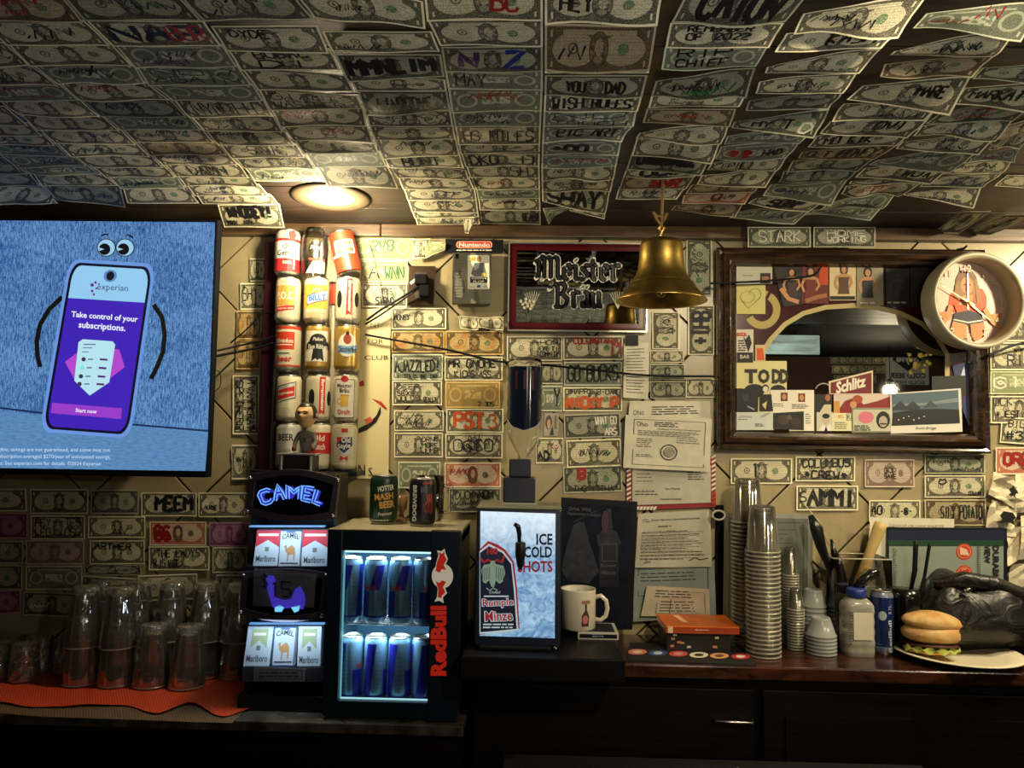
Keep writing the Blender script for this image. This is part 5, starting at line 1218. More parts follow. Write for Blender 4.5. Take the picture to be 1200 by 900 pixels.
# shelf and cans inside
zs = P(450, 729, YF_+0.06).z - O.z
b = MB()
for k in range(12): b.tube([(wx0-0.005, 0.035+k*0.018, zs), (wx1+0.02, 0.035+k*0.018, zs)], 0.0016, M_STEEL, 6)
for xx in (wx0-0.003, (wx0+wx1)/2, wx1+0.018): b.tube([(xx, 0.034, zs-0.003), (xx, 0.236, zs-0.003)], 0.0018, M_STEEL, 6)
b.build('wire_shelf', t)
area_light('fridge_led', (O.x - 0.04, O.y+0.06, O.z+zt-0.04), (O.x-0.04, O.y+0.10, O.z), 0.16, 1.15, (0.60, 0.86, 1.0), size_y=0.04)
area_light('fridge_led_low', (O.x - 0.04, O.y+0.034, O.z+zs-0.008), (O.x-0.04, O.y+0.08, O.z), 0.16, 0.52, (0.60, 0.86, 1.0), size_y=0.02)
RBS = mat(s2l(122, 160, 188), 0.3, metal=0.45); RBB = mat(s2l(40, 40, 170), 0.35)
def c_rb(D, r, h):
    P3 = math.pi*r
    D.poly([(-.05*r, h*.52), (.85*r, h*.52), (1.35*r, h*.9), (.55*r, h*.9)][::1], RBB); D.poly([(-.9*r, h*.12), (-.05*r, h*.12), (-.05*r, h*.50), (-.95*r, h*.50)], RBB)
    D.rect(-2.6*r, h*.10, 2.6*r, h*.125, RBB); D.text('Red Bull', -.05*r, h*.56, w=1.0*r, h=h*.07, m=ink(220, 50, 50), bold=.03)
    D.poly([(1.7*r, h*.12), (2.7*r, h*.12), (3.0*r, h*.9), (2.0*r, h*.9)], RBB); D.poly([(-2.9*r, h*.12), (-2.1*r, h*.12), (-1.6*r, h*.9), (-2.4*r, h*.9)], RBB)
    D.lines(-1.9*r, -1.1*r, h*.2, h*.8, 9, ink(60, 80, 130), th=.0011, seed=2, ragged=.1); D.lines(1.2*r, 1.9*r, h*.2, h*.8, 9, ink(60, 80, 130), th=.0011, seed=5, ragged=.1)
ylow = YF_ + 0.055
for i, (px, tn) in enumerate(((411, 60), (439, 95), (467.5, 80), (495, 130))):
    p = P(px, 815, ylow); p.z = zf + zb + 0.0205
    beer_can(px, 0, ('leftmost', 'second', 'third', 'rightmost')[i] + ' blue and silver can on the fridge floor', RBS, c_rb, r=0.0265, h=0.148, turn=tn, loc=p, name='energy_drink_can', group='energy drink cans in the fridge')
for i, (px, tn) in enumerate(((411, -70), (440, -30), (469, -25), (497, 30))):
    p = P(px, 700, ylow); p.z = zf + zs + 0.002
    beer_can(px, 0, ('leftmost', 'second', 'third', 'rightmost')[i] + ' blue and silver can on the fridge\'s wire shelf', RBS, c_rb, r=0.0265, h=min(0.148, zt-0.034-zs), turn=tn, loc=p, name='energy_drink_can', group='energy drink cans in the fridge')
# cans on the fridge
zft = zf + zt + 0.0008
def pxz(px, y, z): 
    # x of the vertical line through pixel column px at height z on plane y
    lo, hi = 0, 900
    for _ in range(40):
        mid_ = (lo+hi)/2
        if P(px, mid_, y).z > z: lo = mid_
        else: hi = mid_
    return Vector((P(px, lo, y).x, y, z))
def c_mash(D, r, h):
    D.text('HOTTER', .15*r, h*.74, w=1.2*r, h=h*.11, m=WHT, bold=.02, rot=8); D.text('MASH', .0*r, h*.57, w=1.4*r, h=h*.14, m=TAN, bold=.03, rot=6); D.text('BEER', .25*r, h*.41, w=1.1*r, h=h*.14, m=TAN, bold=.03, rot=6)
    D.text('Premium', .1*r, h*.22, w=1.0*r, h=h*.07, m=WHT, shear=.3, rot=6); D.lines(-.9*r, .9*r, h*.06, h*.11, 1, WHT, th=.0015)
def c_bd(D, r, h):
    D.text('BREWDOG', -.62*r, h*.48, w=h*.74, h=r*.36, m=ink(200, 200, 200), rot=-90, bold=.03); D.text('BRE', .1*r, h*.76, w=.5*r, h=h*.12, m=ink(90, 90, 95), bold=.02)
    for k in range(7): D.stroke([((.15+.1*k)*r, h*(.30-.02*(k % 3))), ((.0+.15*k)*r, h*.42), ((.35+.06*k)*r, h*.55), ((.2+.1*k)*r, h*.68)], .0022, ink(150, 60, 44) if k % 2 else ink(90, 36, 36))
    D.rect(0, h*.88, .6*r, h*.92, ink(150, 40, 40))
beer_can(449, 0, 'dark green can with slanted white and tan lettering on the fridge', mat(s2l(18, 44, 30), 0.35), c_mash, loc=pxz(449, -0.17, zft), r=0.0345, h=0.119, name='drink_can', group=None)
beer_can(494.5, 0, 'black can with large upright grey capitals on the fridge', mat(s2l(14, 14, 22), 0.35), c_bd, loc=pxz(494.5, -0.20, zft), r=0.0325, h=0.115, name='drink_can', group=None)
p = pxz(503, -0.085, zft); tt = thing('beer_mug', 'clear glass mug half hidden behind the black can', 'mug', p)
b = MB(); b.lathe([(0.032, 0), (0.036, 0.01), (0.038, 0.115), (0.036, 0.115), (0.034, 0.012), (0.001, 0.010)], M_CLEAR, 24, cap1=False); b.build('glass_body', tt)
b = MB(); b.tube([(0.036, 0, 0.09), (0.052, 0, 0.092), (0.058, 0, 0.08), (0.057, 0, 0.04), (0.050, 0, 0.022), (0.036, 0, 0.02)], 0.005, M_CLEAR, 10); b.build('handle', tt)
p = pxz(470, -0.10, zft); tt = thing('shot_glass', 'small clear footed glass between the green and black cans', 'glass', p)
b = MB(); b.lathe([(0.018, 0), (0.019, 0.004), (0.007, 0.010), (0.006, 0.02), (0.014, 0.03), (0.017, 0.062), (0.0155, 0.062), (0.012, 0.032), (0.001, 0.028)], mat((0.25, 0.13, 0.06), 0.1, coat=0.5), 20, cap1=False); b.build('glass_body', tt)
# ================================================================== chilled shot dispenser with its upturned bottle
YS = -0.325
def screen_ice():
    mt = bpy.data.materials.new('backlit_ice_panel'); mt.use_nodes = True; nt = mt.node_tree; Ex.nt = nt; b = nt.nodes['Principled BSDF']
    tc = nt.nodes.new('ShaderNodeTexCoord'); sp = nt.nodes.new('ShaderNodeSeparateXYZ'); nt.links.new(tc.outputs['Object'], sp.inputs[0])
    n = enoise(tc.outputs['Object'], 42, 5, 1.6); g = Ex.op('MULTIPLY', (Ex(sp.outputs[2]) - 0.20) * 7.0, 1.0, clamp=True)
    c1 = mixc(Ex.op('MULTIPLY', (n - 0.35) * 2.6, 1.0, clamp=True), s2l(86, 128, 168), s2l(168, 200, 220))
    nt.links.new(mixc(g, c1, s2l(228, 240, 246)), b.inputs['Emission Color']); b.inputs['Emission Strength'].default_value = 0.80; b.inputs['Base Color'].default_value = (0.02, 0.02, 0.02, 1); b.inputs['Roughness'].default_value = 0.2
    return mt
O = Vector((P(606, 770, YS).x, YS, Z_LL))
t = thing('shot_dispenser', 'black chilled shot dispenser with a bright backlit front panel', 'drink dispenser', O)
xa, xb = P(557, 690, YS).x - O.x, P(657, 690, YS).x - O.x; zt = P(606, 597, YS).z - O.z; zb = P(606, 757, YS).z - O.z
b = MB(); b.box((xa, 0.0, zb), (xb, 0.20, zt), mat((0.010, 0.016, 0.034), 0.3), bev=0.003); b.build('housing', t)
b = MB(); b.box((xa-0.001, 0.001, zt+0.0005), (xb+0.001, 0.201, zt+0.004), mat(s2l(120, 118, 100), 0.35), bev=0.001); b.build('top_plate', t)
b = MB()
for xx in (xa+0.012, xb-0.012, xa+0.06):
    for yy in (0.015, 0.185): b.lathe([(0.006, 0.0), (0.004, 0.004), (0.004, zb)], M_STEEL, 10, T=Matrix.Translation((xx, yy, 0.0)))
b.build('feet', t)
b = MB(); b.box((xa+0.012, -0.02, 0.001), (xb-0.02, 0.12, 0.010), M_BLACK, bev=0.003); b.build('drip_tray', t)
b = MB(); slab(b, [(562, 745), (650, 748), (651, 602), (563, 599)], YS-0.001, 0.0008, screen_ice(), O); pn = b.build('backlit_panel', t)
D = DPX(YS-0.001, O, base=0.0005)
INKD = mat(s2l(18, 24, 44), 0.5); REDS = mat(s2l(196, 40, 52), 0.5, emit=0.45); PALE = mat(s2l(210, 225, 225), 0.5, emit=0.6); PGR = mat(s2l(150, 176, 150), 0.5, emit=0.5)
D.text('ICE', 638, -632, w=19, h=13.5, m=INKD, bold=.03); D.text('COLD', 630.5, -647, w=33, h=13.5, m=INKD, bold=.03); D.text('SHOTS', 627, -664, w=41, h=13.5, m=mat(s2l(196, 30, 50), 0.5, emit=0.35), bold=.03)
bl = [(562, -644), (572, -634), (583, -638), (592, -644), (602, -658), (606, -690), (609, -737), (562, -744)]
D.poly(bl, REDS); D.poly([(562, -646), (573, -637), (590, -646), (600, -659), (604, -690), (607.5, -738), (562, -743)], PALE); D.poly([(562.5, -648), (573, -640), (589, -648), (599, -661), (602, -690), (605.5, -737), (563, -741)], mat(s2l(20, 34, 66), 0.4, emit=0.3))
D.text('100', 577, -646, w=13, h=8, m=REDS, bold=.05); D.stroke([(563, -654), (567, -659), (572, -656), (577, -659), (583, -656), (588, -659), (591, -651)], 2.6, REDS)
D.poly([(576, -657), (579, -657), (581, -661), (590, -663), (592, -672), (589, -682), (585, -684), (581, -680), (579, -688), (576, -688), (573, -680), (569, -684), (566, -682), (564, -668), (567, -662), (574, -661)], PGR)
for sx in (-1, 1):
    for k in range(4): D.stroke([(577.5+sx*(4+k*2.6), -664-k*.8), (577.5+sx*(4.5+k*2.6), -679-k*0.5)], 0.7, mat(s2l(40, 60, 60), 0.5))
D.stroke([(570, -689), (574, -692), (578, -689), (583, -692)], 1.4, PGR); D.text('Crafted', 580, -694, w=13, m=PALE, shear=.3); D.rect(567, -699.5, 596, -698, PALE)
D.text('Rumple', 583.5, -707, w=38, h=12, m=PALE, bold=.07, rot=2); D.text('Rumple', 583.5, -707, w=36, h=10.5, m=REDS, bold=.02, rot=2)
D.text('Minze', 584.5, -722, w=34, h=13, m=PALE, bold=.07, rot=2); D.text('Minze', 584.5, -722, w=32, h=11.5, m=REDS, bold=.02, rot=2)
D.lines(566, 602, -737, -730, 2, PALE, th=1.6, seed=1, ragged=.08); D.stroke([(563, -742), (584, -741.5), (608, -737.5)], 1.5, PALE); D.lines(604, 646, -747.5, -745.5, 1, INKD, th=.5, seed=3, ragged=.05)
D.build('panel_print', pn)
# tap
tp = at(610, 640, YS-0.03, O); b = MB()
b.tube([(tp.x, 0.0, tp.z+0.006), (tp.x, -0.03, tp.z+0.006), (tp.x, -0.034, tp.z-0.014)], 0.006, M_STEEL, 12)
b.lathe([(0.0035, -0.050), (0.007, -0.042), (0.0115, -0.018), (0.0115, 0.008), (0.009, 0.010)], M_BLACK, 16, T=Matrix.Translation((tp.x, -0.038, tp.z)))
b.build('tap', t)
b = MB(); b.tube([(tp.x-0.003, -0.036, tp.z+0.010), (tp.x-0.003, -0.036, tp.z+0.028), (tp.x-0.006, -0.040, tp.z+0.044), (tp.x-0.014, -0.043, tp.z+0.050)], [0.004, 0.0055, 0.0065, 0.004], mat((0.05, 0.055, 0.06), 0.2, metal=0.8), 10); b.build('tap_handle', t)
# neck block
bx = P(609, 560, -0.22).x - O.x
b = MB(); b.box((bx-0.041, 0.06, zt+0.004), (bx+0.043, 0.15, zt+0.010), mat(s2l(150, 150, 140), 0.3), bev=0.001); b.box((bx-0.038, 0.064, zt+0.010), (bx+0.038, 0.146, P(610, 559, -0.22).z-O.z), mat((0.008, 0.010, 0.022), 0.35), bev=0.003)
b.box((bx-0.025, 0.076, P(610, 558.5, -0.22).z-O.z), (bx+0.027, 0.13, P(610, 538, -0.22).z-O.z), mat((0.008, 0.010, 0.022), 0.35), bev=0.003); b.build('bottle_socket', t)
YB = -0.222
pb = P(617, 539, YB); pb.x = P(616.5, 480, YB).x - 0.004; tt = thing('upturned_bottle', 'upside-down clear liquor bottle with a dark label on the dispenser', 'bottle', pb)
s = mpp(YB); H = P(616, 420, YB).z - pb.z
prof = [(0.013, 0.0), (0.014, 0.012), (0.020, 0.022), (0.036, 0.050), (0.0415, 0.070), (0.042, H-0.012), (0.040, H-0.004), (0.030, H), (0.001, H-0.008)]
b = MB(); b.lathe(prof, M_GLASS, 32, cap1=False)
b.lathe([(r_-0.0025 if r_ > .003 else r_, z_ if i < 6 else z_-0.004) for i, (r_, z_) in enumerate(prof)][::-1], M_GLASS, 32, cap0=False, cap1=False); b.build('glass_body', tt)
b = MB(); zl0 = P(616, 505, YB).z - pb.z; zl1 = P(616, 431, YB).z - pb.z; rl = 0.0425
def lab(u, v):
    a = -math.pi/2 + (u-0.5)*R(205); x = abs(u-0.5)*2
    low = zl0 + 0.028*min(1, x*1.3)**1.4 if True else 0
    return Vector((rl*math.cos(a), rl*math.sin(a), low + (zl1-low)*v))
b.grid(lab, 32, 8, mat((0.006, 0.009, 0.022), 0.12, coat=0.6)); b.build('label', tt)
D = Decal(on_cyl(rl, -math.pi/2), step=.008)
D.stroke([(-0.058, zl0+0.030), (-0.03, zl0+0.010), (0, zl0+0.0), (0.03, zl0+0.010), (0.058, zl0+0.030)], .0012, mat(s2l(180, 180, 190), 0.3))
for k in range(3): D.stroke([(-0.02+0.02*k, zl1-0.01), (-0.02+0.02*k, zl1-0.055)], .006, mat((0.05, 0.01, 0.014), 0.3))
D.build('label_print', tt)

# dark framed poster, mug and deck of cards
YPO = -0.065
O = P(700, 745, YPO); O.z = Z_LL
t = thing('framed_poster', 'dark blue framed advertising poster standing behind the white mug', 'framed poster', O)
b = MB(); slab(b, [(650, 738), (741, 738), (747, 588), (658, 583)], YPO, 0.012, M_BLACK, O); b.build('frame', t)
b = MB(); slab(b, [(655, 736), (734, 736), (740, 594), (662, 590)], YPO-0.0012, 0.001, mat((0.006, 0.009, 0.022), 0.5, noise=0.7, nscale=14, spec=0.15), O); ps = b.build('poster', t)
D = DPX(YPO-0.0012, O, base=0.0005); dk = mat((0.018, 0.022, 0.036), 0.4, noise=.8, nscale=60); dk2 = mat((0.006, 0.007, 0.014), 0.3); dw = mat((0.06, 0.06, 0.075), 0.4); dr = mat((0.06, 0.015, 0.02), 0.4)
D.text('Drink Wild,', 680, -597, w=26, h=5, m=dw, bold=.02, rot=-3); D.text('Peppermint Schnapps.', 685, -603, w=40, h=4.5, m=dw, bold=.02, rot=-3)
D.poly([(664, -640), (672, -615), (680, -611), (686, -625), (694, -645), (702, -670), (690, -684), (665, -680), (658, -668)], dk); D.poly([(672, -630), (676, -613), (684, -612), (690, -630), (686, -644), (676, -645)], dk2); D.stroke([(672, -612), (700, -598)], 1.2, dk)
D.poly([(711, -596), (716, -596), (718, -622), (725, -632), (725, -688), (702, -688), (702, -634), (709, -622)], dk2); D.poly([(701, -640), (699, -628), (707, -620), (722, -622), (728, -636), (724, -640)], dk); D.frame(705, -658, 723, -637, 1, dw)
D.text('Rumple', 713, -663, w=18, h=5, m=dw, bold=.03); D.text('Minze', 713, -671, w=16, h=5, m=dw, bold=.03); D.poly(circ(709, -612, 4, 14), dr)
D.build('poster_print', ps)
YM = -0.20
def on_top(px, py): return PZ(px, py, Z_LEDGE)
# deck / boxed cards
pc_ = PZ(703, 750, Z_LL); O = Vector((pc_.x-.004, pc_.y, Z_LL)); t = thing('card_box', 'flat black and white card box lying under the mug', 'box', O)
wbx = 23*mpp(YM); zh_ = 0.017
zb_ = 0.0
b = MB(); b.box((-wbx, 0, zb_), (wbx, 0.10, zb_+zh_), mat(s2l(190, 188, 176), 0.4), bev=0.0015); b.box((-wbx+0.004, -0.0006, zb_+0.004), (wbx-0.004, 0.001, zb_+zh_-0.004), M_BLACK); b.box((-wbx+0.006, 0.006, zb_+zh_-0.001), (wbx-0.008, 0.092, zb_+zh_+0.0004), mat((0.02, 0.02, 0.025), 0.4)); o = b.build('box_body', t)
D = DPX(pc_.y-0.0008, O, base=0.0008); D.lines(694, 712, -747, -742, 2, ink(160, 170, 190), th=1.0, seed=5); D.build('box_print', o)
pm = pxz(677, -0.190, Z_LL + 0.018); O = Vector((pm.x, -0.190, Z_LL + zh_ + 0.0008)); t = thing('coffee_mug', 'white mug with a small bottle picture and a round handle', 'mug', O)
MW = mat(s2l(216, 208, 190), 0.2, coat=0.4); hm = P(678, 690, YM).z - O.z; rm = 20.5*mpp(YM)
b = MB(); b.lathe([(rm*0.9, 0.0), (rm, 0.004), (rm, hm-0.003), (rm*0.99, hm), (rm*0.92, hm-0.002), (rm*0.91, 0.008), (0.001, 0.006)], MW, 32, cap1=False); b.build('mug_body', t)
b = MB(); hz = hm*0.5; b.tube([(rm-0.002, 0, hz+0.026), (rm+0.012, 0, hz+0.030), (rm+0.025, 0, hz+0.018), (rm+0.028, 0, hz), (rm+0.024, 0, hz-0.018), (rm+0.012, 0, hz-0.028), (rm-0.002, 0, hz-0.026)], 0.0055, MW, 10); b.build('handle', t)
D = Decal(on_cyl(rm, -math.pi/2+0.25), step=.008); D.poly([(-.004, .012), (.014, .012), (.015, .036), (.009, .050), (.009, .068), (.004, .068), (.004, .050), (-.004, .036)], ink(70, 36, 34)); D.poly(circ(.005, .028, .007, .010), ink(190, 110, 110)); D.rect(-.004, .064, .018, .072, ink(150, 110, 80)); D.build('mug_print', t)

# ================================================================== hanging papers
def paper_mat(col): return mat(col, 0.8, noise=0.12, nscale=30)
def sheet(q, y, label, cat='paper', col=s2l(214, 208, 186), name='paper_sheet', wave=0.0022, art=None, group=None, kids=None, seed=0, thick=0):
    """crumpled sheet; q = pixel corners bl, br, tr, tl"""
    c = [P(px, py, y) for px, py in q]; O = (c[0]+c[1]+c[2]+c[3])*0.25; rr_ = random.Random(seed or q[0][0]); a = [rr_.uniform(0, 6) for _ in range(4)]
    def f(u, v): return (c[0]*(1-u)+c[1]*u)*(1-v) + (c[3]*(1-u)+c[2]*u)*v - O + Vector((0, -wave*(1.2 + 0.6*math.sin(5*u+a[0]+3*v) + 0.4*math.sin(9*v+a[1]-4*u)), 0))
    b = MB(); b.grid(f, 10, 10, paper_mat(col)); o = b.build(name, None, loc=O); tag(o, label, cat, group)
    if art:
        # coordinates 0..1 across, 0..1 up, drawn over the crumpled surface
        D = Decal(lambda x, z, l: f(x, z) + Vector((0, -l-0.0006, 0)), base=0.0, dl=0.00015); D.step = 0.12; art(D); D.build('printed_text', o)
    return o
G1_, G2_ = ink(70, 66, 60), ink(30, 28, 28)
sheet([(730, 466), (759, 468), (760, 402), (731, 403)], -0.016, 'crumpled handwritten receipt hanging from black tape', 'receipt', wave=0.004, art=lambda D: [D.lines(.12, .9, .08, .92, 15, G1_, th=.014, seed=4, ragged=.4)])
b = MB(); O_ = P(740, 399, -0.018); slab(b, rp(733, 393, 748, 405), -0.0235, 0.001, mat((0.01, 0.01, 0.01), 0.7), O_); tag(b.build('tape_piece', loc=O_), 'piece of black tape holding the crumpled receipt', 'tape')
def a_ohio(D):
    D.text('Ohio', .12, .80, w=.13, h=.10, m=G1_); D.lines(.3, .7, .76, .86, 2, G2_, th=.02, seed=1)
sheet([(734, 510), (833, 503), (832, 470), (738, 470)], -0.014, 'upper permit sheet mostly covered by the one with a seal', art=lambda D: [D.text('Ohio', .12, .66, w=.13, h=.16, m=G1_), D.lines(.28, .85, .55, .85, 4, G2_, th=.03, seed=1)])
def a_cert(D):
    D.frame(.10, .07, .93, .93, .008, G2_); D.text('Ohio', .20, .84, w=.13, h=.09, m=G2_); D.lines(.34, .62, .80, .90, 3, G2_, th=.016, seed=1); D.text('Certificate of Workers Compensation', .62, .76, w=.5, h=.03, m=G2_, bold=.02)
    D.lines(.15, .88, .62, .73, 4, G1_, th=.010, seed=3, ragged=.2); D.lines(.14, .34, .40, .58, 5, G1_, th=.012, seed=8); D.lines(.14, .34, .22, .28, 2, G1_, th=.012, seed=9)
    D.ring(.52, .33, .085, .10, G1_, k=1.5); D.ring(.52, .33, .055, .062, G1_, k=1.5); D.poly(circ(.52, .33, .05, .07), ink(150, 142, 120)); D.lines(.6, .88, .5, .62, 3, G1_, th=.01, seed=7)
sheet([(730, 548), (831, 553), (834, 491), (733, 486)], -0.022, 'certificate with a round seal clipped over the other papers', art=a_cert, wave=0.003)
O = P(786, 565, -0.012); t = thing('striped_clipboard', 'clipboard edged in red with black and white stripes', 'clipboard', O)
b = MB(); slab(b, [(734, 598), (839, 594), (838, 534), (735, 534)], -0.009, 0.004, ink(140, 30, 30), O); b.build('board', t)
D = DPX(-0.0092, O, base=0.0004)
for k in range(11):
    y_ = 535 + k*5.4
    for xx in (734.5, 833.8):
        D.poly([(xx, -y_), (xx+5, -y_+2.6), (xx+5, -y_), (xx, -y_-2.6)], WHT if k < 8 or xx < 800 else RED)
for k in range(7): D.poly([(741+k*4, -597.5), (744+k*4, -597.5), (746+k*4, -593.5), (743+k*4, -593.5)], WHT)
D.build('stripes', t)
b = MB(); slab(b, [(741, 592), (833, 589), (833, 545), (741, 548)], -0.0115, 0.001, paper_mat(s2l(190, 186, 168)), O); o = b.build('clipped_form', t)
D = DPX(-0.0115, O, base=0.0005); D.lines(746, 770, -566, -553, 3, G1_, th=.8, seed=2); D.lines(806, 828, -563, -552, 4, G2_, th=1.1, seed=2); D.text('Type of Permit', 788, -573, w=18, m=G2_, bold=.02); D.lines(744, 776, -581, -574, 2, G2_, th=1, seed=6); D.text('Operations Permitted', 786, -585, w=25, m=G2_, bold=.02); D.build('form_text', o)
def a_food(D):
    D.text('Food Service Operation License', .52, .86, w=.66, h=.045, m=G2_, bold=.02); D.lines(.06, .18, .82, .90, 2, G1_, th=.012, seed=2); D.lines(.28, .55, .72, .77, 1, G1_, th=.02, seed=2)
    for k in range(8): D.rect(.05, .62-k*.065, .9 - (k % 3)*.06, .625-k*.065, G1_)
    D.lines(.06, .9, .12, .68, 9, G1_, th=.012, seed=12, ragged=.5); D.ring(.45, .45, .17, .175, ink(150, 145, 125), k=1.3); D.text('Jm', .15, .1, w=.1, m=G2_, shear=.4); D.stroke([(.7, .12), (.78, .17), (.85, .13), (.95, .16)], .012, G2_)
sheet([(744, 665), (834, 664), (832, 597), (748, 602)], -0.020, 'licence sheet pinned above the plastic-sleeved slips', art=a_food, col=s2l(200, 196, 176))
sheet([(742, 728), (839, 724), (837, 661), (743, 664)], -0.014, 'bluish plastic sleeve of papers behind the small receipt slip', cat='plastic sleeve', name='plastic_sleeve', col=s2l(140, 152, 150), wave=0.002, art=lambda D: [D.frame(.05, .45, .92, .95, .01, G1_), D.lines(.08, .8, .7, .9, 3, G1_, th=.02, seed=3), D.lines(.1, .9, .05, .3, 4, ink(100, 110, 110), th=.015, seed=5)])
sheet([(751, 722), (832, 722), (831, 690), (758, 686)], -0.024, 'small handwritten receipt slip in front of the sleeve', 'receipt', name='receipt_slip', col=s2l(196, 184, 160), art=lambda D: [D.frame(.2, .1, .93, .85, .008, G1_), D.lines(.15, .8, .62, .9, 3, G2_, th=.03, seed=2, ragged=.2), D.lines(.25, .88, .14, .55, 4, G1_, th=.03, seed=5, ragged=.3), D.rect(.4, .1, .41, .6, G1_)])
b = MB(); O_ = P(843, 640, -0.006); slab(b, rp(839, 592, 848, 740), -0.010, 0.008, M_BLACKM, O_); tag(b.build('dark_batten', loc=O_), 'narrow black strip between the pinned papers and the cups', 'strip')
p = P(846, 603, -0.05); tt = thing('sunglasses', 'white-edged dark sunglasses hooked by the tall cup stack', 'glasses', p)
b = MB(); b.tube([Vector((0.016*math.cos(a)-0.008, 0.0, 0.012*math.sin(a)-0.002)) for a in [R(30*k) for k in range(12)]], 0.0028, mat(s2l(200, 195, 180), 0.3), 8, closed=True); b.tube([(-0.020, 0, 0.006), (-0.024, 0.02, 0.014), (-0.02, 0.042, 0.010)], 0.002, M_BLACK); b.build('frame', tt)
b = MB(); b.poly = None; b.prism(circ(-0.008, -0.002, 0.0135, 0.010, n=16), 0.0, 0.0015, mat((0.01, 0.01, 0.012), 0.1)); b.build('lens', tt)
# red-and-white framed notice left of the mirror (leaning documents behind the cups)
YFD = -0.035; O = P(902, 760, YFD); O.z = Z_LEDGE
t = thing('framed_document', 'silver-framed document standing behind the plastic cups', 'framed document', O)
b = MB(); slab(b, [(848, 762), (951, 764), (953, 603), (850, 601)], YFD, 0.012, mat(s2l(170, 170, 155), 0.35, metal=0.5), O); b.build('frame', t)
b = MB(); slab(b, [(853, 758), (946, 760), (947, 608), (855, 606)], YFD-0.001, 0.0009, mat(s2l(96, 100, 90), 0.5), O); ps = b.build('document', t)
D = DPX(YFD-0.001, O, base=0.0005); D.frame(858, -752, 942, -612, .8, G1_); D.lines(863, 938, -745, -618, 24, G1_, th=.9, seed=3, ragged=.3); D.build('document_text', ps)

# orange book over a stickered box, sticker mat
yb = -0.185
zt_ = P(820, 734.5, yb).z; zbk = P(820, 743, yb).z; yback = PZ(812, 720, zt_).y
xa, xb = P(780, 738, yb).x, P(867, 738, yb).x; O = Vector((xa, yb, zbk))
t = thing('orange_book', 'orange hardback book lying flat over a stickered black box', 'book', O); t.rotation_euler = (0, 0, R(1))
W_ = xb-xa; Dp = min(yback-yb, 0.13); Hh = zt_-zbk
OR = mat(s2l(206, 100, 28), 0.4, noise=0.1); ORD_ = mat(s2l(160, 60, 24), 0.4)
b = MB(); b.box((0, 0, Hh-0.003), (W_, Dp, Hh), OR, bev=0.0008); b.box((0, 0, 0), (W_, Dp, 0.003), ORD_, bev=0.0008); b.box((0.0, 0, 0.003), (W_, 0.003, Hh-0.003), ORD_); b.build('cover', t)
b = MB(); b.box((0.002, 0.0035, 0.0032), (W_-0.003, Dp-0.003, Hh-0.0032), mat(s2l(220, 205, 170), 0.7)); b.build('pages', t)
D = Decal(lambda x, z, l: (x, z, Hh + l), base=.0004)
for k in range(3): D.poly([(W_*(.66+.05*k), Dp*.9), (W_*(.67+.05*k), Dp*.9), (W_*(.73+.05*k), Dp*.25), (W_*(.72+.05*k), Dp*.25)], ink(240, 180, 120))
D.poly([(W_*.22, Dp*.9), (W_*.30, Dp*.9), (W_*.36, Dp*.3), (W_*.28, Dp*.3)], ink(236, 190, 140)); D.mb.add([D.fn(0, 0, 0)]*3, [], OR) if False else None
D.build('cover_print', t)
D = Decal(lambda x, z, l: (x, -l, z), base=.0005); D.rect(W_*.03, .001, W_*.10, Hh-.001, ink(220, 190, 160)); D.lines(W_*.4, W_*.6, Hh*.4, Hh*.7, 1, WHT, th=.0015, ragged=.05); D.build('spine_print', t)
O = Vector((P(781, 755, yb+0.01).x, yb+0.01, Z_LEDGE)); hb = zbk - 0.001 - Z_LEDGE
t = thing('stickered_box', 'low black box covered in small stickers under the orange book', 'box', O)
b = MB(); b.box((0, 0, 0), (0.155, 0.11, hb), mat((0.012, 0.010, 0.010), 0.4), bev=0.002); o = b.build('box_body', t)
D = Decal(lambda x, z, l: (x, -l, z), base=.0006); rr_ = random.Random(8)
for k in range(9):
    x_ = rr_.uniform(.006, .05) if k < 6 else rr_.uniform(.11, .145); z_ = rr_.uniform(.004, max(.006, hb-.006)); D.poly([(x_, z_), (x_+.009, z_+.001), (x_+.008, z_+.006), (x_-.001, z_+.005)], [ink(200, 190, 160), ink(160, 140, 110), ink(200, 120, 90)][k % 3])
D.build('stickers', o)
zM = Z_LEDGE + 0.004
q = [PZ(735, 775, Z_LEDGE), PZ(886, 781, Z_LEDGE), PZ(872, 758, Z_LEDGE), PZ(738, 755, Z_LEDGE)]
O = q[0].copy(); b = MB(); f = [p_ - O + Vector((0, 0, 0.004)) for p_ in q]; g = [p_ - O + Vector((0, 0, 0.0004)) for p_ in q]
b.add(f+g, [(0, 1, 2, 3), (7, 6, 5, 4), (0, 4, 5, 1), (1, 5, 6, 2), (2, 6, 7, 3), (3, 7, 4, 0)], mat((0.012, 0.011, 0.012), 0.7, noise=0.5, nscale=400)); bm_ = b.build('bar_mat', loc=O); tag(bm_, 'black rubber bar mat with round coloured logos at the front edge', 'bar mat')
D = Decal(lambda x, z, l: PZ(x, -z, Z_LEDGE + 0.004) - O + Vector((0, 0, l)), base=0.0004)
for (cx, cy, c1, c2) in ((747, 764, (210, 120, 100), (226, 200, 180)), (771, 765.5, (50, 80, 130), (190, 200, 210)), (795, 766.5, (200, 80, 76), (210, 150, 140)), (819, 768, (226, 222, 190), (60, 50, 40)), (843, 769, (220, 160, 110), (120, 80, 50)), (868, 770, (190, 50, 60), (226, 215, 205))):
    D.poly(circ(cx, -cy, 11, 3.4), ink(*c1)); D.poly(circ(cx, -cy, 5.5, 1.7), ink(*c2))
D.build('round_logos', bm_)

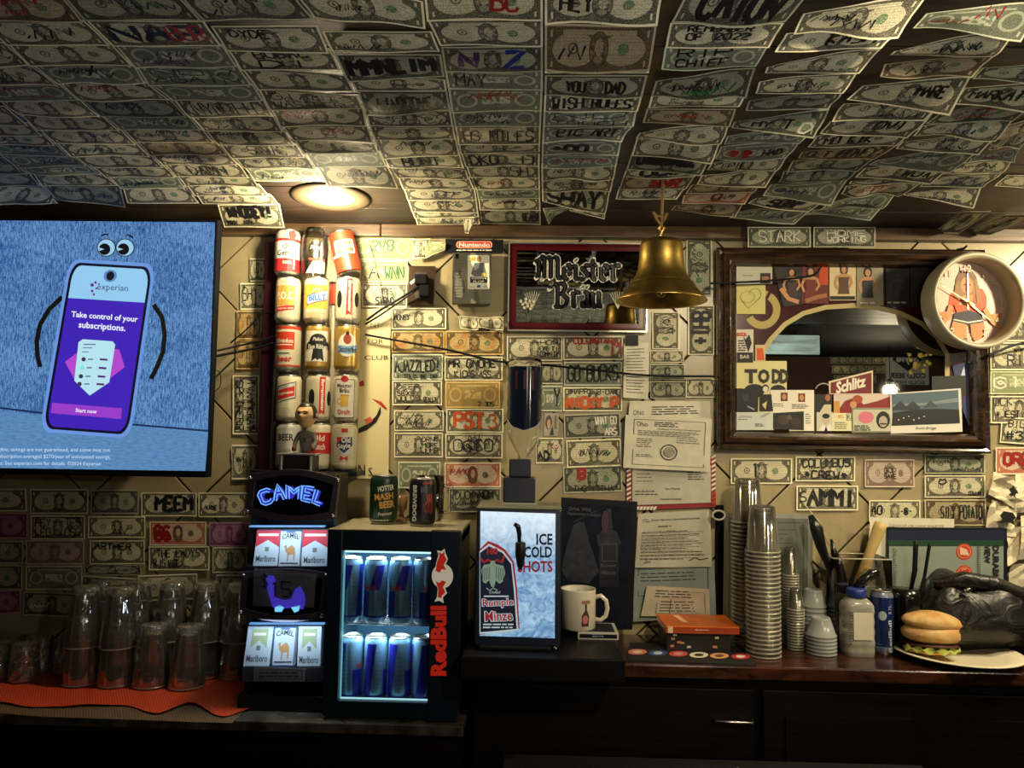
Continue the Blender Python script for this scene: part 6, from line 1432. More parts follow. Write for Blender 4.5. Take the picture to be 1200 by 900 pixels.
# ================================================================== plastic cups
M_CUP = clear_mat('cup_plastic', (0.92, 0.91, 0.87), 2.4, 0.10, milk=0.05, milkcol=(0.75, 0.72, 0.62))
M_FROST = clear_mat('frosted_plastic', (0.85, 0.87, 0.85), 1.2, 0.25, milk=0.62, milkcol=(0.62, 0.64, 0.62))
def cup_mesh(r0, r1, h, m, lip=0.0016):
    """upside-down cup: rim (wide) at z=0, base on top"""
    b = MB(); b.lathe([(r0, 0.0), (r0+lip, 0.0006), (r0+lip*1.15, 0.0022), (r0+lip*0.6, 0.0038), (r0-0.0005, 0.004), (r1, h-0.006), (r1-0.002, h-0.001), (r1-0.006, h-0.002), (r1-0.008, h-0.005), (0.001, h-0.005)], m, 24, cap0=False, cap1=False)
    if m is not M_FROST: b.lathe([(r0+lip*.2, -0.0001), (r0+lip*1.3, 0.0008), (r0+lip*1.5, 0.0024), (r0+lip*.8, 0.0042), (r0+lip*.1, 0.0044)], M_LIP, 28, cap0=False, cap1=False)
    return b
def cup_stack(px, py, n, pitch, r0, r1, h, m, label, group, y=None, name='plastic_cup', slope=(0, 0)):
    base = PZ(px, py, Z_LEDGE) if y is None else pxz(px, y, Z_LEDGE); first = None
    for k in range(n):
        if first is None: o = cup_mesh(r0, r1, h, m).build(name); first = o
        else: o = first.copy(); C.objects.link(o)
        o.location = base + Vector((slope[0]*k, slope[1]*k, 0.0005 + k*pitch)); tag(o, '%s, %s' % (label, 'lowest' if k == 0 else 'topmost' if k == n-1 else ordn(k+1) + ' from the bottom'), 'cup', group)
    return base
def ordn(k):
    if k < 17: return ORD[k]
    if k < 20: return ('seventeenth', 'eighteenth', 'nineteenth')[k-17]
    return {20: 'twentieth', 30: 'thirtieth'}.get(k, ('twenty-' if k < 30 else 'thirty-') + ORD[k % 10] if k % 10 else '')
G_ = 'nested clear plastic cups'
n = 25
cup_stack(894.5, 757, n, 0.0102, 0.0400, 0.0305, 0.112, M_CUP, 'clear plastic cup in the front tall stack', G_, y=-.178)
cup_stack(877, 745, 31, 0.0102, 0.0400, 0.0305, 0.112, M_CUP, 'clear plastic cup in the taller rear stack', 'nested clear plastic cups, rear stack', y=-.096)
cup_stack(933, 752, 15, 0.0068, 0.0190, 0.0135, 0.055, M_CUP, 'tiny clear cup in the short front stack', 'nested tiny shot cups, front stack', y=-.118, name='shot_cup')
cup_stack(927, 745, 26, 0.0068, 0.0195, 0.0140, 0.075, M_CUP, 'tiny clear cup in the taller rear stack', 'nested tiny shot cups, rear stack', y=-.064, name='shot_cup')
cup_stack(962.5, 755, 6, 0.0085, 0.0345, 0.0225, 0.045, M_FROST, 'frosted sauce cup in the low front stack', 'nested frosted sauce cups, front stack', y=-.150, name='sauce_cup')
cup_stack(954, 745, 10, 0.0105, 0.0300, 0.0235, 0.045, M_FROST, 'frosted sauce cup in the taller rear stack', 'nested frosted sauce cups, rear stack', y=-.068, name='sauce_cup')

# ================================================================== jar, can, organizer
p = PZ(1004.5, 766, Z_LEDGE); yj = p.y; s = mpp(yj); t = thing('gum_jar', 'squarish white plastic jar with a blue lid and pale balls inside', 'jar', p)
hj = P(1004, 700, yj).z - p.z; wj = 17.0*s
M_JAR = clear_mat('jar_plastic', (0.9, 0.9, 0.86), 1.3, 0.2, milk=0.55, milkcol=(0.80, 0.76, 0.66))
def jar_r(z): 
    u = z/hj; k = 1.0 - 0.42*max(0, (u-0.86)/0.14)**1.6 - 0.05*max(0, (0.06-u)/0.06) + (0.022*math.sin(u*34) if .12 < u < .84 else 0); return k
def jf(u, v):
    z = hj*v; a = 2*math.pi*u; k = jar_r(z); c_, s_ = math.cos(a), math.sin(a); e = 0.55
    return Vector((wj*k*math.copysign(abs(c_)**e, c_), 0.85*wj*k*math.copysign(abs(s_)**e, s_), z))
b = MB(); b.grid(jf, 36, 30, M_JAR); b.build('jar_body', t)
b = MB(); zl = hj+0.001; b.lathe([(wj*.60, zl), (wj*.64, zl+0.003), (wj*.64, zl+0.017), (wj*.58, zl+0.021), (0.001, zl+0.021)], mat(s2l(34, 54, 128), 0.4), 32); b.build('lid', t)
D = Decal(lambda x, z, l: (x, -0.86*wj-l-0.0004, z), base=.0006); D.rect(-wj*.55, hj*.30, wj*.72, hj*.78, mat(s2l(222, 214, 190), 0.5)); D.lines(-wj*.85, -wj*.62, hj*.2, hj*.8, 12, G1_, th=.002, seed=3, ragged=.1); D.build('jar_label', t)
rr_ = random.Random(4); first = None
for k in range(26):
    if first is None:
        b = MB(); b.lathe([(0.0095*math.sin(math.pi*i/8)+1e-5, -0.0095*math.cos(math.pi*i/8)) for i in range(9)], mat(s2l(190, 205, 170), 0.35), 14, cap0=False, cap1=False); o = b.build('mint_ball', t); first = o
    else: o = first.copy(); C.objects.link(o)
    ly = k//9; i = k % 9; o.location = (-0.021 + 0.0205*(i % 3) + rr_.uniform(-.002, .002), -0.017 + 0.0175*(i//3), 0.011 + ly*0.0172 + rr_.uniform(0, .002))
p = PZ(1034.5, 765, Z_LEDGE)
def c_rb2(D, r, h):
    D.rect(-2.9*r, .02, 2.9*r, h*.9, mat(s2l(22, 38, 92), 0.3)); D.text('RedBull', .70*r, h*.30, w=h*.5, h=r*.34, m=ink(205, 210, 215), rot=90, bold=.03); D.text('8 FL', .70*r, h*.72, w=h*.14, h=r*.3, m=ink(180, 190, 200), rot=90)
    D.poly(circ(.05*r, h*.62, r*.34, r*.42), ink(170, 185, 190)); D.lines(-.6*r, .2*r, h*.08, h*.2, 2, ink(80, 110, 170), th=.002, seed=2)
beer_can(0, 0, 'dark blue slim energy drink can between the white jar and sandwich', mat(s2l(150, 160, 180), 0.3, metal=0.5), c_rb2, loc=p, r=0.0265, h=0.152, name='energy_drink_can', group=None)
YO = -0.12
O = Vector((P(1012, 760, YO).x, YO, Z_LEDGE)); t = thing('clear_organizer', 'clear acrylic organizer box holding black bar tools and a wooden handle', 'organizer', O)
xa, xb = P(978, 700, YO).x - O.x, P(1046, 700, YO).x - O.x; ho = P(1010, 655, YO).z - O.z
b = MB(); th = 0.003
b.box((xa, -0.0, 0.0005), (xb, th, ho), M_CLEAR); b.box((xa, 0.09, 0.0005), (xb, 0.09+th, ho), M_CLEAR); b.box((xa, th, 0.0005), (xa+th, 0.09, ho), M_CLEAR); b.box((xb-th, th, 0.0005), (xb, 0.09, ho), M_CLEAR); b.box((xa, 0, 0.0005), (xb, 0.09, 0.003), M_CLEAR)
b.build('box_walls', t)
b = MB(); b.tube([(xa, 0, ho), (xb, 0, ho), (xb, 0.092, ho), (xa, 0.092, ho)], 0.0018, mat(s2l(190, 185, 160), 0.2, coat=0.5), 6, closed=True); b.build('rim', t)
p0, p1 = P(994, 716, YO+0.04), P(1033, 612, YO+0.03); b = MB(); d_ = p1 - p0
b.tube([p0-p0, d_*0.15, d_*0.4, d_*0.7, d_*0.92, d_*0.985, d_], [0.0105, 0.0125, 0.012, 0.0125, 0.0155, 0.015, 0.008], mat(s2l(206, 176, 112), 0.45, noise=0.15, nscale=20), 16); tag(b.build('wooden_handle', loc=p0), 'pale wooden club-like handle leaning in the clear organizer', 'wooden handle')
def tool(name, pts, rads, m, label, cat, grp=None):
    c = pts[0]; b = MB(); b.tube([q_ - c for q_ in pts], rads, m, 12); tag(b.build(name, loc=c), label, cat, grp)
rr_ = random.Random(6)
tool('jigger_tool', [P(981, 715, -.09), P(972, 668, -.09), P(962, 640, -.10), P(957, 620, -.10), P(950, 604, -.10)], [.005, .006, .013, .016, .007], mat((0.008, 0.008, 0.008), 0.25), 'black curved bar tool rising left out of the organizer', 'bar tool')
tool('bottle_pourer', [P(992, 705, -.08), P(986, 672, -.08), P(978, 650, -.09), P(974, 632, -.09)], [.010, .012, .009, .003], mat((0.008, 0.008, 0.008), 0.25), 'black tapered pourer left of the wooden handle', 'bar tool')
tool('black_straw_bundle', [P(985, 716, -.10), P(988, 690, -.10), P(984, 664, -.10), P(981, 648, -.10)], [.013, .014, .010, .003], mat((0.008, 0.008, 0.008), 0.25), 'black pointed tool standing behind the white jar', 'bar tool')
tool('corkscrew', [P(1003, 690, -.13), P(1012, 680, -.13), P(1022, 672, -.13), P(1030, 668, -.13)], [.010, .013, .013, .006], mat((0.01, 0.01, 0.01), 0.12, coat=0.6), 'glossy black rounded tool lying across the organizer', 'bar tool')
tool('thin_stick', [P(942, 590, -.05), P(960, 612, -.06), P(972, 640, -.07)], [.0012, .0012, .0012], mat(s2l(206, 196, 150), 0.5), 'thin pale stick leaning over the bill with heavy letters', 'stick')
tool('pen_holder', [P(1062, 760, -.13), P(1062, 735, -.13), P(1061, 700, -.13), P(1061, 690, -.13)], [.032, .034, .036, .034], mat((0.006, 0.006, 0.006), 0.2), 'black cup holding pens between the organizer and the leather bag', 'cup')
tool('black_pen', [P(1066, 700, -.12), P(1072, 668, -.12), P(1073, 640, -.12), P(1073, 634, -.12)], [.004, .006, .006, .0045], M_BLACK, 'thick black marker in front of the binder, left one', 'pen')
tool('black_pen', [P(1078, 702, -.11), P(1084, 672, -.11), P(1089, 640, -.11), P(1089, 636, -.11)], [.003, .004, .004, .002], M_BLACK, 'slim black pen in front of the binder, right one', 'pen')
tool('small_bottle', [P(1078, 705, -.14), P(1084, 692, -.14), P(1086, 678, -.14)], [.012, .013, .010], M_BLACK, 'stubby black capped bottle below the slim pen', 'bottle')

# binder and paper
YBI = -0.038
O = Vector((P(1110, 700, YBI).x, YBI, Z_LEDGE)); t = thing('ring_binder', 'binder in retail wrapping with a navy top and two orange discs', 'binder', O)
b = MB(); slab(b, [(1038, 764), (1182, 768), (1180, 619), (1040, 618)], YBI, 0.030, mat((0.010, 0.012, 0.02), 0.3), O); b.build('cover', t)
b = MB(); slab(b, [(1041, 762), (1176, 765), (1176, 634), (1042, 632)], YBI-0.001, 0.0009, mat(s2l(150, 160, 148), 0.4, noise=0.1, nscale=12), O); ps = b.build('insert_sheet', t)
D = DPX(YBI-0.001, O, base=0.0005); D.rect(1041, -640, 1176, -633, ink(26, 66, 44)); D.rect(1041, -633, 1178, -621, ink(16, 26, 56))
for cy in (646.5, 672): D.poly(circ(1130, -cy, 9.5), ink(206, 70, 34)); D.ring(1130, -cy, 7, 7.8, ink(235, 150, 110))
D.poly([(1125, -650), (1125, -641), (1133, -644), (1136, -651)], ink(240, 200, 170)); D.text('LD', 1130, -671, w=9, m=ink(250, 210, 180), rot=-90)
D.text('DURABLE', 1167, -661, w=44, h=7.5, m=ink(24, 34, 40), bold=.04, rot=-90); D.text('VIEW', 1157, -649, w=22, h=7, m=ink(24, 34, 40), bold=.04, rot=-90); D.lines(1145, 1150, -690, -640, 22, ink(80, 90, 90), th=.8, seed=2); D.lines(1046, 1052, -690, -642, 20, ink(70, 90, 80), th=.8, seed=2); D.build('insert_print', ps)
sheet([(1012, 700), (1118, 700), (1118, 608), (1020, 606)], -0.030, 'white paper with faint capitals standing behind the binder', col=s2l(226, 220, 196), wave=0.001, art=lambda D: [D.text('CLEAN UP OR LEAVE SMARTER', .55, .90, w=.66, h=.035, m=ink(150, 140, 120)), D.text('ECF', .23, .86, w=.12, m=G2_, bold=.03)])

# black leather bag
def leather():
    mt = bpy.data.materials.new('black_leather'); mt.use_nodes = True; nt = mt.node_tree; Ex.nt = nt; b = nt.nodes['Principled BSDF']
    b.inputs['Base Color'].default_value = (0.012, 0.010, 0.008, 1); b.inputs['Roughness'].default_value = 0.38
    tc = nt.nodes.new('ShaderNodeTexCoord'); n = enoise(tc.outputs['Object'], 14, 3, 1.5); bp = nt.nodes.new('ShaderNodeBump'); bp.inputs['Strength'].default_value = 0.9; bp.inputs['Distance'].default_value = 0.012
    nt.links.new(n.s, bp.inputs['Height']); nt.links.new(bp.outputs[0], b.inputs['Normal']); return mt
O = Vector((P(1150, 760, -0.16).x, -0.16, Z_LEDGE)); t = thing('leather_bag', 'slumped black leather bag behind the sandwich plate', 'bag', O)
hb0 = P(1120, 672, -0.16).z - O.z; xa, xb = P(1084, 720, -0.16).x - O.x, P(1262, 720, -0.16).x - O.x
def bagf(u, v):
    a = math.pi*v; x = xa + (xb-xa)*u; e = math.sin(math.pi*min(1, max(0, u*1.0)))**0.25
    top = hb0*(1.0 - 0.35*u*u + 0.05*math.sin(9*u)) * (e if u < .5 else 1)
    z = 0.0008 + top*math.sin(a)**0.55; y = 0.078 - 0.032*math.cos(a)*e - 0.012*math.sin(7*u + 6*v)*math.sin(a) - (0.075*max(0.0, math.cos(a))**.6*min(1, max(0, (z-.028)/.03)) + 0.008*math.sin(13*u+4*v))*e
    z += 0.010*math.sin(17*u - 5*v)*math.sin(a)
    return Vector((x, y, max(0.001, z)))
b = MB(); b.grid(bagf, 50, 26, leather()); b.build('bag_body', t)
b = MB(); p0 = at(1094, 684, -0.13, O); p1 = at(1130, 679, -0.14, O); p2 = at(1165, 684, -0.14, O); p3 = at(1200, 700, -0.14, O); p4 = at(1250, 706, -.13, O)
b.tube([p0, p1, p2, p3, p4], [.012, .020, .018, .022, .02], leather(), 14); b.build('flap_roll', t)
b = MB(); q_ = at(1130, 692, -0.165, O); b.tube([q_, q_ + Vector((.01, 0, .004)), q_ + Vector((.018, 0, .003))], .003, M_STEEL, 8); b.build('buckle', t)

# ================================================================== sandwich on a plate
pc = PZ(1121, 768, Z_LEDGE + 0.008); pc.z = Z_LEDGE; yp = pc.y; rp_ = 67*mpp(yp)
t = thing('paper_plate', 'round white foam plate carrying a half sandwich', 'plate', pc)
b = MB(); b.lathe([(rp_*.55, 0.0008), (rp_*.62, 0.002), (rp_*.74, 0.010), (rp_*.99, 0.017), (rp_, 0.019), (rp_*.985, 0.0205), (rp_*.74, 0.0135), (rp_*.60, 0.005), (0.001, 0.004)], mat(s2l(236, 226, 196), 0.4), 56, cap1=False); b.build('plate_body', t); 
ps_ = P(1093, 762, yp-0.012); O = Vector((ps_.x, yp-0.01, Z_LEDGE+0.014)); t = thing('sandwich', 'half eaten bun sandwich with lettuce on the white plate', 'sandwich', O)
def bread():
    mt = bpy.data.materials.new('bread_crust'); mt.use_nodes = True; nt = mt.node_tree; Ex.nt = nt; b = nt.nodes['Principled BSDF']
    tc = nt.nodes.new('ShaderNodeTexCoord'); n = enoise(tc.outputs['Object'], 28, 5); c = mixc(Ex.op('MULTIPLY', (n-.3)*2.2, 1.0, clamp=True), s2l(198, 140, 66), s2l(236, 204, 140)); nt.links.new(c, b.inputs['Base Color']); b.inputs['Roughness'].default_value = .6
    bp = nt.nodes.new('ShaderNodeBump'); bp.inputs['Strength'].default_value = .5; bp.inputs['Distance'].default_value = .003; n2 = enoise(tc.outputs['Object'], 80, 4); nt.links.new(n2.s, bp.inputs['Height']); nt.links.new(bp.outputs[0], b.inputs['Normal']); return mt
BR = bread(); k_ = mpp(yp); LX = 33*k_
def bun(z0, h, lx, ly, cut, name, m, sag=0, ph=0):
    def f(u, v):
        a = 2*math.pi*u; el = math.pi*(v-.5); cx = math.cos(el)**.7 if math.cos(el) > 0 else 0
        x = lx*cx*math.cos(a); y = ly*cx*math.sin(a); z = z0 + h*.5*(1+math.sin(el)*(1 if el > 0 else .9))
        if x > lx*cut: x = lx*cut + 0.0025*math.sin(60*y/ly*.5+z*700) + (x-lx*cut)*.06
        z += 0.0025*math.sin(3.1*x/lx+ph)*(1 if el > 0 else .3) - sag*(x/lx); return Vector((x, y, z))
    b = MB(); b.grid(f, 40, 18, m); return b.build(name, t)
bun(0.001, 0.022, LX*.95, 0.045, .62, 'bottom_bun', BR)
bun(0.020, 0.010, LX*.97, 0.050, .70, 'meat_slice', mat(s2l(70, 38, 24), 0.5, noise=.3), ph=2)
b = MB()
def lf(u, v):
    a = math.pi*1.05 + math.pi*.85*u + .05; r = 1.0 + .05*math.sin(26*u) + .10*(v); z = 0.022 + 0.004*math.sin(40*u+3*v) - 0.010*v
    x = LX*.92*r*math.cos(a); x = min(x, LX*.66); return Vector((x, 0.045*r*math.sin(a), z))
b.grid(lf, 60, 4, mat(s2l(180, 190, 80), 0.5, noise=.2)); b.build('lettuce', t)
bun(0.022, 0.052, LX*1.0, 0.050, .70, 'lower_crown', BR, sag=.002)
bun(0.054, 0.042, LX*.98, 0.046, .88, 'top_bun', BR, sag=.004, ph=1)

# ================================================================== napkins at the right edge
def napkin(q, y, label, seed, emblem=None):
    c = [P(px, py, y) for px, py in q]; O = sum(c, Vector())/4; rr_ = random.Random(seed); N_ = 5; off = [[rr_.uniform(-1, 1) for _ in range(N_+1)] for _ in range(N_+1)]
    def f(u, v):
        i = min(N_, int(round(u*N_))); j = min(N_, int(round(v*N_)))
        return (c[0]*(1-u)+c[1]*u)*(1-v) + (c[3]*(1-u)+c[2]*u)*v - O + Vector((0.002*off[j][i], -0.012 - 0.005*off[i][j] - .010*math.sin(5*u+seed)*math.sin(4*v), 0.002*off[i][N_-j]))
    b = MB(); b.grid(f, N_, N_, mat(s2l(228, 216, 184), 0.8, noise=.06), smooth=False); o = b.build('paper_napkin', loc=O); tag(o, label, 'napkin', 'crumpled napkins on the right wall')
    if emblem:
        D = Decal(lambda x, z, l: (c[0]*(1-x)+c[1]*x)*(1-z) + (c[3]*(1-x)+c[2]*x)*z - O + Vector((0, -0.034-l, 0)), base=0); D.poly(emblem, BLK); D.build('printed_emblem', o)
horse = [(.42, .30), (.48, .42), (.40, .50), (.46, .60), (.52, .74), (.58, .66), (.66, .62), (.72, .52), (.64, .50), (.62, .40), (.68, .30), (.56, .36), (.50, .28)]
car = [(.25, .35), (.30, .50), (.22, .58), (.34, .72), (.66, .72), (.78, .58), (.70, .50), (.76, .35), (.62, .40), (.38, .40)]
napkin([(1156, 578), (1192, 600), (1196, 568), (1162, 552)], -0.012, 'folded white napkin with a black horse-like emblem, top of the pile', 3, horse)
napkin([(1154, 625), (1186, 628), (1190, 590), (1156, 585)], -0.008, 'white napkin with a black car-like emblem under the folded one', 5, car)
napkin([(1186, 600), (1225, 600), (1225, 552), (1188, 556)], -0.012, 'crumpled napkin at the right edge beside the emblem', 7)
napkin([(1172, 665), (1200, 650), (1206, 612), (1180, 620)], -0.010, 'crumpled napkin halfway down the right edge', 9)
napkin([(1182, 690), (1225, 690), (1225, 655), (1180, 660)], -0.006, 'lowest crumpled napkin right of the binder', 11, horse)
napkin([(1190, 655), (1230, 650), (1230, 600), (1194, 604)], -0.014, 'crumpled napkin at the far right, middle', 13)
# ================================================================== brass bell
YBL = -0.42
O = P(775, 281, YBL); s = mpp(YBL); t = thing('brass_bell', 'brass bell hanging from the ceiling in front of the blackletter sign', 'bell', O)
def brass():
    mt = bpy.data.materials.new('aged_brass'); mt.use_nodes = True; nt = mt.node_tree; Ex.nt = nt; b = nt.nodes['Principled BSDF']
    tc = nt.nodes.new('ShaderNodeTexCoord'); n = enoise(tc.outputs['Object'], 30, 5); c = mixc(Ex.op('MULTIPLY', (n-.35)*2.4, 1.0, clamp=True), (0.42, 0.27, 0.06), (0.66, 0.47, 0.14)); nt.links.new(c, b.inputs['Base Color']); b.inputs['Metallic'].default_value = 1; b.inputs['Roughness'].default_value = .33
    bp = nt.nodes.new('ShaderNodeBump'); bp.inputs['Strength'].default_value = .15; bp.inputs['Distance'].default_value = .001; n2 = enoise(tc.outputs['Object'], 120, 3); nt.links.new(n2.s, bp.inputs['Height']); nt.links.new(bp.outputs[0], b.inputs['Normal']); return mt
BRS = brass(); r_ = 53*s; h_ = 74*s
prof = [(0.001, 0), (r_*.30, -0.001), (r_*.44, -0.004), (r_*.475, -0.014), (r_*.49, -h_*.30), (r_*.52, -h_*.48), (r_*.58, -h_*.60), (r_*.67, -h_*.70), (r_*.69, -h_*.715), (r_*.71, -h_*.72), (r_*.78, -h_*.80), (r_*.90, -h_*.90), (r_*1.0, -h_*.985), (r_*1.0, -h_), (r_*.95, -h_*.985), (r_*.80, -h_*.84), (r_*.60, -h_*.70), (r_*.45, -h_*.4), (r_*.42, -h_*.1), (0.001, -h_*.05)]
b = MB(); b.lathe(prof[::-1], BRS, 56, cap0=False, cap1=False); b.build('bell_body', t)
b = MB(); b.lathe([(r_*.66, -h_*.690), (r_*.695, -h_*.70), (r_*.70, -h_*.715)], BRS, 56, cap0=False, cap1=False); b.build('raised_band', t)
b = MB(); b.tube([(0, 0, -.01), (0, 0, -h_*.8)], .002, M_BLACK); b.lathe([(0.001, -h_*.94), (0.010, -h_*.90), (0.010, -h_*.84), (0.001, -h_*.79)], BRS, 16); b.build('clapper', t)
zz = ceil_z(YBL) - O.z
b = MB(); b.tube([(0, 0, 0), (0, 0, .018), (.006, 0, .026), (.0, 0, .034), (-.006, 0, .026), (0, 0, .018)], .0028, BRS, 8); b.build('hanger_loop', t)
b = MB(); rope = mat(s2l(110, 84, 50), 0.8)
b.tube([(0, 0, .026), (.003, .002, zz*.6), (.004, 0, zz-.001)], [.003, .0035, .002], rope, 8); b.tube([(0, 0, .030), (-.010, -.003, .044), (-.018, -.004, .060), (-.008, 0, .052), (.008, 0, .050), (.012, -.002, .058), (.004, 0, .040)], .003, rope, 8); b.build('hanging_cord', t)

# ================================================================== blackletter beer sign (mirrored glass)
YSG = -0.022
O = P(677, 387, YSG); t = thing('beer_mirror_sign', 'red-bordered mirrored beer sign with blackletter words behind the bell', 'sign', O)
x0, x1 = P(597, 337, YSG).x - O.x, P(757, 337, YSG).x - O.x; z0, z1 = P(677, 387, YSG).z - O.z, P(677, 286, YSG).z - O.z
b = MB(); b.box((x0, 0.003, z0), (x1, 0.014, z1), M_BLACK); b.build('backing', t)
b = MB(); fr = mat(s2l(196, 190, 180), 0.25, metal=0.7); w_ = 0.004
b.box((x0-w_, -0.003, z0-w_), (x1+w_, 0.004, z0), fr); b.box((x0-w_, -0.003, z1), (x1+w_, 0.004, z1+w_), fr); b.box((x0-w_, -0.003, z0), (x0, 0.004, z1), fr); b.box((x1, -0.003, z0), (x1+w_, 0.004, z1), fr); b.build('metal_edge', t)
b = MB(); b.box((x0+.001, 0.0, z0+.001), (x1-.001, 0.0028, z1-.001), mat((0.34, 0.33, 0.28), 0.02, metal=1.0)); gl_ = b.build('mirror_glass', t)
D = Decal(lambda x, z, l: (x, -l, z), base=.0004)
D.frame(x0+.001, z0+.001, x1-.001, z1-.001, .009, mat((0.05, 0.004, 0.006), 0.15)); D.frame(x0+.008, z0+.008, x1-.008, z1-.008, .011, mat((0.075, 0.004, 0.007), 0.2))
BLL = {'M': (1.25, [[(-.15, 1.05), (-.05, 1.35), (.16, 1.5), (.30, 1.3), (.30, .15), (.2, 0)], [(.30, 1.3), (.5, 1.48), (.64, 1.3), (.64, .1)], [(.64, 1.3), (.84, 1.48), (1.0, 1.3), (1.0, .25), (1.15, .05)], [(.0, 1.25), (.02, .5), (-.1, .1)]]),
 'B': (1.05, [[(-.25, 1.1), (-.1, 1.42), (.1, 1.5), (.22, 1.3), (.22, .1), (.05, .0)], [(.2, 1.42), (.5, 1.5), (.7, 1.25), (.5, .85), (.25, .8)], [(.5, .85), (.8, .5), (.72, .12), (.4, 0), (.05, .08)]]),
 'e': (.6, [[(.1, .5), (.45, .68), (.42, .85), (.26, 1.0), (.08, .82), (.08, .2), (.24, 0), (.48, .16)]]), 'i': (.32, [[(0, .92), (.1, .85), (.1, .15), (.24, .02)], [(.1, 1.22), (.12, 1.28)]]),
 's': (.55, [[(.44, .86), (.28, 1.0), (.08, .80), (.42, .38), (.40, .16), (.22, 0), (.02, .14)]]), 't': (.48, [[(.12, 1.32), (.12, .18), (.26, 0), (.42, .14)], [(-.04, .95), (.36, .95)]]),
 'r': (.52, [[(0, .92), (.1, .85), (.1, .12), (.2, 0)], [(.1, .78), (.28, 1.0), (.46, .86)]]), 'a': (.62, [[(.06, .88), (.26, 1.0), (.40, .82), (.40, .18), (.54, .02)], [(.40, .58), (.10, .40), (.08, .14), (.22, .0), (.40, .18)]]),
 'u': (.66, [[(-.02, .92), (.08, .85), (.08, .18), (.24, 0), (.44, .18)], [(.34, .96), (.44, .88), (.44, .15), (.58, .02)]])}
def nib(D, word, x, z, k, nb, off, m, uml=False):
    for ch in word:
        dd = ch
        if ch == '\u00e4': dd = 'a'
        wd, sts = BLL[dd]; sts = list(sts)
        if ch == '\u00e4': sts = sts + [[(.10, 1.24), (.12, 1.30)], [(.34, 1.24), (.36, 1.30)]]
        for st in sts:
            pts = [(x + p_[0]*k, z + p_[1]*kz_) for p_ in st]
            nx, nz = nb*k*math.cos(R(38)), nb*k*math.sin(R(38))
            for i in range(len(pts)-1):
                a, c = pts[i], pts[i+1]
                for ox, oz in off:
                    D.mb.add([D.fn(q[0]+ox, q[1]+oz, D.lift) for q in ((a[0]-nx, a[1]-nz), (a[0]+nx, a[1]+nz), (c[0]+nx, c[1]+nz), (c[0]-nx, c[1]-nz))], [(0, 1, 2, 3)], m)
        x += wd*k
k = 0.0515; kz_ = 0.0440
ring8 = [(0.0046*math.cos(R(45*i)), 0.0046*math.sin(R(45*i))) for i in range(8)]
wx, wz = P(631, 330, YSG).x - O.x, P(634, 328, YSG).z - O.z; bx, bz = P(654, 362, YSG).x - O.x, P(655, 360, YSG).z - O.z
WHO_ = mat((0.95, 0.93, 0.86), 0.5); BK_ = mat((0.004, 0.004, 0.004), 0.3)
nib(D, 'Meister', wx, wz, k, .086, ring8, WHO_); nib(D, 'Br\u00e4u', bx-.012, bz, k*.90, .094, ring8, WHO_); D.lift += .0004
nib(D, 'Meister', wx, wz, k, .086, [(0, 0)], BK_); nib(D, 'Br\u00e4u', bx-.012, bz, k*.90, .094, [(0, 0)], BK_); D.lift += .0003
WT = mat(s2l(190, 186, 160), 0.5)
for fx, sg in ((624, 1), (724, 1)):
    for i in range(7):
        a = R(60 + i*11); x_, z_ = P(fx, 350, YSG).x - O.x, P(fx, 357, YSG).z - O.z
        D.stroke([(x_, z_-.012), (x_ + .018*math.cos(a), z_ + .01), (x_ + .036*math.cos(a), z_ + .036*math.sin(a))], .0016, WT)
for i in range(11):
    x_, z_ = P(618, 360, YSG).x - O.x, P(618, 356, YSG).z - O.z; a = i*2.4; D.poly(circ(x_ + .004*i**.5*math.cos(a)*1.6, z_ + .005*i**.5*math.sin(a), .0048, .0056, n=8), WT); D.lift += .00003
    D.ring(x_ + .004*i**.5*math.cos(a)*1.6, z_ + .005*i**.5*math.sin(a), .0044, .0052, BK_, n=8)
D.build('painted_words', t)

# ================================================================== packaged game cartridge
YG = -0.014; O = P(556, 365, YG); t = thing('game_cartridge_pack', 'grey game cartridge in a clear bag under a black header card', 'toy package', O)
b = MB(); slab(b, [(522, 296), (590, 296), (590, 281), (522, 280)], YG-.002, .003, M_BLACK, O); hc = b.build('header_card', t)
D = DPX(YG-.002, O, base=.0006); D.poly(rr_px(534.5, 282.5, 577, 291, 4), ink(238, 150, 120)); D.poly(rr_px(536, 283.5, 575.5, 290, 3.2), ink(196, 50, 40)); D.text('Nuntendo', 556, -286.8, w=36, h=5.2, m=WHT, bold=.03); D.lines(535, 577, -294.5, -292, 1, WHT, th=1.2, seed=3, ragged=.02); D.build('header_print', hc)
GRC = mat(s2l(112, 110, 92), 0.5)
b = MB()
cx0, cz0 = at(530, 357, YG, O).x, at(530, 357, YG, O).z; cx1, cz1 = at(576, 298, YG, O).x, at(576, 298, YG, O).z
b.box((cx0, -.015, cz0), (cx1, 0.003, cz1), GRC, bev=.002)
for i in range(15): z_ = cz1 - .014 - i*.0078; b.box((cx0+.007, -.0165, z_), (cx0+.030, -.0152, z_+.0045), GRC)
b.box((cx0+.008, -.0165, cz1-.016), (cx0+.016, -.0152, cz1-.003), M_BLACK); b.build('cartridge', t)
D = DPX(YG-.0155, O, base=.0006); D.poly(rr_px(548, 299, 573.5, 339, 1.5), ink(230, 226, 208)); D.poly(circ(561.5, -303.5, 2.8, 3.6), ink(176, 130, 100)); D.poly([(556, -308), (567, -308), (570, -321), (567, -324), (556, -324), (552, -321)], ink(100, 104, 110)); D.rect(551, -331.5, 571, -324.5, BLK); D.text('COFFIN', 561, -326, w=17, h=2.6, m=WHT, bold=.03); D.text('FLOP', 561, -330, w=13, h=2.8, m=WHT, bold=.03)
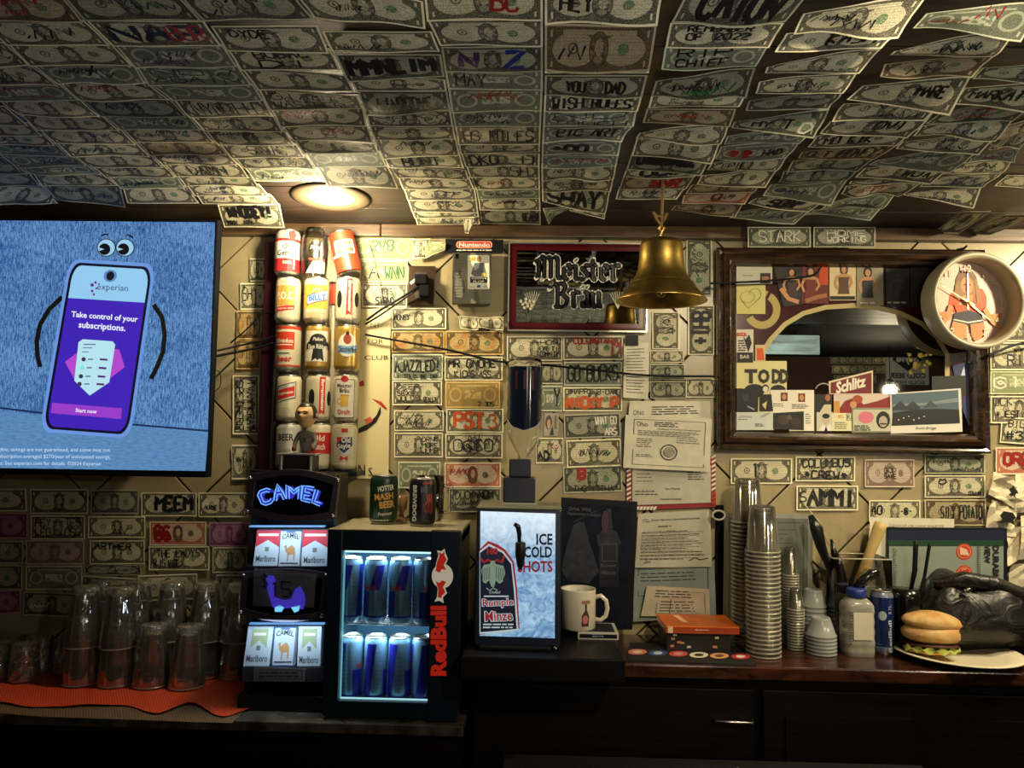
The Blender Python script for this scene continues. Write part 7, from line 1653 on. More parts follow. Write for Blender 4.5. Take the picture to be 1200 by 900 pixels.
D.poly([(550, -302), (557, -301), (557, -305), (551, -306)], ink(190, 180, 60)); D.poly(circ(567, -322, 3, 2.5), ink(200, 190, 80)); D.text('Nuntendo', 552.5, -336, w=7, m=RED); D.rect(559, -337, 563, -334, ink(60, 90, 130)); D.ring(568.5, -336, 1.4, 1.9, G1_, k=.7); D.build('cartridge_label', t)
b = MB(); c = [at(x_, y_, YG-.018, O) for x_, y_ in ((524, 366), (590, 366), (589, 296), (524, 296))]
b.grid(lambda u, v: (c[0]*(1-u)+c[1]*u)*(1-v)+(c[3]*(1-u)+c[2]*u)*v + Vector((0, -.003*math.sin(9*u+7*v)-.002*math.sin(23*u), 0)), 16, 16, M_PANE); b.build('clear_bag', t)

# ================================================================== outlet plate, plug, cables
YP = -0.010; O = P(494, 335, YP); t = thing('outlet_plate', 'dark bronze outlet plate left of the game cartridge', 'outlet plate', O)
x0, x1 = P(478, 335, YP).x-O.x, P(510, 335, YP).x-O.x; z0, z1 = P(494, 358, YP).z-O.z, P(494, 312, YP).z-O.z
BZ = mat(s2l(70, 52, 36), 0.3, metal=0.6); b = MB(); b.box((x0, -.005, z0), (x1, .004, z1), BZ, bev=.002); b.build('plate', t)
b = MB(); 
for zz_ in (z0*.45, z1*.45): b.box((x0*.4, -.007, zz_-.013), (x1*.4, -.0052, zz_+.013), mat((0.03, 0.02, 0.015), 0.4), bev=.001)
b.build('socket', t)
O = P(495, 330, -0.018); t = thing('black_plug', 'black plug in the bronze outlet plate', 'plug', O)
b = MB(); b.box((-.016, -.035, -.013), (.016, 0.0, .014), M_BLACKM, bev=.004); b.box((-.005, -.030, -.045), (.022, 0.0, -.014), M_BLACKM, bev=.004); b.build('plug_body', t)
b = MB(); b.tube([(-.014, -.02, 0), (-.028, -.022, -.012)], .006, mat(s2l(190, 190, 180), .4), 8); b.build('white_collar', t)
cable([P(490, 336, -.045), P(470, 349, -.05), P(448, 362, -.05), P(430, 375, -.03)], .0032, 'upper of two black cables sloping from the plug to the can rack')
cable([P(488, 340, -.040), P(468, 354, -.03), P(446, 369, -.03), P(428, 380, -.02)], .0026, 'lower of two black cables sloping from the plug to the can rack')
cable([P(428, 392, -.03), P(460, 398, -.03), P(520, 409, -.035), P(575, 422, -.035), P(600, 425, -.035), P(640, 428, -.035), P(700, 434, -.035), P(760, 440, -.035), P(838, 441, -.03)], .0030, 'long black cable crossing the wall behind the upturned bottle')
cable([P(832, 332, -.050), P(862, 331, -.052), P(900, 329, -.052), P(940, 325, -.050), P(956, 321, -.052), P(962, 313, -.05)], .0028, 'black cable over the upper left of the mirror')
cable([P(1157, 417, -.06), P(1172, 411, -.055), P(1190, 404, -.05), P(1235, 396, -.04)], .0035, 'black cable below the clock at the right edge')
cable([P(431, 283, -.018), P(436, 300, -.018), P(441, 320, -.018), P(448, 352, -.018)], .0012, 'thin yellowish string hanging over the green bill backs', mat(s2l(190, 180, 120), .6), name='string')

# tall cream banner
YN = -0.008; O = P(442, 561, YN); t = thing('club_banner', 'tall narrow cream board lettered in black beside the can rack', 'sign board', O)
b = MB(); slab(b, [(418, 561), (455, 561), (458, 362), (421, 362)], YN-.001, .004, mat(s2l(226, 212, 160), .4), O); b.build('board', t)
D = DPX(YN-.001, O, base=.0005); D.text('NT', 440, -381, w=11, h=5.5, m=BLK); D.text('FOR', 440, -400, w=18, h=5, m=BLK); D.text('CLUB', 441, -419, w=28, h=5, m=BLK)
D.poly([(420, -502), (432, -496), (441, -487), (446, -476), (446.5, -484), (441, -495), (430, -504), (420, -508)], BLK); D.poly([(436, -467), (447, -471), (454, -479), (452, -480), (444, -473)], RED); D.poly([(427, -492), (434, -488), (437, -493), (430, -498)], ink(200, 90, 50)); D.poly([(421, -448), (426, -445), (427, -452), (422, -453)], RED)
D.text('N', 424, -551, w=8, h=13, m=BLK); D.text('S', 434, -553, w=5, h=10, m=BLK); D.build('board_lettering', t)
# crumpled and rolled notes
def crumple(q, y, kind, label, seed, amp=.012, marks=None):
    TL, TR, BL, BR = [P(a, c, y) for a, c in q]; return note(TL, TR, BL, BR, kind, label, WG, marks, wave=amp, seed=seed, nu=10, nv=5)
crumple([(484, 282), (505, 281), (486, 305), (500, 304)], -.012, 'front', 'crumpled half of a bill above the outlet plate, left piece', 3)
crumple([(500, 283), (523, 286), (499, 304), (522, 294)], -.012, 'green', 'crumpled folded bill above the outlet plate, right piece', 5)
crumple([(538, 371), (562, 373), (540, 386), (561, 388)], -.010, 'front', 'crumpled dollar bill under the game cartridge, left of two', 21)
crumple([(560, 373), (590, 372), (562, 385), (590, 388)], -.014, 'front', 'crumpled dollar bill under the game cartridge, right of two', 23)
sheet([(637, 511), (654, 511), (655, 484), (638, 484)], -.006, 'small photograph of a face above the bill with a heart', 'photograph', name='small_photo', col=s2l(170, 162, 150), wave=.0006, art=lambda D: [D.poly(circ(.32, .6, .22, .3), ink(90, 70, 60)), D.poly(circ(.34, .52, .14, .2), ink(200, 160, 130)), D.poly([(.4, .05), (.6, .45), (.7, .05)], ink(40, 44, 60)), D.rect(.72, .3, .86, .9, ink(110, 110, 90))])

# ================================================================== framed bar mirror
YMI = -0.012
MX0, MX1 = P(841, 410, YMI-.02).x, P(1159, 410, YMI-.02).x; MZ0, MZ1 = P(1000, 529, YMI-.02).z, P(1000, 291, YMI-.02).z
O = Vector((MX0, YMI, MZ0)); t = thing('bar_mirror', 'large dark wood framed bar mirror with a maroon border and gold arch', 'mirror', O)
W_, H_ = MX1-MX0, MZ1-MZ0; fw = 0.050
M_FR = wood('mirror_frame_wood', (0.006, 0.003, 0.002), (0.060, 0.030, 0.013), 0.22, 5, 0, coat=0.5, stretch=9)
prof = [(0, 0), (0, -.016), (.006, -.024), (.014, -.020), (.020, -.030), (.030, -.034), (.036, -.026), (.044, -.024), (.050, -.010), (.050, 0)]
def side(p0, p1, inn):
    b = MB(); d = (Vector(p1)-Vector(p0)).normalized(); inn = Vector(inn); vs = []
    for end, sg in ((Vector(p0), 1), (Vector(p1), -1)):
        for u, y_ in prof: vs.append(end + inn*u + d*u*sg + Vector((0, y_, 0)))
    n_ = len(prof); b.add(vs, [(i, i+1, n_+i+1, n_+i) for i in range(n_-1)] + [tuple(range(n_)), tuple(reversed(range(n_, 2*n_)))], M_FR); return b.build('frame_side', t)
side((0, 0, 0), (W_, 0, 0), (0, 0, 1)); side((0, 0, H_), (W_, 0, H_), (0, 0, -1)); side((0, 0, 0), (0, 0, H_), (1, 0, 0)); side((W_, 0, 0), (W_, 0, H_), (-1, 0, 0))
b = MB(); b.box((fw-.006, -.006, fw-.006), (W_-fw+.006, -.002, H_-fw+.006), mat((0.50, 0.50, 0.46), 0.012, metal=1.0)); mg = b.build('mirror_glass', t)
YG_ = YMI - .006
D = DPX(YG_, O, base=.0004)
arch = [(885, 470), (886, 440), (892, 415), (903, 398), (920, 380), (942, 367), (968, 360), (1000, 358), (1030, 361), (1055, 367), (1080, 379), (1098, 395), (1110, 415), (1110, 440), (1104, 470)]
def rectpt(i, n_):
    t_ = i/(n_-1); L = [(862, 500), (862, 312), (1137, 312), (1137, 500)]
    if i < 4: a = i/3; return (862, 470-(470-312)*a)
    if i > n_-5: a = (i-(n_-4))/3; return (1137, 312+(470-312)*a)
    a = (i-3)/(n_-7); return (862+(1137-862)*a, 312)
mar = mat((0.045, 0.003, 0.005), 0.2); n_ = len(arch)
vs = []
for i in range(n_):
    ox, oy = rectpt(i, n_); vs += [(ox, -oy), (arch[i][0], -arch[i][1])]
D._add(vs, [(2*i, 2*i+1, 2*i+3, 2*i+2) for i in range(n_-1)], mar)
D.stroke([(a, -c) for a, c in arch], 5.5, mat(s2l(186, 170, 110), 0.4))
D.ring(893, -363, 13, 21.5, mat(s2l(176, 156, 84), .5), k=1.05, a0=-150, a1=60); D.ring(890, -361, 15, 21, mat(s2l(176, 156, 84), .5), k=1.05, a0=60, a1=130)
D.build('painted_border', mg)
# pictures tucked into the mirror
def card(q, y, label, art=None, col=(220, 212, 190), cat='photograph', name='photo_card', group=None, t_=.0007, frame=None):
    O = P(sum(a for a, c in q)/4, sum(c for a, c in q)/4, y); b = MB(); slab(b, q, y, t_, ink(*col), O); o = b.build(name, loc=O); tag(o, label, cat, group)
    if art: D = DPX(y, O, base=.0005, dl=.00012); art(D); D.build('printed_picture', o)
    return o
sk = ink(196, 140, 96); sk2 = ink(160, 100, 66); hr = ink(24, 16, 14)
def rq(x0, y0, x1, y1): return [(x0, y1), (x1, y1), (x1, y0), (x0, y0)]
ym = YMI - .009
def figure(D, cx, cy, s_, hair_=hr, skin_=sk, dress=None, tilt=0):      # small standing or seated figure in a picture
    D.poly(circ(cx, -(cy-10*s_), 3.4*s_, 4.6*s_, n=12), hair_); D.poly(circ(cx, -(cy-9.5*s_), 2.1*s_, 2.8*s_, n=12), skin_)
    D.poly([(cx-5*s_, -(cy-5*s_)), (cx-1.2*s_, -(cy-6.5*s_)), (cx+1.2*s_, -(cy-6.5*s_)), (cx+5*s_, -(cy-5*s_)), (cx+3.2*s_, -(cy+3*s_)), (cx+4.2*s_, -(cy+10*s_)), (cx-4.2*s_, -(cy+10*s_)), (cx-3.2*s_, -(cy+3*s_))], skin_)
    D.stroke([(cx-5*s_, -(cy-4.5*s_)), (cx-7*s_, -(cy+1*s_)), (cx-5*s_, -(cy+6*s_))], 1.8*s_, skin_); D.stroke([(cx+5*s_, -(cy-4.5*s_)), (cx+6.6*s_, -(cy+1*s_)), (cx+4*s_, -(cy+5*s_))], 1.8*s_, skin_)
    if dress: D.poly([(cx-4.2*s_, -(cy-3.6*s_)), (cx+4.2*s_, -(cy-3.6*s_)), (cx+3.6*s_, -(cy+3*s_)), (cx+4.6*s_, -(cy+10*s_)), (cx-4.6*s_, -(cy+10*s_)), (cx-3.6*s_, -(cy+3*s_))], dress)
card(rq(863, 311, 905, 333), ym, 'pale envelope in the mirror\'s upper left corner', lambda D: [D.text('Not Today', 877, -323, w=11, m=G2_), D.rect(891, -332, 903, -320, hr), D.rect(893, -330, 901, -324, sk2)], col=(190, 188, 166), cat='envelope', name='envelope')
card(rq(863, 334, 897, 368), ym-.002, 'yellow note with a heart-shaped line drawing', lambda D: [D.ring(876, -348, 8, 8.7, ink(130, 130, 60), k=.8), D.ring(885, -345, 6.5, 7.2, ink(130, 130, 60), a0=-60, a1=180), D.stroke([(869, -352), (877, -361), (890, -350)], .8, ink(130, 130, 60))], col=(206, 196, 120), cat='note', name='sticky_note')
card([(918, 359), (940, 357), (940, 313), (906, 311)], ym-.001, 'dark photograph of a reclining figure beside the red one', lambda D: [figure(D, 928, 333, 1.4, dress=ink(60, 40, 40)), D.stroke([(915, -338), (924, -350), (936, -354)], 5, sk)], col=(34, 24, 24), group='pin-up pictures along the mirror top')
card(rq(940, 312, 971, 356), ym-.0016, 'red-backed photograph of a seated long-haired figure', lambda D: [D.rect(960, -334, 970.5, -313, ink(190, 70, 24)), figure(D, 950, 333, 1.5, dress=ink(110, 34, 24)), D.stroke([(944, -353), (958, -348), (969, -346)], 5, sk2)], col=(96, 24, 18), group='pin-up pictures along the mirror top')
card(rq(972, 312, 1003, 352), ym-.001, 'cream-backed picture of a dark-haired figure under the mirror\'s top edge', lambda D: [figure(D, 989, 330, 1.45, dress=ink(90, 60, 50)), D.rect(973, -351, 1002, -347, hr)], col=(214, 196, 150), group='pin-up pictures along the mirror top')
card(rq(1004, 313, 1035, 358), ym-.001, 'pale picture of a figure in dark dress, right of the cream one', lambda D: [figure(D, 1017, 334, 1.5, dress=ink(40, 32, 32)), D.lines(1008, 1032, -357, -353, 1, WHT, th=1.6)], col=(150, 140, 116), group='pin-up pictures along the mirror top')
card(rq(1038, 315, 1066, 359), ym-.001, 'nearly black card with a faint number line in the mirror top', lambda D: [figure(D, 1052, 334, 1.2, skin_=ink(56, 44, 36), dress=ink(36, 30, 28)), D.lines(1040, 1064, -357, -352, 1, ink(170, 160, 140), th=2, seed=4)], col=(30, 24, 22))
card(rq(1067, 314, 1106, 360), ym-.001, 'blank dark card left of the clock in the mirror', None, col=(40, 34, 28), cat='card', name='dark_card')
card(rq(863, 386, 883, 425), ym-.001, 'small flyer with red capitals at the mirror\'s left edge', lambda D: [D.text('BEER', 869.5, -392, w=12, m=RED, bold=.04), D.lines(865, 874, -412, -398, 5, G2_, th=1.4, seed=3, ragged=.1), D.rect(863.5, -425, 882.5, -413, BLK), D.text('BAR', 873, -418, w=11, m=WHT), D.poly([(877, -413), (881, -402), (878, -392), (874, -398), (871, -394), (874, -403)], BLK)], col=(214, 206, 186), cat='flyer', name='flyer')
card(rq(885, 404, 897, 424), ym-.0016, 'tiny cut-out of an orange drink above the cream poster', lambda D: [D.poly([(887, -408), (894, -408), (896, -422), (887, -422)], ink(220, 84, 24))], col=(210, 190, 140), cat='picture', name='cut_out')
def a_todd(D):
    for i, (ch, x_) in enumerate(zip('TODD', (880, 895, 910, 919))): D.text(ch, x_, -441, h=17, w=(15, 14, 11, 10)[i], m=ink(44, 36, 26), bold=.06)
    D.poly(circ(884, -458, 12, 8), BLK); D.poly(circ(912, -457, 9, 6), BLK); D.poly(circ(897, -455, 4, 4.5), BLK); D.poly(circ(897, -456, 3, 3.4), WHT); D.poly([(890, -462), (904, -462), (906, -482), (890, -482)], BLK); D.poly([(893, -474), (897, -480), (899, -470)], ink(214, 200, 130))
card(rq(863, 423, 922, 484), ym-.0012, 'cream poster with large dark capitals in the mirror\'s lower left', a_todd, col=(220, 210, 150), cat='poster', name='poster')
card([(863, 484), (888, 484), (889, 456), (863, 455)], ym-.0022, 'black glossy photo with a grey edge at the mirror\'s left', lambda D: [D.poly(circ(874, -466, 4, 5), ink(50, 50, 56)), D.stroke([(876, -476), (884, -480)], 1.6, ink(160, 165, 175))], col=(12, 12, 16))
card(rq(903, 457, 925, 484), ym-.0024, 'white memorial card with a small portrait, left of the pair', lambda D: [D.rect(915, -470, 923, -460, ink(110, 40, 30)), D.poly(circ(919, -465, 2.4, 3.4), sk), D.lines(906, 922, -477, -472, 2, G1_, th=.8)], col=(232, 224, 204), cat='card', name='memorial_card')
card(rq(925, 457, 954, 505), ym-.0026, 'white memorial card with a small portrait, right of the pair', lambda D: [D.rect(935.5, -471, 943.5, -461, ink(120, 40, 30)), D.poly(circ(939.5, -466, 2.6, 3.6), sk), D.lines(928, 951, -479, -473, 3, G2_, th=.9), D.lines(944, 951, -497, -484, 5, G1_, th=.8)], col=(232, 224, 204), cat='card', name='memorial_card')
card(rq(863, 483, 907, 504), ym-.0030, 'white envelope with printed address at the mirror\'s lower left corner', lambda D: [D.text('UPTOWN', 873, -488.5, w=15, m=ink(110, 120, 120)), D.lines(865, 880, -492.5, -490.5, 1, G1_, th=.7), D.stroke([(891, -489), (899, -484)], .6, G1_), D.stroke([(894, -489), (902, -484)], .6, G1_), D.lines(885, 897, -500, -496, 2, G2_, th=1)], col=(206, 210, 200), cat='envelope', name='envelope')
card([(906, 503), (942, 504), (942, 482), (906, 484)], ym-.0036, 'dark brown snapshot leaning at the bottom of the mirror', lambda D: [D.poly(circ(918, -492, 7, 6), ink(60, 50, 34)), D.poly(circ(932, -494, 6, 5), ink(50, 38, 28)), D.poly(circ(925, -489, 3, 3), ink(90, 74, 50))], col=(26, 20, 16))
card(rq(953, 462, 975, 506), ym-.0020, 'dark photo of a capped person behind the black and white portrait', lambda D: [D.poly(circ(970, -466, 3, 4), sk2), D.poly([(960, -484), (966, -474), (974, -474), (974, -484)], ink(200, 190, 160)), D.ring(965, -459, 9, 10.4, ink(150, 150, 140), a0=20, a1=160)], col=(22, 16, 16))
card(rq(957, 483, 976, 505), ym-.0034, 'black and white portrait of a dark-haired man in a white collar', lambda D: [D.poly(circ(968, -491, 3.8, 5.6), ink(190, 176, 150)), D.poly(circ(968, -487.5, 4.4, 3), BLK), D.poly([(959, -505), (964, -497), (968, -500), (973, -497), (976, -505)], ink(225, 220, 205)), D.poly([(968, -499), (970, -505), (966, -505)], BLK)], col=(200, 192, 166), group=None)
card(rq(975, 484, 998, 505), ym-.0036, 'cream card with a boxed letter at the bottom of the mirror', lambda D: [D.text('R', 995, -488.5, h=5, m=BLK), D.frame(992, -492.5, 998, -484.5, .5, G1_), D.lines(978, 996, -503, -494, 4, G1_, th=.8), D.lines(982, 990, -490, -486, 2, ink(200, 150, 60), th=1)], col=(220, 212, 170), cat='card', name='lettered_card')
O_ = P(996, 450, ym-.001); b = MB(); slab(b, [(972, 462), (1023, 462), (1023, 434), (971, 447)], ym-.0028, .002, ink(214, 200, 170), O_); sg = b.build('beer_coaster_sign', loc=O_); tag(sg, 'slanted maroon beer sign with white script in the mirror', 'sign')
D = DPX(ym-.0028, O_, base=.0005); D.poly([(973.5, -461), (1021.5, -461), (1021.5, -436.5), (973.5, -448.5)], ink(110, 20, 26)); D.text('Schlitz', 997, -450.5, w=38, h=14, m=WHT, bold=.04, shear=.35, rot=14); D.build('sign_print', sg)
card(rq(977, 461, 1046, 484), ym-.0022, 'wide picture of a reclining figure in red', lambda D: [D.poly([(982, -481), (990, -470), (1003, -465), (1012, -474), (1028, -470), (1045, -464), (1045, -484), (982, -484)], ink(130, 26, 20)), D.poly(circ(1005, -468, 6, 5), ink(160, 66, 34)), D.poly(circ(1000, -474, 4, 4), sk), D.rect(977, -484, 984, -470, ink(200, 140, 60))], col=(206, 190, 176))
card(rq(998, 478, 1047, 507), ym-.0042, 'novelty banknote with pink print and a moustached portrait', lambda D: [D.frame(998.5, -506.5, 1046.5, -478.5, 1, ink(70, 84, 70)), D.poly(circ(1015, -489, 9, 7), ink(204, 110, 130)), D.poly(circ(1035, -492, 8, 10), BLK), D.poly(circ(1035, -494, 5, 6.5), ink(170, 160, 140)), D.rect(1031, -497.5, 1039, -496, BLK), D.lines(1001, 1024, -505, -498, 3, BLK, th=1.2)], col=(188, 186, 160), cat='novelty banknote', name='novelty_note')
def a_bridge(D):
    D.poly([(1046, -494), (1124, -488), (1123, -457), (1045, -462)], ink(78, 98, 112)); D.poly([(1046, -478), (1123, -471), (1123, -466), (1085, -472), (1046, -474)], ink(120, 134, 132)); D.poly([(1045, -499), (1125, -496), (1124, -480), (1096, -479), (1070, -480), (1046, -484)], ink(22, 26, 26))
    D.poly([(1082, -478), (1090, -469), (1100, -477)], ink(60, 74, 84)); D.poly([(1046, -478), (1055, -470), (1062, -476), (1070, -470), (1078, -477), (1078, -480), (1046, -481)], ink(44, 52, 58)); D.text('South Bridge', 1085, -502, w=24, m=G1_, shear=.3)
    for k in range(6): D.poly(circ(1053+k*6, -(492-(k % 3)*2), .9, .9, n=6), ink(200, 200, 190))
card([(1044, 508), (1128, 506), (1126, 455), (1043, 461)], ym-.0048, 'postcard of a bridge and mountains leaning at the mirror\'s lower right', a_bridge, col=(216, 212, 196), cat='postcard', name='postcard')
card([(1092, 462), (1134, 464), (1132, 440), (1092, 441)], ym-.0020, 'dark green card behind the bridge postcard', None, col=(30, 34, 30), cat='card', name='dark_card')
card([(1124, 470), (1136, 500), (1136, 424), (1116, 428)], ym-.0012, 'blue-violet card at the mirror\'s right edge', lambda D: [D.poly([(1126, -440), (1130, -428), (1131, -440)], ink(190, 200, 230))], col=(44, 50, 96), cat='card', name='blue_card')

# ================================================================== wall clock
YC = -0.100
O = P(1146, 352, YC); s = mpp(YC); t = thing('wall_clock', 'round grey-rimmed clock with a pin-up picture face hung by the mirror', 'clock', O); t.rotation_euler = (0, 0, R(5))
ro = 57*s; CM = mat(s2l(176, 168, 140), 0.35)
T_ = Matrix.Rotation(R(90), 4, 'X')
b = MB(); b.lathe([(ro*.97, -.050), (ro, -.035), (ro, .0), (ro*.99, .007), (ro*.95, .010), (ro*.90, .006), (ro*.880, -.004), (ro*.872, -.045)], CM, 72, cap0=True, cap1=False, T=T_); b.build('case', t)
b = MB(); b.lathe([(ro*.871, -.043), (0.0005, -.043)], mat(s2l(214, 184, 168), .5), 64, cap0=False, cap1=False, T=T_); fc = b.build('dial', t)
D = Decal(lambda x, z, l: (x*s*1.06, .0425 - l, z*s*1.06), base=.0006, dl=.0002)
OG = ink(206, 78, 24); SKC = ink(206, 140, 84); HB = ink(150, 108, 58)
D.poly([(-20, 8), (-14, 16), (-6, 20), (8, 20), (19, 16), (23, 8), (22, -6), (14, -12), (8, 2), (-8, 2), (-14, -12), (-22, -4)], OG)      # orange top
D.poly(circ(0, 22, 13, 17), HB); D.poly(circ(0, 20, 7, 9.5), SKC); D.poly([(-13, 26), (-8, 36), (4, 38), (12, 30), (9, 26), (0, 33), (-8, 24), (-12, 8)], ink(120, 84, 48)); D.poly([(9, 26), (14, 20), (16, 2), (11, 0), (10, 12)], HB); D.poly([(-9, 26), (-14, 20), (-15, 6), (-11, 4), (-9, 12)], HB)
D.poly(circ(-2.6, 21, 1.3, .8, n=8), BLK); D.poly(circ(3, 21, 1.3, .8, n=8), BLK); D.poly(circ(.3, 15, 2, .8, n=8), ink(170, 60, 50))
D.poly([(-7, 8), (0, 11), (7, 8), (4, -2), (-4, -2)], SKC); D.poly([(-16, -2), (16, -2), (12, -14), (-12, -14)], OG); D.poly([(-16, -12), (0, -8), (16, -12), (18, -22), (0, -25), (-18, -22)], ink(26, 26, 44)); D.stroke([(-17, -19), (0, -22), (17, -19)], 1.5, WHT)
D.poly([(-18, -21), (-2, -24), (-3, -38), (-9, -43), (-16, -38), (-20, -28)], SKC); D.poly([(2, -24), (18, -21), (19, -30), (14, -40), (7, -43), (3, -37)], ink(196, 128, 72)); D.poly([(-22, -2), (-17, -5), (-20, -18), (-34, -29), (-36, -24), (-28, -18)], SKC); D.poly([(21, -4), (17, -8), (26, -22), (36, -30), (38, -25), (30, -18)], SKC); D.poly([(-38, -12), (-26, -10), (-24, -18), (-36, -18)], ink(196, 128, 72)); D.poly([(28, -12), (40, -10), (36, -19), (28, -17)], ink(196, 128, 72))
NUM = ink(232, 214, 186)
for h in range(1, 13):
    a = R(90-30*h); D.text(str(h), 38.5*math.cos(a), 38.5*math.sin(a), h=7.5, m=ink(160, 130, 110), bold=.02); D.text(str(h), 38.5*math.cos(a)-.5, 38.5*math.sin(a)+.5, h=7.5, m=NUM)
D.build('dial_print', fc)
HD = mat(s2l(238, 214, 140), .35, metal=.3)
def handp(ang, L, w0, z_): 
    a = R(90-ang); b = MB(); c_, s_ = math.cos(a), math.sin(a); q = [(-8*c_ - w0*s_, -8*s_ + w0*c_), (-8*c_ + w0*s_, -8*s_ - w0*c_), (L*c_ + w0*.4*s_, L*s_ - w0*.4*c_), (L*c_ - w0*.4*s_, L*s_ + w0*.4*c_)]
    b.prism([(x_*s, zz_*s) for x_, zz_ in q], .040-z_, .0408-z_, HD); return b
handp(1, 36, 1.0, .002).build('minute_hand', t); handp(128, 32, 1.3, .004).build('hour_hand', t); handp(301, 38, .7, .006).build('second_hand', t)
b = MB(); b.lathe([(.004, -.040), (.004, -.032), (.001, -.031)], HD, 16, T=T_); b.build('hub', t)
b = MB(); q0 = P(1132, 291, -.05) - O; b.tube([q0 + Vector((0, .03, .004)), q0, q0 + Vector((0, -.01, .004))], .003, M_BLACK, 8); b.build('hanging_nail', t)

# ================================================================== glasses on the red mat
def pint():
    b = MB(); r0, r1, h = .0440, .0300, .148           # upside down: rim below, base above
    pr = [(0, r0), (.13, r0-.001), (.5, (r0+r1)/2+.0006), (.74, r1+.003), (.90, r1+.0012), (1, r1-.0005)]
    def wl(u, v, inn=0.0):
        for i in range(len(pr)-1):
            if v <= pr[i+1][0]: break
        q = (v-pr[i][0])/(pr[i+1][0]-pr[i][0]); r = pr[i][1]*(1-q)+pr[i+1][1]*q - inn
        r += .0007*math.cos(2*math.pi*u*12)*math.sin(math.pi*v)
        return Vector((r*math.cos(2*math.pi*u), r*math.sin(2*math.pi*u), .0005 + (h-.001)*v))
    b.grid(wl, 72, 10, M_PW)
    b.grid(lambda u, v: wl(u, .02 + v*.86, .0022), 36, 6, M_PW, flip=True); b.lathe([(.001, h-.018), (r1-.006, h-.018), (r1-.001, h-.022)], M_PINT, 28, cap0=False, cap1=False)
    b.lathe([(r0+.0001, .0002), (r0+.0012, .0010), (r0+.0012, .0024), (r0+.0002, .0030)], M_LIP, 32, cap0=False, cap1=False)
    b.lathe([(.001, h+.0006), (r1-.005, h+.0008), (r1+.0006, h-.003), (r1+.0012, h-.016)], M_PINT, 28, cap0=False, cap1=False)
    return b
gl0 = None
def pint_at(px, py, lev, label, tz=0):
    global gl0
    p = pxz(px, py, Z_CTR + .004)
    if gl0 is None: gl0 = pint().build('pint_glass'); o = gl0
    else: o = gl0.copy(); C.objects.link(o)
    o.location = (p.x, p.y, Z_CTR + .0085 + lev*.090); o.rotation_euler = (0, 0, rb.uniform(0, 3)); tag(o, label, 'glass', 'upturned pint glasses on the red mat')
for px, yy, n_, lab_ in ((95, -.128, 2, 'left front stack'), (136, -.130, 2, 'second front stack'), (177, -.132, 1, 'single glass, third in the front row'), (117, -.049, 2, 'rear stack behind the front pair'), (157, -.0485, 2, 'rear stack behind the single glass'), (197.5, -.049, 2, 'rear stack right of the single glass'), (238, -.049, 2, 'stack left of the cigarette display'), (277, -.048, 2, 'stack half behind the cigarette display'), (219, -.134, 1, 'single glass, fourth in the front row')):
    for lv in range(n_):
        pint_at(px, yy, lv, 'upturned pint glass, ' + ('' if n_ == 1 else ('upper one of the ' if lv else 'lower one of the ')) + lab_)
for px, py, n_, lab_ in () and ((95, 809, 2, 'left front stack'), (137, 811, 2, 'second front stack'), (176, 812, 1, 'single glass, third in the front row'), (207, 802, 2, 'stack left of the last front stack'), (241, 801, 2, 'stack nearest the cigarette display'), (273, 797, 2, 'stack half behind the cigarette display'), (160, 795, 2, 'rear stack behind the single glass'), (117, 795, 2, 'rear stack behind the second front stack'), (189, 786, 2, 'hindmost middle stack'), (256, 783, 2, 'hindmost right stack')):
    for lv in range(n_):
        pint_at(px, py, lv, 'upturned pint glass, ' + ('' if n_ == 1 else ('upper one of the ' if lv else 'lower one of the ')) + lab_)
def tumbler():
    M_GLASS = M_TB
    b = MB(); N_ = 10; r0, r1, h = .037, .029, .088
    def f(u, v, inn=0):
        z = h*v; r = (r0 + (r1-r0)*v) * (1 + (.035*math.cos(N_*2*math.pi*u)*math.sin(math.pi*min(1, v*1.2))*math.cos(9*v) if not inn else 0)) - inn
        return Vector((r*math.cos(2*math.pi*u), r*math.sin(2*math.pi*u), z + .0005))
    b.grid(lambda u, v: f(u, v), 50, 12, M_GLASS); b.grid(lambda u, v: f(u, v*.82, .004), 30, 6, M_GLASS, flip=True)
    b.lathe([(r1, h+.0005), (r1-.006, h+.002), (.001, h+.001)], M_GLASS, 30, cap0=False, cap1=False); b.lathe([(.001, h*.82), (r1-.002, h*.82)], M_GLASS, 30, cap0=False, cap1=False); return b
g0 = None
for px, yy, lab_ in ((-8, -.118, 'cut by the left edge'), (28, -.116, 'front one left of the pint glasses'), (-22, -.042, 'rear one outside the left edge'), (12, -.042, 'rear one at the left edge'), (46, -.041, 'rear one left of the tall glasses'), (80, -.041, 'hindmost one by the first pint stack')):
    p = pxz(px, yy, Z_CTR+.004)
    if g0 is None: g0 = tumbler().build('tumbler'); o = g0
    else: o = g0.copy(); C.objects.link(o)
    o.location = (p.x, p.y, Z_CTR + .0085); tag(o, 'short faceted upturned tumbler, ' + lab_, 'glass', 'short tumblers at the left edge')
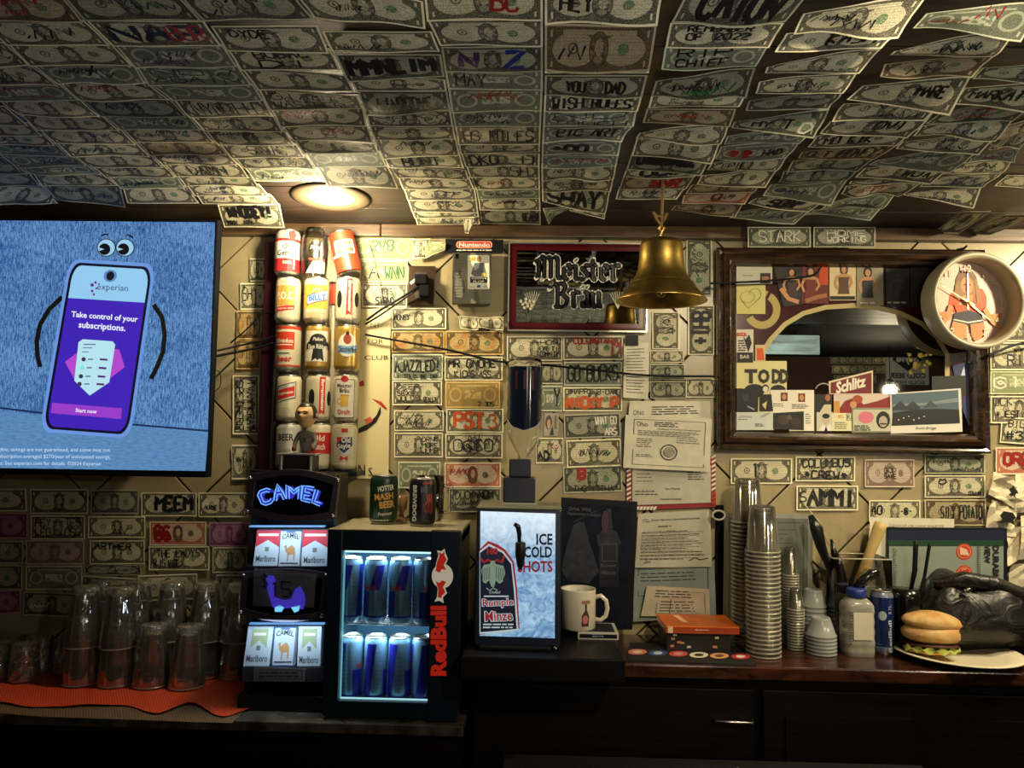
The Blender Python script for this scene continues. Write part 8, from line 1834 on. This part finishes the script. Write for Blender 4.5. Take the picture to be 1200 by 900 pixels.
# mats
def mesh_mat(c1, c2):
    mt = bpy.data.materials.new('woven_mat'); mt.use_nodes = True; nt = mt.node_tree; Ex.nt = nt; b = nt.nodes['Principled BSDF']
    tc = nt.nodes.new('ShaderNodeTexCoord'); sp = nt.nodes.new('ShaderNodeSeparateXYZ'); nt.links.new(tc.outputs['Object'], sp.inputs[0]); x = Ex(sp.outputs[0]); y = Ex(sp.outputs[1])
    f = emax(esin((x + y*.6)*950.0) > .35, esin((x*.7 - y)*900.0) > .35); nt.links.new(mixc(f, c2, c1), b.inputs['Base Color']); b.inputs['Roughness'].default_value = .6
    bp = nt.nodes.new('ShaderNodeBump'); bp.inputs['Strength'].default_value = .8; bp.inputs['Distance'].default_value = .002; nt.links.new(f.s, bp.inputs['Height']); nt.links.new(bp.outputs[0], b.inputs['Normal']); return mt
def mat_sheet(front, yb_, z, m, name, label, lift):
    xs = [PZ(px, py, Z_CTR) for px, py in front]; O = Vector((xs[0].x, 0, Z_CTR)); n_ = len(xs)
    b = MB()
    def f(u, v):
        i = min(n_-2, int(u*(n_-1))); a = u*(n_-1)-i; a = a*a*(3-2*a); p_ = xs[i]*(1-a)+xs[i+1]*a; y_ = p_.y*(1-v) + yb_*v
        return Vector((xs[i].x*(1-(u*(n_-1)-i)) + xs[i+1].x*(u*(n_-1)-i), y_, z + lift*(1-v)**3*(.5+.5*math.sin(19*u)))) - Vector((O.x, 0, 0)) 
    b.grid(f, 90, 10, m); o = b.build(name, loc=O); 
    return tag(o, label, 'mat')
mat_sheet([(-60, 834), (0, 837), (60, 841), (120, 843), (180, 845), (230, 847), (272, 848)], -.05, .0015, mesh_mat((0.20, 0.12, 0.06), (0.03, 0.02, 0.01)), 'brown_mesh_mat', 'brown mesh liner showing in front of the red mat', 0)
mat_sheet([(-60, 822), (0, 826), (36, 831), (72, 831), (107, 829), (145, 829), (185, 839), (222, 827), (262, 842), (296, 833)], -.04, .0050, mesh_mat((0.80, 0.085, 0.015), (0.35, 0.02, 0.005)), 'red_mesh_mat', 'bright orange-red mesh mat with a wavy edge under the glasses', .003)

# ================================================================== the room behind the photographer, seen in the mirrors
def refl(px, py, ym_, yt):           # where a ray through the pixel lands after the mirror plane ym_
    m_ = P(px, py, ym_); d = ray(px, py); d = Vector((d.x, -d.y, d.z)); return m_ + d*((yt - m_.y)/d.y)
yw = YF + .012
c = refl(1062, 425, YG_, yw); O = c
t = thing('wall_sign', 'grey beer sign with a shield, on the wall opposite, seen in the mirror', 'sign', O); k = 7.0/900
b = MB(); b.box((-.19, 0, -.20), (.19, .02, .22), ink(180, 190, 186)); t.rotation_euler = (0, 0, 0); o = b.build('sign_board', t)
D = Decal(lambda x, z, l: (-x, .0205 + l, z), base=.001, dl=.0006)
D.poly([(-.13, .18), (.13, .18), (.13, .02), (0, -.08), (-.13, .02)], ink(26, 34, 36)); D.text('Old', 0, .12, w=.16, m=ink(210, 214, 210), bold=.03); D.text('Style', 0, .03, w=.2, m=ink(210, 214, 210), bold=.03); D.text('COLD BEER', 0, -.12, w=.32, h=.05, m=ink(30, 34, 34), bold=.04); D.text('SOLD HERE', 0, -.18, w=.30, h=.03, m=ink(40, 44, 44), bold=.03); D.build('sign_lettering', t)
rr_ = random.Random(31); kk = 0
for r in range(7):
    for q in range(6):
        if rr_.random() < .2: continue
        px = 975 + q*10 + r*2; py = 378 + r*11
        p = refl(px, py, YG_, yw + .004)
        a, h2 = .075, .032; P0 = [p + Vector((-a, 0, h2)), p + Vector((a, 0, h2)), p + Vector((-a, 0, -h2)), p + Vector((a, 0, -h2))]
        note(P0[1], P0[0], P0[3], P0[2], rr_.choice(['front', 'dark', 'foreign']), 'dollar bill on the opposite wall, seen dimly in the mirror', 'bills on the opposite wall', None, wave=.001, nu=2, nv=1, seed=r*10+q); kk += 1
c = refl(1076, 405, YG_, -4.4); b = MB(); rr_ = random.Random(2)
for i in range(60):
    q = Vector((rr_.gauss(0, .06), rr_.gauss(0, .04), rr_.gauss(0, .10))); r0 = rr_.uniform(.014, .026)
    b.lathe([(r0*math.sin(math.pi*j/4)+1e-4, -r0*math.cos(math.pi*j/4)) for j in range(5)], mat(s2l(200, 180, 90), .7), 6, cap0=False, cap1=False, T=Matrix.Translation(q))
b.tube([Vector((0, 0, .08)), Vector((0, 0, ceil_z(-4.4) - c.z - .001))], .004, M_BLACK); o = b.build('dried_flower_bunch', loc=c); tag(o, 'yellow dried bunch hanging across the room, seen in the mirror', 'dried flowers', kind='stuff')
# hanging bulb lamp whose glow shows in the mirror
c = refl(1043, 457, YG_, -3.6); t = thing('pendant_lamp', 'small pendant lamp with a bare warm bulb across the room', 'lamp', c)
far_o.location = c + Vector((0, 0, 0))
b = MB(); b.lathe([(.001, -.03), (.022, -.02), (.028, 0), (.018, .024), (.012, .034)], mat((1, .86, .55), .4, emit=22.0), 16); b.build('bulb', t)
b = MB(); b.lathe([(.014, .034), (.020, .038), (.020, .075), (.004, .082)], M_BLACK, 16); b.tube([(0, 0, .08), (0, 0, ceil_z(-3.6) - c.z - .001)], .003, M_BLACK); b.build('cord', t)
# lit screen across the room
c = refl(925, 402, YG_, -2.6); t = thing('far_television', 'glowing teal screen on the far side of the room, seen in the mirror', 'television', c)
def teal():
    mt = bpy.data.materials.new('far_screen'); mt.use_nodes = True; nt = mt.node_tree; Ex.nt = nt; b = nt.nodes['Principled BSDF']; tc = nt.nodes.new('ShaderNodeTexCoord'); mp = nt.nodes.new('ShaderNodeMapping'); mp.inputs['Scale'].default_value = (4, 1, 26); mp.inputs['Rotation'].default_value = (0, .15, 0); nt.links.new(tc.outputs['Object'], mp.inputs[0])
    nt.links.new(mixc(Ex.op('MULTIPLY', (enoise(mp.outputs[0], 1, 4)-.35)*3, 1.0, clamp=True), (0.02, 0.05, 0.06), (0.35, 0.55, 0.52)), b.inputs['Emission Color']); b.inputs['Emission Strength'].default_value = 1.0; return mt
b = MB(); b.box((-.19, -.03, -.075), (.19, 0, .055), M_BLACK, bev=.006); b.build('casing', t); b = MB(); b.box((-.18, 0.0005, -.068), (.18, .002, .048), teal()); b.build('screen', t)
b = MB(); b.box((-.05, -.03, .056), (.05, -.01, ceil_z(-2.6) - c.z - .001), M_BLACK); b.build('ceiling_bracket', t)

# notes on the ceiling above and behind the photographer, seen only in the mirrored beer sign
protos = []
for kd in ('front', 'back', 'dark'):
    b = MB(); b.grid(lambda u, v: Vector(((u-.5)*.152, (v-.5)*.064, -.004 - .012*(1-v) - .002*math.sin(6*u))), 3, 1, BN[kd], uv=True, flip=True); protos.append(b.build('dollar_bill'))
rr_ = random.Random(77); first = [True]*3
for r in range(17):
    for q in range(7):
        y = -1.17 - r*.067; x = -.45 + q*.162 + rr_.uniform(-.004, .004) + r*.001
        if rr_.random() < .06: continue
        i = rr_.choice((0, 0, 0, 1, 2)); o = protos[i] if first[i] else protos[i].copy()
        if not first[i]: C.objects.link(o)
        first[i] = False; o.location = (x, y, ceil_z(y)); o.rotation_euler = (-math.atan(CSL), 0, rr_.uniform(-.03, .03))
        tag(o, 'ceiling dollar bill above the photographer, seen only reflected in the beer sign', 'banknote', 'ceiling bills seen in the beer sign')

# added bowl and stand that hide the ceiling fill light from the side
t = thing('fill_light_shroud', 'added dark bowl on a stand, hiding the fill light behind the camera', 'lamp', (0.25, -2.45, 0))
b = MB(); b.lathe([(.16, 0), (.16, .02), (.03, .035)], M_BLACKM, 32); b.lathe([(.014, .03), (.014, 1.16)], M_BLACKM, 16); b.build('stand', t)
b = MB(); b.lathe([(.02, 1.15), (.14, 1.17), (.27, 1.25), (.33, 1.40), (.335, 1.40), (.275, 1.24), (.14, 1.155), (.02, 1.14)], mat((0.03, 0.025, 0.02), 0.6), 40, cap0=False, cap1=False); b.build('bowl', t)
